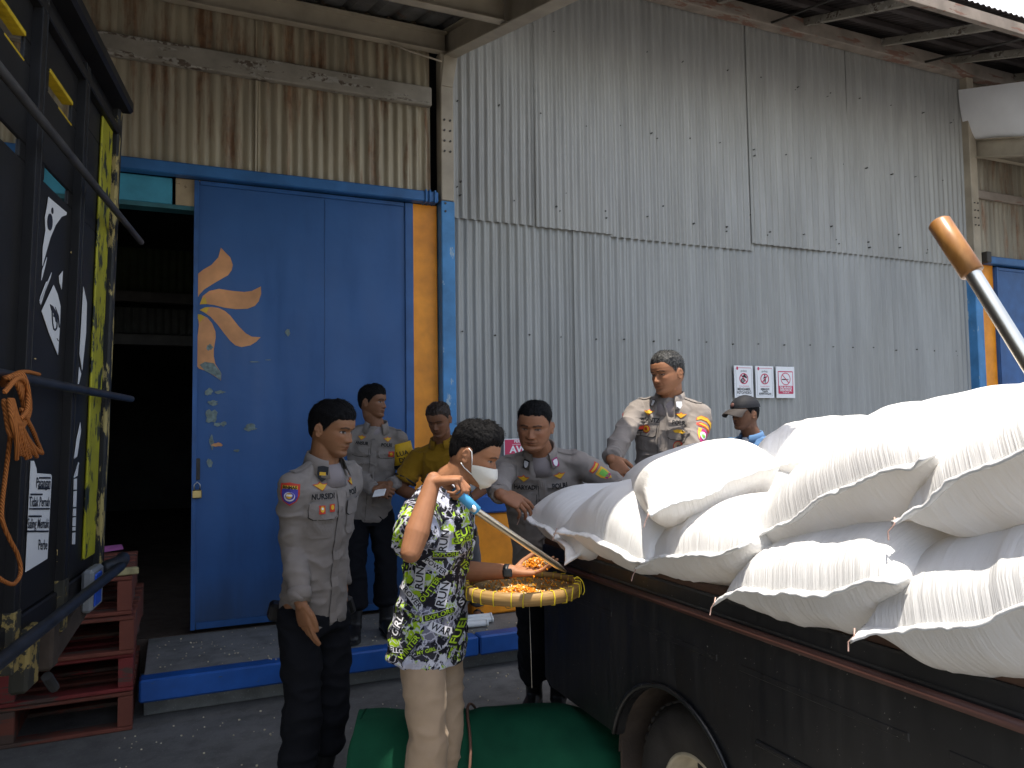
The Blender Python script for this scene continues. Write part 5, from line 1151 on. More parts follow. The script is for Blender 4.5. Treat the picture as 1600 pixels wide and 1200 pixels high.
    def legs(s, kneepole=None):
        s.knees = []
        for i, (ank, toe) in enumerate(s.feet):
            hip = s.pel + s.pr * (0.085 * s.k * (1 if i == 0 else -1)); L = np.linalg.norm(hip - np.array(ank)); s.knees.append(ik(hip, ank, L * 0.507, L * 0.5, head_dir(toe) if kneepole is None else kneepole[i]))
    def cloth(s, mb, name, mat, vox=0.006, amp=0.006, it=4, wsc=1.0, seed=0, sharp=1):
        me = remesh(mb, vox, name, s.root); V, E = np_mesh(me); V = smooth(V, E, it, 0.5); me.vertices.foreach_set('co', V.ravel()); me.update()
        V = wrinkle(V, normals(me), amp, s.seed % 13 + seed, wsc); V = smooth(V, E, sharp, 0.4); return finish(me, V, name, mat, s.root)
    def shirt(s, mat, hem=-0.10, sleeve='long', fit=1.0, amp=0.006, hemflare=1.0, name='shirt', cuff=1.0, wsc=1.0, sl=1.0):
        k = s.k * fit; up, r, f = s.up, s.right, s.fwd; T = np.linalg.norm(s.neck - s.pel); mb = MB(); at = lambda t: s.pel + up * T * t
        b = s.belly; dn = np.array([0, 0, -1.0]); sm = s.slim
        H = lambda t, w, d, o=0.0: (at(t) + f * o * k, (r if t > 0.3 else nrm(s.pr * (0.3 - t) / 0.5 + r * (0.2 + t) / 0.5)) * w * k * sm, f * d * k * (0.9 + 0.1 * sm))
        mb.loft([H(hem, 0.166 * hemflare, 0.116 * hemflare + b * 0.5, b * 0.4), H(hem * 0.5 + 0.04, 0.164 * hemflare, 0.114 * hemflare + b * 0.8, b * 0.6), H(0.22, 0.154, 0.105 + b, b * 0.9), H(0.42, 0.157, 0.106 + b * 0.6, b * 0.6), H(0.60, 0.168, 0.112 + b * 0.2, 0.005), H(0.74, 0.172, 0.110, 0.002), H(0.84, 0.160, 0.100, -0.004), H(0.905, 0.128, 0.092, -0.008), H(0.955, 0.092, 0.078, -0.008), H(0.99, 0.070, 0.068, -0.004)], 36, 2.35)
        for nm in ('R', 'L'):
            S, E, W = s.arms[nm]; sg = 1 if nm == 'R' else -1
            mb.tube([s.neck - up * 0.045 * k + r * sg * 0.07 * k, S - r * sg * 0.02 * k, S], [0.040 * k, 0.052 * k, 0.058 * k], 18, round_caps=True)
            mb.tube([s.neck - up * 0.13 * k + r * sg * 0.10 * k, S - up * 0.03 * k], [0.075 * k, 0.062 * k], 18, round_caps=True)
            if sleeve == 'long':
                d = nrm(W - E); mb.tube([S, S * 0.55 + E * 0.45, E], [0.058 * k * sl, 0.056 * k * sl, 0.049 * k * sl], 20, round_caps=True)
                mb.tube([E, E * 0.55 + W * 0.45, E * 0.08 + W * 0.92, W - d * 0.002], [0.049 * k * sl, 0.048 * k * sl, 0.041 * k * cuff, 0.041 * k * cuff], 20)
            else:
                t = sleeve; e = S * (1 - t) + E * t; mb.tube([S, S * (1 - t * 0.5) + E * t * 0.5, e], [0.068 * k, 0.072 * k, 0.076 * k], 20)
        s.sleeve = sleeve
        s.shirt_o = s.cloth(mb, name, mat, 0.0055, amp * 1.25, 5, wsc); s.bvh = None; return s.shirt_o
    def trousers(s, mat, top=0.0, fit=1.0, amp=0.006, blouse=False, bottom=0.05, wsc=1.0):
        k = s.k * fit; mb = MB(); up = np.array([0, 0, 1.0]); sm = s.slim
        mb.loft([(s.pel + up * 0.13 * k, s.pr * 0.130 * k * sm, s.pf * 0.086 * k), (s.pel + up * 0.05 * k, s.pr * 0.145 * k * sm, s.pf * 0.094 * k), (s.pel - up * 0.04 * k, s.pr * 0.156 * k * sm, s.pf * 0.102 * k), (s.pel - up * 0.10 * k, s.pr * 0.150 * k * sm, s.pf * 0.10 * k)], 32, 2.4)
        for i, (ank, toe) in enumerate(s.feet):
            hip = s.pel + s.pr * (0.085 * s.k * (1 if i == 0 else -1)) - up * 0.04 * k; kn = s.knees[i]; A = np.array(ank, float)
            mb.tube([hip, hip * 0.6 + kn * 0.4, kn], [0.084 * k, 0.082 * k, 0.070 * k], 22, round_caps=True)
            e = A * (1 - bottom) + kn * bottom if not blouse else A * 0.72 + kn * 0.28
            mb.tube([kn, kn * 0.55 + A * 0.45, e * 0.9 + kn * 0.1, e], [0.074 * k, 0.074 * k, (0.078 if blouse else 0.066) * k, (0.060 if blouse else 0.066) * k], 22)
        return s.cloth(mb, 'trousers', mat, 0.008, amp, 5, wsc, 3)
    def boots(s, mat=None, high=True):
        for i, (ank, toe) in enumerate(s.feet):
            k = s.k; A = np.array(ank, float); d = head_dir(toe); r = np.cross(d, (0, 0, 1.0)); z0 = A[2] - 0.072 * k; mb = MB()
            g = lambda t, w, h, zc=0: (A * (1, 1, 0) + np.array([0, 0, z0 + h * k * 0.5 + zc]) + d * t * k, r * w * k, np.array([0, 0, h * k * 0.5]))
            mb.loft([g(-0.075, 0.022, 0.05), g(-0.065, 0.033, 0.085), g(-0.02, 0.037, 0.10), g(0.03, 0.038, 0.095), g(0.08, 0.043, 0.075), g(0.13, 0.047, 0.060), g(0.165, 0.042, 0.050), g(0.185, 0.025, 0.035)], 24, 2.8)
            if high: mb.tube([A - (0, 0, 0.02 * k), A * 0.9 + s.knees[i] * 0.1, A * 0.62 + s.knees[i] * 0.38], [0.046 * k, 0.045 * k, 0.054 * k], 20)
            me = remesh(mb, 0.006, 'boot', s.root); V, E = np_mesh(me); V = smooth(V, E, 4, 0.5); b = finish(me, V, 'boot', mat or M_boot, s.root)
            sm = MB(); pts = [(-0.078, 0.0), (-0.07, 0.030), (0.0, 0.036), (0.08, 0.047), (0.13, 0.050), (0.17, 0.040), (0.19, 0.0), (0.17, -0.040), (0.13, -0.050), (0.08, -0.047), (0.0, -0.036), (-0.07, -0.030)]
            sm.prism([(a * k, c * k) for a, c in pts], A * (1, 1, 0) + np.array([0, 0, z0 - 0.003]), d, r, (0, 0, 1), 0.018 * k); sm.build('sole', M_sole, b)
            if high:
                lc = MB()
                for q in range(6):
                    c = A + d * (0.052 - 0.002 * q) * k + np.array([0, 0, (0.01 + 0.024 * q) * k - 0.0]); lc.bar(c - r * 0.02 * k, c + r * 0.02 * k, 0.006, 0.005)
                lc.build('lace', M_thread, b)
    def collar(s, mat, open_=34, h=0.042, tip=0.055, rad=0.066, name='collar', drop=0.0, lapel=0.0):
        k = s.k; up, r, f = s.up, s.right, s.fwd; C = s.neck - up * (0.010 + drop) * k; mb = MB(); n = 44; V = []
        for i in range(n + 1):
            a = (open_ + (360 - 2 * open_) * i / n) * math.pi / 180; q = min(i, n - i) / n; fr = math.exp(-(q / 0.16) ** 2)
            dr = -math.sin(a) * r + math.cos(a) * f * 1.02; R0 = rad * k
            bz = h * (1 - 0.45 * fr)
            rows = [(R0, -0.010), (R0 - 0.002, bz * 0.8), (R0 + 0.001, bz * k), (R0 + 0.006, bz * k + 0.001), (R0 + 0.013 * k, bz * 0.5 * k), (R0 + 0.020 * k + tip * 0.25 * fr * k, -0.012 * k - fr * tip * 0.55 * k), (R0 + 0.017 * k + tip * 0.25 * fr * k, -0.013 * k - fr * tip * 0.55 * k), (R0 + 0.009 * k, bz * 0.45 * k)]
            for (R, z) in rows: V.append(C + dr * R + up * z + f * 0.006 * k + (0.5 * fr * tip * k) * (f * 0.3 if z < 0 else 0))
        w = 8; F = [(i * w + j, i * w + j + 1, (i + 1) * w + j + 1, (i + 1) * w + j) for i in range(n) for j in range(w - 1)]
        mb.add(V, F); return mb.build(name, mat, s.root, True)
    def inner(s, mat, name='undershirt'):
        """scrap of undershirt seen in the open collar"""
        k = s.k; mb = MB(); C = s.neck; mb.loft([(C - s.up * 0.09 * k + s.fwd * 0.012 * k, s.right * 0.085 * k, s.fwd * 0.092 * k), (C - s.up * 0.04 * k + s.fwd * 0.006 * k, s.right * 0.072 * k, s.fwd * 0.079 * k), (C - s.up * 0.006 * k, s.right * 0.064 * k, s.fwd * 0.066 * k)], 28, 2.2); return mb.build(name, mat, s.root, True)
    # --- decals sewn on the cloth
    def tree(s, o=None):
        o = o or s.shirt_o
        if getattr(s, '_bo', None) is not o:
            M = np.array(wm(s.root)); V, _ = np_mesh(o.data); V = V @ M[:3, :3].T + M[:3, 3]; s._bvh = BVHTree.FromPolygons(V.tolist(), [tuple(p.vertices) for p in o.data.polygons]); s._bo = o
        return s._bvh
    def decal(s, name, mats, shapes, P, out, up, off=0.0022, target=None, maxe=0.016, near=0.045):
        """shapes: (polygon2d or (verts, faces), material index, layer); P point near the cloth, out: outward direction"""
        T = s.tree(target); out = nrm(out); up = np.array(up, float); up = nrm(up - out * (up @ out)); rt = np.cross(up, out); mb = MB()
        for sh, mi, ly in shapes:
            b = bmesh.new()
            if isinstance(sh, tuple): vs = [b.verts.new((x, y, 0)) for x, y in sh[0]]; [b.faces.new([vs[i] for i in f]) for f in sh[1] if len(set(f)) == len(f)]
            else: vs = [b.verts.new((x, y, 0)) for x, y in sh]; b.faces.new(vs)
            bmesh.ops.triangulate(b, faces=b.faces)
            for _ in range(4):
                le = [e for e in b.edges if e.calc_length() > maxe]
                if not le: break
                bmesh.ops.subdivide_edges(b, edges=le, cuts=1); bmesh.ops.triangulate(b, faces=b.faces)
            b.verts.ensure_lookup_table(); b.verts.index_update(); V = []; miss = set()
            for v in b.verts:
                o = np.array(P) + rt * v.co.x + up * v.co.y; h = T.ray_cast(Vector(o + out * near), Vector(-out), 0.3)
                p = np.array(h[0]) if h[0] is not None else o
                if h[0] is None: miss.add(v.index)
                nn = np.array(h[1]) if h[0] is not None else out
                if nn @ out < 0: nn = -nn
                V.append(p + (nn * 0.15 + out * 0.85) * (off + 0.0010 * ly))
            mb.add(V, [tuple(v.index for v in f.verts) for f in b.faces if not any(v.index in miss for v in f.verts)], mi); b.free()
        if not mb.f: return None
        return mb.build(name, mats, s.root, False, False)
    def chest(s, u, v): return s.pel + s.up * np.linalg.norm(s.neck - s.pel) * v + s.right * u * s.k + s.fwd * 0.12 * s.k
    def uniform(s, name_txt, polri='POLRI', pockets=True, badges=True, rank='bar', undershirt=M_tee):
        f, up, k = s.fwd, s.up, s.k; rc = lambda w, h, x=0, y=0: [(x - w / 2, y - h / 2), (x + w / 2, y - h / 2), (x + w / 2, y + h / 2), (x - w / 2, y + h / 2)]
        T = np.linalg.norm(s.neck - s.pel)
        s.decal('placket', M_uni, [(rc(0.036 * k, 0.98 * T), 0, 0)], s.chest(0, 0.36), f, up, 0.0035)
        s.decal('placket_edge', M_thread, [(rc(0.0022, 0.9 * T, -0.019 * k), 0, 0)], s.chest(0, 0.36), f, up, 0.0030)
        for q in (0.12, 0.27, 0.42, 0.57, 0.70): s.decal('button', M_unidark, [(ellipse(0, 0, 0.006, 0.006, 10), 0, 0)], s.chest(0.004, q), f, up, 0.0055)
        for nm in ('R', 'L'):
            S, E, W = s.arms[nm]; dd = nrm(W - E); mb = MB(); mb.tube([W - dd * 0.052, W - dd * 0.05, W - dd * 0.004, W - dd * 0.002, W - dd * 0.010], [0.041 * k, 0.0445 * k, 0.0435 * k, 0.041 * k, 0.030 * k], 24); mb.build('cuff', M_uni, s.root, True)
        for sg, txt in ((1, name_txt), (-1, polri)):
            out = nrm(f + s.right * sg * 0.22); P = s.chest(sg * 0.086, 0.80)
            if pockets:
                s.decal('pocket', M_uni, [([(-0.050 * k, 0.05 * k), (0.050 * k, 0.05 * k), (0.050 * k, -0.075 * k), (0.040 * k, -0.085 * k), (-0.040 * k, -0.085 * k), (-0.050 * k, -0.075 * k)], 0, 0)], s.chest(sg * 0.088, 0.665), out, up, 0.004)
                s.decal('pocket_edge', M_thread, [([(-0.054 * k, 0.002), (0.0565 * k, 0.002), (0.0565 * k, -0.0515 * k), (0.041 * k, -0.0605 * k), (-0.041 * k, -0.0605 * k), (-0.0565 * k, -0.0515 * k)], 0, 0)], s.chest(sg * 0.088, 0.752), out, up, 0.0045)
                s.decal('pocket_flap', M_uni, [([(-0.055 * k, 0.004), (0.055 * k, 0.004), (0.055 * k, -0.048 * k), (0.040 * k, -0.057 * k), (-0.040 * k, -0.057 * k), (-0.055 * k, -0.048 * k)], 0, 0)], s.chest(sg * 0.088, 0.752), out, up, 0.0085)
            s.decal('name_tape', [M_uni, M_thread], [(rc(0.108 * k, 0.028 * k), 0, 0), (text_mesh(txt, 0.030 * k, 0.0011, 'CENTER', 0.92 if len(txt) < 7 else 0.86), 1, 2)], P, out, up, 0.003)
            if badges:
                el = ellipse(0, 0, 0.024 * k, 0.012 * k, 14); wing = [(-0.026 * k, 0.006), (-0.008, 0.008), (0, 0.014), (0.008, 0.008), (0.026 * k, 0.008), (0.012, -0.004), (0, -0.012), (-0.012, -0.004)]
                s.decal('chest_badge', [M_pred, M_pyel], [([(x * 1.15, y * 1.25) for x, y in wing], 0, 0), (wing, 1, 2)], s.chest(sg * 0.092, 0.862), out, up, 0.003)
        s.collar(M_uni); s.inner(undershirt)
        for sg in (1, -1):                                    # collar insignia and shoulder strap
            S, E, W = s.arms['R' if sg > 0 else 'L']
            a = s.neck + s.right * sg * 0.070 * k - up * 0.03 * k; bq = S + up * 0.058 * k; ax = nrm(bq - a); sd = s.fwd - ax * (s.fwd @ ax)
            sd = nrm(sd)
            s.decal('shoulder_strap', M_unidark, [([(-0.022 * k, -0.055 * k), (0.022 * k, -0.055 * k), (0.022 * k, 0.045 * k), (0.0, 0.058 * k), (-0.022 * k, 0.045 * k)], 0, 0)], (a + bq) / 2 + up * 0.01, np.cross(ax, sd) if np.cross(ax, sd) @ up > 0 else -np.cross(ax, sd), -ax, 0.0055)
    def tab(s, sg, mats, shapes, ang=38, z=-0.004, tilt=0.25):
        """insignia lying on the collar wing"""
        k = s.k; a = ang * math.pi / 180; dr = nrm(math.sin(a) * sg * s.right + math.cos(a) * s.fwd); P = s.neck + dr * 0.094 * k + s.up * (z - 0.02) * k + s.fwd * 0.006 * k; up = nrm(s.up + dr * -0.35); rt = nrm(np.cross(up, dr)); mb = MB(); out = np.cross(rt, up)
        for poly_, mi, ly in shapes: mb.prism(poly_, P + dr * (0.002 + 0.001 * ly), rt, up, out, 0.001, mi)
        return mb.build('collar_insignia', mats, s.root)
    def arm_patch(s, nm, t, mats, shapes, out, name='shoulder_patch'):
        S, E, W = s.arms[nm]; P = S + (E - S) * t; return s.decal(name, mats, shapes, P, out, nrm(S - E), 0.003, near=0.11)
def Pd(px, py, d): return atD(px, py, d)
DN = np.array([0, 0, -1.0]); UPV = np.array([0, 0, 1.0])
TOCAM = head_dir(180); RIGHT = head_dir(90); LEFT = head_dir(270); AWAY = head_dir(0)
def feet_under(pel, psi, z, spread=0.095, fwdR=0.03, fwdL=-0.03, back=0.0, splay=10, k=1.0):
    f = head_dir(psi); r = np.cross(f, (0, 0, 1.0)); b = np.array([pel[0], pel[1], z + 0.075 * k]) - f * back
    return [(b + r * spread + f * fwdR, psi + splay), (b - r * spread + f * fwdL, psi - splay)]
shield = [(-0.034, 0.036), (0, 0.042), (0.034, 0.036), (0.034, -0.002), (0.024, -0.026), (0, -0.043), (-0.024, -0.026), (-0.034, -0.002)]
scl = lambda P, a, b=None, dx=0, dy=0: [(x * a + dx, y * (b or a) + dy) for x, y in P]
rect = lambda w, h, x=0, y=0: [(x - w / 2, y - h / 2), (x + w / 2, y - h / 2), (x + w / 2, y + h / 2), (x - w / 2, y + h / 2)]

# 1. officer at the left, watching
pel = Pd(490, 944, 3.15)
A = Person('tall lean police officer in grey shirt and dark trousers, standing by the blue door, watching', 1.68, 122, pel, Pd(506, 719, 3.10), feet_under(pel, 122, 0, 0.09, 0.02, -0.03, 0.02), slim=0.86)
A.legs()
A.arm('R', Pd(470, 940, 2.94), AWAY * 0.7 + LEFT * 0.35, 0.25, 0.225); A.arm('L', Pd(534, 915, 3.28), head_dir(300))
A.head(110, -14, 0, Pd(515, 671, 3.09), fat=0.93, skin=(0.27, 0.125, 0.06), hair='full', hs=1.0, eyes=0.55)
A.hairopt = dict(top=0.014, sidet=0.007, front=0.007)
A.body({'R': dict(d=DN + RIGHT * 0.18, n=head_dir(40), curl=(10, 13, 18, 22), thumb=(0.2, 10, 1), spread=1.5), 'L': dict(d=DN, n=head_dir(230), curl=(40, 45, 50, 50))}, stubble=0.25)
A.shirt(M_uni, hem=-0.10, amp=0.0065, fit=0.98); A.trousers(M_navy, amp=0.008, blouse=True); A.boots()
A.uniform('NURSIDI')
out = nrm(A.right * 0.75 + A.fwd * 0.55)
A.arm_patch('R', 0.08, [M_pred, M_pblue, M_pyel, M_pwhite, M_thread], [(scl(shield, 1.08), 0, 0), (scl(shield, 0.9, 0.74, 0, -0.007), 1, 1), (rect(0.058, 0.014, 0, 0.027), 2, 1), (text_mesh('BINMAS', 0.015, 0.0006), 4, 2) if False else ((lambda t: ([(x, y + 0.027) for x, y in t[0]], t[1]))(text_mesh('BINMAS', 0.015, 0.0006)), 4, 2), (ellipse(0, -0.008, 0.021, 0.018), 3, 2), (ellipse(0.002, -0.005, 0.017, 0.014), 1, 3), (ellipse(0, -0.004, 0.012, 0.011), 2, 4), (rect(0.022, 0.007, 0.001, -0.002), 3, 5)], out)
rb = [M_pred, M_pyel, M_pwhite]
pt = nrm(A.fwd + A.right * 0.3)
A.decal('ribbon_badge', rb, [(scl(rect(0.026, 0.032), 1), 0, 0), (ellipse(0, 0.002, 0.009, 0.012, 10), 1, 2), (ellipse(0, 0.004, 0.004, 0.005, 8), 2, 3)], A.chest(0.100, 0.722), pt, A.up, 0.0125)
A.decal('ribbon_badge', rb, [(rect(0.022, 0.030), 0, 0), (ellipse(0, 0.003, 0.007, 0.010, 10), 1, 2)], A.chest(0.055, 0.727), pt, A.up, 0.0125)
A.tab(1, [M_thread, M_pyel], [(scl(shield, 0.62, 0.75), 0, 0), (rect(0.024, 0.013), 1, 1)], 48, -0.014)
mb = MB(); mb.bar(A.pel - A.right * 0.16 + A.up * 0.0 - (0, 0, 0.02), A.pel - A.right * 0.19 - (0, 0, 0.10), 0.09, 0.035, (0, 1, 0), 0.012); mb.build('belt_pouch', M_boot, A.root)
mb = MB(); mb.bar(A.pel + head_dir(285) * 0.17 + A.up * 0.0, A.pel + head_dir(285) * 0.19 - (0, 0, 0.07), 0.05, 0.07, (0, 1, 0), 0.012); mb.build('belt_holster', M_boot, A.root)

# 2. officer by the door with a yellow armband
pel = Pd(577, 797, 4.98)
B = Person('police officer with a yellow armband, hands clasped round a phone, by the blue door', 1.62, 172, pel, Pd(588, 664, 4.95), feet_under(pel, 165, 0.22, 0.10, 0.10, 0.02, -0.02), slim=0.9)
B.legs(); B.arm('R', Pd(586, 765, 4.74), head_dir(285) * 0.5 + DN * 0.8 + AWAY * 0.6); B.arm('L', Pd(609, 757, 4.76), head_dir(80) * 0.4 + DN * 0.8 + AWAY * 0.6)
B.head(108, -4, 0, Pd(580, 629, 4.94), fat=0.98, skin=(0.20, 0.09, 0.045), hair='full', hs=1.0)
B.hairopt = dict(top=0.016, sidet=0.007, front=0.006)
B.body({'R': dict(d=RIGHT + TOCAM * 0.3 + DN * 0.2, n=AWAY + DN * 0.3, curl=(50, 55, 60, 60)), 'L': dict(d=LEFT * 0.8 + TOCAM * 0.4 + DN * 0.55, n=AWAY + UPV * 0.1, curl=(45, 50, 55, 55))}, vox=0.0032)
B.shirt(M_uni, hem=-0.10, amp=0.006); B.trousers(M_navy, amp=0.008, blouse=True); B.boots(); B.uniform('ANSUR')
S, E_, W_ = B.arms['L']; mb = MB(); d = E_ - S
mb.tube([S + d * 0.10, S + d * 0.3, S + d * 0.62], [0.0735, 0.0755, 0.0725], 28); ab = mb.build('armband', M_armb, B.root, True)
mb = MB(); mb.tube([S + d * 0.62, S + d * 0.70], [0.074, 0.0735], 28); mb.build('armband_edge', M_boot, ab, True)
for txt, t in (('LUA', 0.36), ('DU', 0.52)):
    B.decal('armband_lettering', [M_thread], [(text_mesh(txt, 0.042, 0.001), 0, 0)], S + d * t, nrm(TOCAM + RIGHT * 0.2), nrm(S - E_), 0.002, target=ab, near=0.12)
B.decal('ribbon_badge', rb, [(rect(0.034, 0.034), 0, 0), (ellipse(0, 0, 0.010, 0.010, 10), 1, 2)], B.chest(-0.115, 0.70), B.fwd, B.up, 0.0125)
pc = B.arms['L'][2] + LEFT * 0.05 + TOCAM * 0.06 + DN * 0.035
ph = thing('mobile_phone', 'white mobile phone held in the clasped hands of the officer by the door', 'phone', pc)
mb = MB(); mb.box(pc, (0.036, 0.07, 0.004), (nrm(RIGHT * 0.95 + UPV * 0.12), nrm(TOCAM * 0.8 + DN * 0.3), nrm(np.cross(RIGHT, TOCAM))), 0.003); mb.build('case', M_white, ph)
mb = MB(); mb.box(pc + nrm(np.cross(RIGHT, TOCAM)) * 0.0045, (0.033, 0.066, 0.0006), (nrm(RIGHT * 0.95 + UPV * 0.12), nrm(TOCAM * 0.8 + DN * 0.3), nrm(np.cross(RIGHT, TOCAM)))); mb.build('screen', M_boot, ph)

# 3. man in the mustard shirt
pel = Pd(706, 818, 4.95)
C = Person('older man in a mustard polo shirt and grey trousers, head bowed, beside the blue column', 1.60, 188, pel, Pd(690, 688, 4.88), [(atZ(722, 950, 0.285), 190), (atZ(748, 944, 0.285), 185)], slim=0.98)
C.legs(); C.arm('R', Pd(668, 780, 4.72), head_dir(280) + AWAY * 0.3); C.arm('L', Pd(731, 783, 4.72), head_dir(90) + AWAY * 0.3)
C.head(196, -24, 3, Pd(687, 656, 4.80), fat=0.97, skin=(0.19, 0.083, 0.042), hair='crew', hairmat=M_hairb, eyes=0.15)
C.hairopt = dict(top=0.014, sidet=0.008)
C.body({'R': dict(d=DN + TOCAM * 0.2, n=RIGHT, curl=(35, 40, 45, 45)), 'L': dict(d=DN + TOCAM * 0.25, n=LEFT, curl=(40, 45, 50, 50))}, vox=0.0032, stubble=0.3)
C.shirt(M_yel, hem=-0.16, sleeve=0.78, amp=0.006); C.trousers(M_greyt, amp=0.006, bottom=0.12)
C.collar(M_yel, 22, 0.036, 0.035)
for nm in ('R', 'L'):
    S, E_, W_ = C.arms[nm]; mb = MB(); e = S * 0.22 + E_ * 0.78; d = nrm(E_ - S); mb.tube([e - d * 0.022, e - d * 0.012], [0.0775, 0.0778], 24); mb.build('cuff_stripe', M_thread, C.root, True)
for i, (ank, toe) in enumerate(C.feet):
    d = head_dir(toe); r = np.cross(d, (0, 0, 1.0)); mb = MB(); o = np.array([ank[0], ank[1], 0.221])
    mb.prism([(-0.07, -0.028), (-0.07, 0.028), (0.06, 0.04), (0.14, 0.042), (0.18, 0.02), (0.18, -0.02), (0.14, -0.042), (0.06, -0.04)], o, d, r, (0, 0, 1), 0.016); mb.tube([o + r * 0.04 + d * 0.06 + (0, 0, 0.015), o + d * 0.11 + (0, 0, 0.05), o - r * 0.04 + d * 0.06 + (0, 0, 0.015)], 0.006, 6); mb.build('sandal', M_sole, C.root)

# 4. heavy officer behind the tail of the pickup
pel = Pd(858, 893, 3.95)
D_ = Person('stocky frowning police officer leaning on the leftmost low sack behind the pickup', 1.68, 183, pel, Pd(844, 703, 3.66), [(atZ(835, 1083, 0.075), 195), (atZ(872, 1088, 0.075), 180)], slim=1.10, belly=0.03)
D_.legs(); D_.arm('R', Pd(781, 772, 3.20), head_dir(262) + DN * 0.9); D_.arm('L', Pd(948, 772, 3.42), head_dir(90) + DN * 0.5)
D_.head(194, -15, -4, Pd(836, 666, 3.58), fat=1.13, jaw=1.15, skin=(0.28, 0.125, 0.065), hair='crew', hs=1.04, eyes=0.3)
D_.hairopt = dict(top=0.010, sidet=0.005)
D_.body({'R': dict(d=RIGHT * 0.85 + DN * 0.35 + TOCAM * 0.15, n=DN * 0.8 + AWAY * 0.6, curl=(22, 28, 32, 36), thumb=(0.2, 10)), 'L': dict(d=RIGHT + DN * 0.4, n=DN, curl=(25, 25, 25, 25))}, stubble=0.15)
D_.shirt(M_uni, hem=-0.08, amp=0.007); D_.trousers(M_navy, amp=0.008, blouse=True); D_.boots(); D_.uniform('HARYADI')
D_.arm_patch('R', 0.18, [M_pnavy, M_pwhite, M_thread], [(scl(shield, 1.0), 0, 0), (rect(0.05, 0.004, 0, 0.026), 2, 1), ([(-0.018, -0.022), (-0.006, -0.028), (-0.004, -0.005), (-0.012, -0.002)], 1, 1), ([(0.002, -0.03), (0.014, -0.026), (0.012, 0.006), (0.006, -0.008)], 1, 1)], nrm(D_.fwd * 0.8 + D_.right * 0.5))
cp = [M_pred, M_pyel, M_pgreen, M_pwhite, M_pmag]
S, E_, W_ = D_.arms['L']
D_.arm_patch('L', 0.14, cp, [(rect(0.058, 0.020), 0, 0), (rect(0.050, 0.008), 1, 1)], nrm(D_.fwd * 0.7 - D_.right * 0.5 + UPV * 0.3))
D_.arm_patch('L', 0.36, cp, [(scl(shield, 0.7), 1, 0), (scl(shield, 0.45), 2, 1), (rect(0.03, 0.012, 0, -0.016), 4, 1)], nrm(D_.fwd * 0.7 - D_.right * 0.5 + UPV * 0.3))
for sg in (1, -1): D_.tab(sg, [M_pmag, M_pwhite, M_thread], [(rect(0.036, 0.044), 0 if sg < 0 else 2, 0), (scl(shield, 0.4, 0.4), 1, 1)], 46, -0.012)

# 5. officer standing behind the load, in the sun
pel = Pd(1037, 792, 4.14)
E5 = Person('grey haired police officer smiling in the sun, standing behind the sacks at the wall side', 1.70, 206, pel, Pd(1047, 620, 4.08), feet_under(pel, 206, 0.235, 0.11, 0.03, -0.03, 0.0), slim=1.02)
E5.legs(); E5.arm('R', Pd(955, 716, 3.74), head_dir(285) + DN * 0.8 + AWAY * 0.4); E5.arm('L', Pd(1052, 772, 3.72), head_dir(80) + DN * 0.5 + AWAY * 0.4)
E5.head(234, -9, 2, Pd(1045, 585, 4.05), fat=1.02, skin=(0.30, 0.135, 0.068), hair='crew', hairmat=M_hairg, eyes=0.3)
E5.hairopt = dict(top=0.017, sidet=0.005)
E5.body({'R': dict(d=DN * 0.75 + RIGHT * 0.5 + TOCAM * 0.35, n=DN * 0.4 + RIGHT * 0.4 + AWAY * 0.7, curl=(16, 20, 24, 28)), 'L': dict(d=LEFT * 0.95 + DN * 0.35 + TOCAM * 0.3, n=DN + TOCAM * 0.2, curl=(16, 18, 22, 26), thumb=(0.2, 10))})
E5.shirt(M_uni, hem=-0.08, amp=0.008); E5.trousers(M_navy, blouse=True); E5.boots(); E5.uniform('EDRANTZ')
oL = nrm(-E5.right * 0.75 + E5.fwd * 0.7)
E5.arm_patch('L', 0.13, cp, [([(-0.048, 0.0), (-0.036, 0.018), (0, 0.026), (0.036, 0.018), (0.048, 0.0), (0.046, -0.014), (0.03, 0.002), (0, 0.010), (-0.03, 0.002), (-0.046, -0.014)], 1, 1), ([(-0.05, -0.002), (-0.036, 0.020), (0, 0.029), (0.036, 0.020), (0.05, -0.002), (0.048, -0.018), (0.03, 0.0), (0, 0.007), (-0.03, 0.0), (-0.048, -0.018)], 0, 0)], oL)
E5.arm_patch('L', 0.24, cp, [([(-0.044, 0.0), (-0.03, 0.014), (0, 0.020), (0.03, 0.014), (0.044, 0.0), (0.042, -0.012), (0, 0.0), (-0.042, -0.012)], 0, 0), ([(-0.036, 0.0), (-0.026, 0.010), (0, 0.015), (0.026, 0.010), (0.036, 0.0), (0, 0.006)], 1, 1)], oL)
E5.arm_patch('L', 0.44, cp, [(scl(shield, 0.95, 0.9), 4, 0), ([(-0.032, 0.03), (-0.015, 0.034), (-0.018, -0.026), (-0.03, -0.005)], 1, 1), (ellipse(0.0, 0.004, 0.019, 0.018), 3, 2), (ellipse(0, 0.002, 0.012, 0.009), 2, 3)], oL)
E5.arm_patch('R', 0.30, [M_pred, M_pwhite], [(rect(0.03, 0.028, 0, 0.014), 0, 0), (rect(0.03, 0.028, 0, -0.014), 1, 0)], nrm(E5.right * 0.8 + E5.fwd * 0.5))
E5.decal('round_badge', [M_pred, M_pyel], [(ellipse(0, 0, 0.022, 0.022), 0, 0), (ellipse(0, 0, 0.017, 0.017), 1, 1), (ellipse(0, 0, 0.008, 0.010, 10), 0, 2)], E5.chest(0.088, 0.722), nrm(E5.fwd + E5.right * 0.22), E5.up, 0.0125)
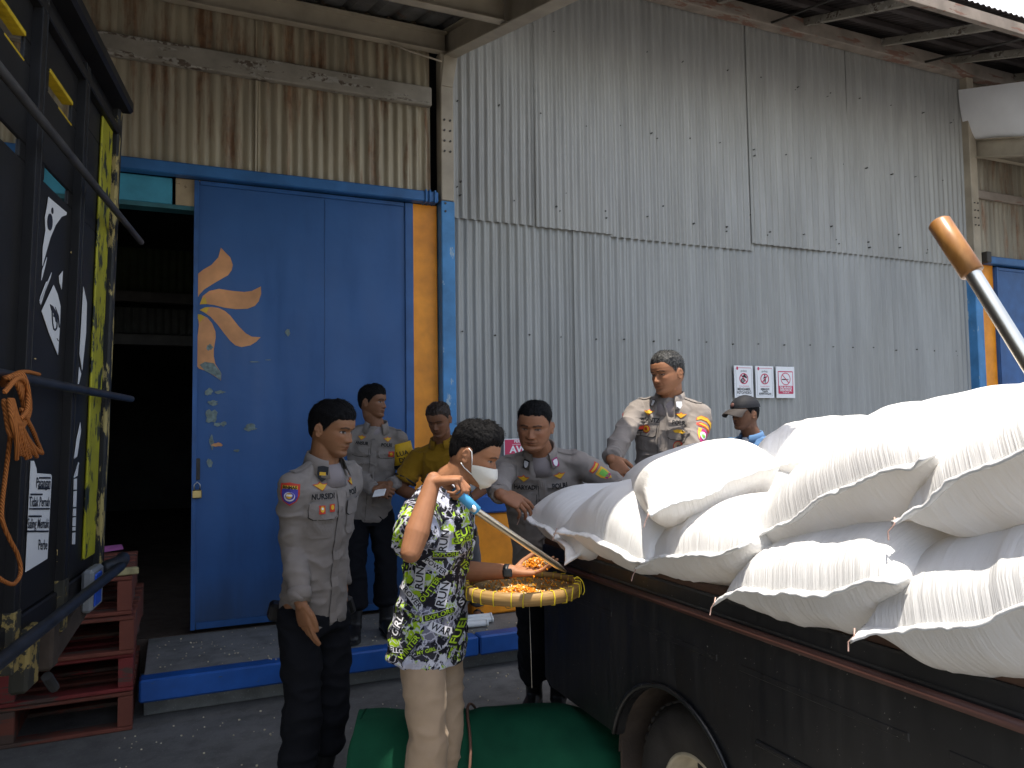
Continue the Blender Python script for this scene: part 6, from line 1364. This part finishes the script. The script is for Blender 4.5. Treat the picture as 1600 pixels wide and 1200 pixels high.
E5.decal('round_badge', [M_pred, plain('patch_tan', (0.42, 0.27, 0.15), 0.6), M_unidark], [(ellipse(0, 0, 0.026, 0.028), 0, 0), (ellipse(0, 0, 0.022, 0.024), 1, 1), (ellipse(0, 0, 0.008, 0.009, 10), 2, 2)], E5.chest(-0.088, 0.60), nrm(E5.fwd - E5.right * 0.22), E5.up, 0.006)
E5.decal('chest_badge', [M_pred, M_pyel], [([(-0.032, 0.002), (-0.01, 0.010), (0.012, 0.010), (0.034, 0.004), (0.02, -0.008), (-0.02, -0.008)], 1, 1)], E5.chest(-0.088, 0.730), nrm(E5.fwd - E5.right * 0.22), E5.up, 0.0125)
for sg in (1, -1): E5.tab(sg, [M_thread, M_pwhite], [(rect(0.034, 0.040), 0 if sg > 0 else 1, 0), (scl(shield, 0.35, 0.4), 1, 1)], 46, -0.012)
st_ = thing('wooden_box', 'low wooden box under the boots of the officer behind the load', 'box', (pel[0], pel[1], 0))
mb = MB(); mb.box((pel[0], pel[1], 0.115), (0.36, 0.3, 0.108), None, 0.006); mb.build('box_side', M_pal, st_)
mb = MB(); mb.box((pel[0], pel[1], 0.228), (0.37, 0.31, 0.005), None, 0.002); mb.build('lid', M_pal, st_)

# 6. man in a cap beyond the sacks
pel = Pd(1183, 802, 5.0)
G = Person('man in a dark baseball cap and blue shirt, looking left, half hidden beyond the sacks', 1.66, 232, pel, Pd(1175, 680, 4.98), feet_under(pel, 232, 0, 0.09), slim=1.0)
G.legs(); G.arm('R', G.sh['R'] + DN * 0.50 + G.fwd * 0.06, -G.fwd); G.arm('L', G.sh['L'] + DN * 0.50 + G.fwd * 0.05, -G.fwd)
G.head(247, -3, 0, Pd(1166, 648, 4.96), fat=0.98, skin=(0.17, 0.08, 0.045), hair='crew', hs=0.97)
G.hairopt = dict(top=0.006, sidet=0.004)
G.body({'R': dict(d=DN, n=-G.right, curl=(25, 25, 30, 30)), 'L': dict(d=DN, n=G.right, curl=(25, 25, 30, 30))}, vox=0.0034)
G.shirt(M_bluesh, hem=-0.14, sleeve=0.7); G.trousers(M_greyt); G.boots(high=False); G.collar(M_bluesh, 24, 0.034, 0.03); G.inner(M_teew)
def dome(u, v):
    az = u * 6.2832; z = 0.150 + (0.2255 - 0.150) * v; p = head_surf(np.array([az]), np.array([z]), 1.0, False)[0]; n_ = p - np.array([0, -0.005, 0.11]); n_ /= np.linalg.norm(n_)
    return ((p + n_ * (0.011 + 0.010 * v)) * G.hs) @ G.hf + G.ho
mb = MB(); mb.grid(dome, 48, 14, True); o = len(mb.v) - 48; mb.f.append(tuple(range(o, o + 48))); mb.mi.append(0); cap_o = mb.build('cap', plain('black_cap', (0.005, 0.0055, 0.009), 0.75, 0, 0.3, 40, 0.1), G.root, True)
mb = MB()
def brim(u, v):
    a = (u - 0.5) * 2.3; r0 = head_surf(np.array([a]), np.array([0.150]), 1.0, False)[0]; ln = 0.075 * math.cos(a * 0.62) ** 0.6
    return ((np.array([r0[0] * (1.05 + 0.10 * v), r0[1] + 0.008 + ln * v, 0.153 - 0.030 * v * v - 0.09 * (abs(r0[0]) / 0.075) ** 2 * 0.25 * (0.3 + v)])) * G.hs) @ G.hf + G.ho
mb.grid(brim, 24, 8); n0 = len(mb.v); up_ = G.hf[2] * 0.004; mb.add([np.array(p) - up_ for p in mb.v], [tuple(reversed(f)) for f in mb.f]); mb.build('brim', plain('cap_brim', (0.035, 0.027, 0.024), 0.75), cap_o, True)
mb = MB(); q = G.hp(0, 0.108, 0.178); mb.tube([q, G.hp(0, 0.113, 0.180)], [0.017, 0.015], 12); mb.build('cap_badge', plain('cap_badge_brown', (0.12, 0.05, 0.04), 0.6), cap_o, True)

# 7. man in the patterned shirt, probing the grain
pel = Pd(672, 968, 2.76)
F_ = Person('masked young man in a black and neon patterned shirt, holding grain over a tray', 1.64, 110, pel, Pd(695, 755, 2.76), feet_under(pel, 112, 0, 0.085, 0.02, -0.02, 0.03, 8), slim=0.92)
F_.legs(); F_.arm('R', Pd(676, 753, 2.45), DN + LEFT * 0.30 + TOCAM * 0.25, 0.27, 0.235); F_.arm('L', Pd(798, 893, 2.84), DN * 0.8 + LEFT * 0.5 + AWAY * 0.2, 0.275, 0.24)
F_.head(99, -24, 0, Pd(736, 710, 2.73), fat=0.95, skin=(0.33, 0.15, 0.075), hair='crew', hs=0.99, eyes=0.35)
F_.hairopt = dict(top=0.024, sidet=0.003, front=0.012)
F_.body({'R': dict(d=RIGHT + UPV * 0.10 + TOCAM * 0.1, n=DN + RIGHT * 0.1, curl=(52, 66, 70, 72), thumb=(0.6, 25), spread=1), 'L': dict(d=RIGHT + UPV * 0.03, n=UPV + TOCAM * 0.15, curl=(14, 12, 12, 14), thumb=(0.35, 10), spread=2)}, vox=0.0026)
k = Mat('graffiti_print', 0.75, 0, 0.15)
co_ = k.co((1, 1, 1)); v1 = k.n.new('ShaderNodeTexVoronoi'); v1.inputs['Scale'].default_value = 19; wob = k.n.new('ShaderNodeTexNoise'); wob.inputs['Scale'].default_value = 14; wob.inputs['Detail'].default_value = 4
k.l.new(k.tc, wob.inputs['Vector']); vm = k.n.new('ShaderNodeMix'); vm.data_type = 'VECTOR'; vm.inputs[0].default_value = 0.10; k.l.new(k.tc, vm.inputs[4]); k.l.new(wob.outputs['Color'], vm.inputs[5]); k.l.new(vm.outputs[1], v1.inputs['Vector'])
cs = k.sep(v1.outputs['Color']); cell = k.ramp(cs[0], [(0.0, (0.010, 0.010, 0.016)), (0.42, (0.03, 0.03, 0.04)), (0.56, (0.14, 0.14, 0.18)), (0.70, (0.40, 0.41, 0.50)), (0.86, (0.26, 0.40, 0.015))], 'CONSTANT')
v2 = k.n.new('ShaderNodeTexVoronoi'); v2.feature = 'DISTANCE_TO_EDGE'; v2.inputs['Scale'].default_value = 34; k.l.new(vm.outputs[1], v2.inputs['Vector'])
c = k.mix(k.ramp(v2.outputs['Distance'], [(0.05, 0.75), (0.085, 0.0)]), cell, (0.50, 0.50, 0.58)); n1 = k.noise(26, 6, None, 0.7); n2 = k.noise(21, 5, k.co((1, 1, 1), (4, 2, 7)), 0.6)
c = k.mix(k.ramp(n1, [(0.57, 0.0), (0.59, 1.0)]), c, (0.34, 0.52, 0.02)); c = k.mix(k.ramp(n2, [(0.60, 0.0), (0.63, 0.9)]), c, (0.60, 0.61, 0.68)); n3 = k.noise(17, 5, k.co((1, 1, 1), (9, 5, 1)), 0.6)
c = k.mix(k.ramp(n3, [(0.55, 0.0), (0.57, 1.0)]), c, (0.012, 0.012, 0.018)); k.col(c); k.bump(k.noise(420, 2), 0.12, 0.002); M_batik = k.m
F_.shirt(M_batik, hem=-0.26, sleeve=0.80, amp=0.006, fit=1.0, hemflare=1.12)
F_.trousers(M_khaki, amp=0.006, bottom=0.06, fit=0.93); F_.boots(high=False)
F_.collar(M_batik, 26, 0.036, 0.045)
M_neon = plain('neon_print', (0.34, 0.52, 0.02), 0.7); M_lav = plain('pale_print', (0.58, 0.58, 0.62), 0.7, 0, 0.08); M_ink = plain('black_print', (0.014, 0.014, 0.018), 0.7)
dmats = [M_ink, M_lav, M_neon]
def slab(w, h, cut=0.25): return [(-w / 2, -h / 2), (w / 2 - h * cut, -h / 2), (w / 2, 0), (w / 2 - h * cut, h / 2), (-w / 2 + h * 0.1, h / 2), (-w / 2, h * 0.2)]
Tn = np.linalg.norm(F_.neck - F_.pel)
words = [('EXPLORE', 2, 1, 0, 0.03, 0.10, 0.11, 8), ('EXPLORE', 2, 1, 0, 0.03, 0.52, 0.10, -4), ('RUN', 0, 1, 1, 0.02, 0.62, 0.085, 80), ('RUN', 0, 1, 1, -0.05, 0.36, 0.085, 85), ('RUN', 0, 1, 1, 0.035, 0.24, 0.09, 75), ('POWER', 0, 1, 1, 0.0, 0.44, 0.10, -38), ('ROVER', 0, 1, 1, -0.07, 0.22, 0.10, -48), ('WAR', 0, 1, 1, 0.04, 0.0, 0.085, -30),
         ('OUTTER', 2, 0, 0, -0.01, 0.28, 0.12, 52), ('WINTER', 2, 0, 0, -0.06, -0.11, 0.12, 52), ('FUN', 2, 0, 0, 0.09, 0.66, 0.08, 15), ('COOL', 0, 2, 2, 0.085, 0.61, 0.08, 0), ('GO', 1, 0, 0, -0.02, 0.74, 0.06, -40), ('FUEL', 2, 0, 0, 0.105, -0.05, 0.10, 58), ('GIRL', 1, 0, 0, -0.11, 0.02, 0.08, 70), ('YEAH', 2, 0, 0, 0.11, 0.37, 0.09, -60), ('SKY', 1, 0, 0, 0.12, 0.16, 0.07, 30), ('MY GIRL', 2, 0, 0, 0.0, -0.13, 0.075, 10), ('HELLO', 1, 0, 0, -0.11, -0.14, 0.075, 0), ('BOLT', 2, 0, 0, -0.12, 0.42, 0.08, 75)]
outs = nrm(TOCAM + F_.fwd * 0.05)
for txt, tc_, rim, bgc, u, v, w, ang in words:
    a = ang * math.pi / 180; P = F_.pel + F_.up * Tn * v + RIGHT * (u + 0.01) + TOCAM * 0.12; upd = rotv(UPV, outs, a); V_, F2 = text_mesh(txt, 1.0, 0.018); wd = max(p[0] for p in V_) - min(p[0] for p in V_); s_ = w * 0.86 / wd; hh = min(s_ * 0.95, 0.04)
    sh = [((  [(x * s_, y * s_) for x, y in V_], F2), tc_, 3)]
    if rim != bgc: sh.insert(0, (scl(slab(w, hh), 1.06, 1.16), rim, 0))
    sh.insert(-1, (slab(w, hh), bgc, 1))
    F_.decal('printed_word', dmats, sh, P, outs, upd, 0.0010, maxe=0.012, near=0.12)
# mask
def mask(u, v):
    az = (u - 0.5) * 2 * 1.34; q = abs(u - 0.5) * 2; zt = 0.094 - 0.016 * q ** 2; zb = -0.004 + 0.046 * q ** 2.2; z = zb + (zt - zb) * v
    zc2 = max(z, 0.002); p = head_surf(np.array([az]), np.array([zc2]), F_.fat, False)[0].copy(); p[2] = z
    bul = 0.026 * math.cos(az) ** 2 * math.exp(-((v - 0.62) / 0.42) ** 2)
    p[0] *= 1.05; p[1] += 0.005 + bul
    return (p * F_.hs) @ F_.hf + F_.ho
mb = MB(); mb.grid(mask, 40, 18); ce = F_.hp(0, 0, 0.05); mb.add([np.array(p) + nrm(ce - np.array(p)) * 0.0025 for p in mb.v], [tuple(reversed(f)) for f in mb.f])
mk = mb.build('face_mask', plain('mask_fabric', (0.66, 0.64, 0.58), 0.8, 0, 0.05, 30, 0.05), F_.root, True)
for sg in (-1, 1):
    mb = MB(); m1 = np.array(mask(0.5 + sg * 0.5, 0.97)); m2 = np.array(mask(0.5 + sg * 0.5, 0.03)); x_ = sg * 0.0745
    mb.tube([m1, (m1 + F_.hp(x_, 0.008, 0.122)) / 2 + RIGHT * 0, F_.hp(x_, 0.004, 0.124), F_.hp(x_ * 1.02, -0.012, 0.132)], 0.0017, 6); mb.tube([m2, F_.hp(x_, 0.0, 0.058), F_.hp(x_ * 1.02, -0.018, 0.070)], 0.0017, 6); mb.build('mask_strap', M_white, mk, True)
# watch on the left wrist
S, E_, W_ = F_.arms['L']; d = nrm(W_ - E_); mb = MB(); mb.tube([W_ - d * 0.022, W_ - d * 0.002], [0.0305, 0.0300], 24, sec=(0.92, UPV)); wt = mb.build('wrist_watch', M_boot, F_.root, True)
mb = MB(); q = W_ - d * 0.012 + TOCAM * 0.029; mb.box(q, (0.018, 0.016, 0.005), (d, nrm(UPV - d * d[2]), TOCAM), 0.004); mb.build('watch_face', plain('watch_glass', (0.02, 0.025, 0.03), 0.15), wt)
# probe in his right hand
h0 = Pd(710, 763, 2.445); h1 = Pd(746, 799, 2.46); tip = Pd(884, 893, 2.72)
probe('steel grain probe with a blue grip, held by the masked man over the tray', h0, h1, tip, 0.0165, 0.0115, M_blueh)

# ------------------------------------------------------------------ tray of corn
tc0 = np.array(Pd(815, 914, 2.84)); RT = 0.213
k = Mat('woven_bamboo', 0.65, 0, 0.3); w1 = k.n.new('ShaderNodeTexWave'); w1.inputs['Scale'].default_value = 26; w1.bands_direction = 'X'; k.l.new(k.tc, w1.inputs['Vector']); w2 = k.n.new('ShaderNodeTexWave'); w2.inputs['Scale'].default_value = 26; w2.bands_direction = 'Y'; k.l.new(k.tc, w2.inputs['Vector'])
mx = k.mix(1.0, w1.outputs['Fac'], w2.outputs['Fac'], 'DIFFERENCE'); k.col(k.mix(k.ramp(k.noise(9, 4), [(0.3, 0.0), (0.7, 0.6)]), k.ramp(mx, [(0.1, (0.18, 0.115, 0.045)), (0.8, (0.40, 0.28, 0.12))]), (0.26, 0.16, 0.07))); k.bump(mx, 0.6, 0.003); M_weave = k.m
M_hoop = Mat('bamboo_hoop', 0.5, 0, 0.35); M_hoop.col(M_hoop.ramp(M_hoop.noise(1.0, 5, M_hoop.co((8, 8, 140))), [(0.3, (0.22, 0.125, 0.04)), (0.7, (0.38, 0.24, 0.09))])); M_hoop = M_hoop.m
M_tie = plain('yellow_twine', (0.66, 0.50, 0.02), 0.55)
tr = thing('woven_tray', 'round woven bamboo tray with a bamboo hoop tied in yellow twine, holding corn', 'tray', tc0 - (0, 0, 0.03))
mb = MB(); mb.grid(lambda u, v: tc0 + np.array([RT * 0.985 * v * math.cos(6.2832 * u), RT * 0.985 * v * math.sin(6.2832 * u), -0.022 + 0.014 * v ** 3]), 64, 16, True); n0 = len(mb.v); mb.add([np.array(p) - (0, 0, 0.003) for p in mb.v], list(mb.f)); mb.build('woven_base', M_weave, tr, True)
def hoop(r0, r1, z0, z1):
    mb = MB(); n = 72; V = []
    for i in range(n):
        a = 6.2832 * i / n; c_, s_ = math.cos(a), math.sin(a)
        for r, z in ((r0, z0), (r1, z0), (r1 + 0.001, (z0 + z1) / 2), (r1, z1), (r0, z1)): V.append(tc0 + np.array([r * c_, r * s_, z]))
    mb.add(V, [(i * 5 + j, i * 5 + (j + 1) % 5, ((i + 1) % n) * 5 + (j + 1) % 5, ((i + 1) % n) * 5 + j) for i in range(n) for j in range(5)]); return mb
hoop(RT - 0.010, RT + 0.004, -0.030, 0.012).build('hoop', M_hoop, tr, True); hoop(RT - 0.016, RT - 0.0105, -0.012, 0.014).build('inner_hoop', M_hoop, tr, True)
for i in range(26):
    a = 6.2832 * (i + RNG.uniform(-0.2, 0.2)) / 26; mb = MB(); e = np.array([math.cos(a), math.sin(a), 0]); t_ = np.array([-e[1], e[0], 0]) * RNG.uniform(-0.012, 0.012)
    mb.tube([tc0 + e * (RT - 0.017) + (0, 0, -0.005), tc0 + e * (RT - 0.014) + (0, 0, 0.016), tc0 + e * (RT + 0.004) + (0, 0, 0.014), tc0 + e * (RT + 0.0065) + t_ + (0, 0, -0.010), tc0 + e * (RT + 0.004) + t_ + (0, 0, -0.032), tc0 + e * (RT - 0.01) + (0, 0, -0.034)], 0.0022, 6); mb.build('twine_tie', M_tie, tr, True)
for px, py, pts in ((897, 905, ((0, 0, 0), (0.012, 0, 0.008), (0.030, 0, -0.010), (0.036, 0, -0.04), (0.030, 0, -0.055))), (795, 938, ((0, 0, 0), (0.01, 0, -0.012), (-0.012, 0, -0.020), (-0.004, 0, -0.028), (0.02, 0, -0.022)))):
    b0 = Pd(px, py, 2.72); mb = MB(); mb.tube(cat([b0 + RIGHT * p[0] + UPV * p[2] for p in pts], 5), 0.0015, 5); mb.build('loose_twine', M_tie if px > 850 else M_hoop, tr, True)
mb = MB(); q = Pd(827, 940, 2.72); mb.tube([q, q + DN * 0.30 + RIGHT * 0.005], 0.0009, 5); mb.build('hanging_thread', plain('pale_thread', (0.45, 0.42, 0.36), 0.7), tr, True)
k = Mat('corn_kernel', 0.38, 0, 0.5); oi = k.n.new('ShaderNodeAttribute'); oi.attribute_name = 'Col'; k.col(oi.outputs['Color']); M_corn = k.m
def corn(name, label, pts, kind):
    V = []; F = []; C = []
    for p in pts:
        q = Euler((RNG.uniform(0, 6.3), RNG.uniform(0, 6.3), RNG.uniform(0, 6.3))).to_matrix(); o = len(V); sz = RNG.uniform(0.85, 1.15)
        L = [(0, 0, -0.0048), (-0.0025, -0.0016, -0.001), (0.0025, -0.0016, -0.001), (0.0025, 0.0016, -0.001), (-0.0025, 0.0016, -0.001), (-0.0036, -0.002, 0.0035), (0.0036, -0.002, 0.0035), (0.0036, 0.002, 0.0035), (-0.0036, 0.002, 0.0035), (0, 0, 0.0046)]
        V += [tuple(np.array(q @ Vector(a)) * sz + p) for a in L]
        F += [tuple(o + i for i in f) for f in ((0, 2, 1), (0, 3, 2), (0, 4, 3), (0, 1, 4), (1, 2, 6, 5), (2, 3, 7, 6), (3, 4, 8, 7), (4, 1, 5, 8), (5, 6, 9), (6, 7, 9), (7, 8, 9), (8, 5, 9))]
        t_ = RNG.random(); c_ = (0.74, 0.25, 0.012) if t_ < 0.55 else (0.80, 0.40, 0.04) if t_ < 0.85 else (0.72, 0.60, 0.38)
        C += [(*(np.array(c_) * RNG.uniform(0.8, 1.15)), 1), (0.72, 0.6, 0.4, 1), (0.72, 0.6, 0.4, 1)] [:1] + [(*(np.array(c_) * RNG.uniform(0.85, 1.1)), 1)] * 8 + [(*(np.array(c_) * 0.95), 1)]
    me = bpy.data.meshes.new(name); me.from_pydata(V, [], F); me.color_attributes.new('Col', 'FLOAT_COLOR', 'POINT'); me.color_attributes['Col'].data.foreach_set('color', np.array(C).ravel())
    return tag(link(name, me, M_corn), label, 'corn', None, kind)
pts = []
hc = tc0 + RIGHT * -0.01 + TOCAM * 0.085
for i in range(1300):
    r = abs(RNG.normal(0, 0.062)); a = RNG.uniform(0, 6.28); p = hc + RIGHT * r * 1.5 * math.cos(a) + TOCAM * r * 0.62 * math.sin(a); rr = np.linalg.norm((p - tc0)[:2])
    if rr > RT - 0.022: continue
    p[2] = tc0[2] - 0.017 + RNG.uniform(0, 1) * 0.034 * math.exp(-(r / 0.05) ** 2); pts.append(p)
for i in range(260):
    r = RT * 0.88 * math.sqrt(RNG.random()); a = RNG.uniform(0, 6.28); p = tc0 + np.array([r * math.cos(a), r * math.sin(a), -0.017 + 0.014 * (r / RT) ** 3]); pts.append(p)
corn('corn_kernels', 'heap of orange corn kernels lying in the woven tray', pts, 'stuff')
S, E_, W_ = F_.arms['L']; hcn = W_ + nrm(RIGHT + UPV * 0.03) * 0.085 + UPV * 0.016; pts = []
for i in range(330):
    r = abs(RNG.normal(0, 0.5)); a = RNG.uniform(0, 6.28)
    if r > 1.05: continue
    pts.append(hcn + RIGHT * (0.052 * r * math.cos(a) + 0.008) + TOCAM * 0.034 * r * math.sin(a) + UPV * (RNG.uniform(0, 1) * 0.030 * max(0, 1 - r * r * 0.8)))
for i in range(6): pts.append(hcn + RIGHT * RNG.uniform(-0.03, 0.06) + TOCAM * RNG.uniform(0.03, 0.045) + DN * RNG.uniform(0.0, 0.03))
corn('corn_handful', 'handful of corn kernels heaped on the open palm of the masked man', pts, 'stuff')
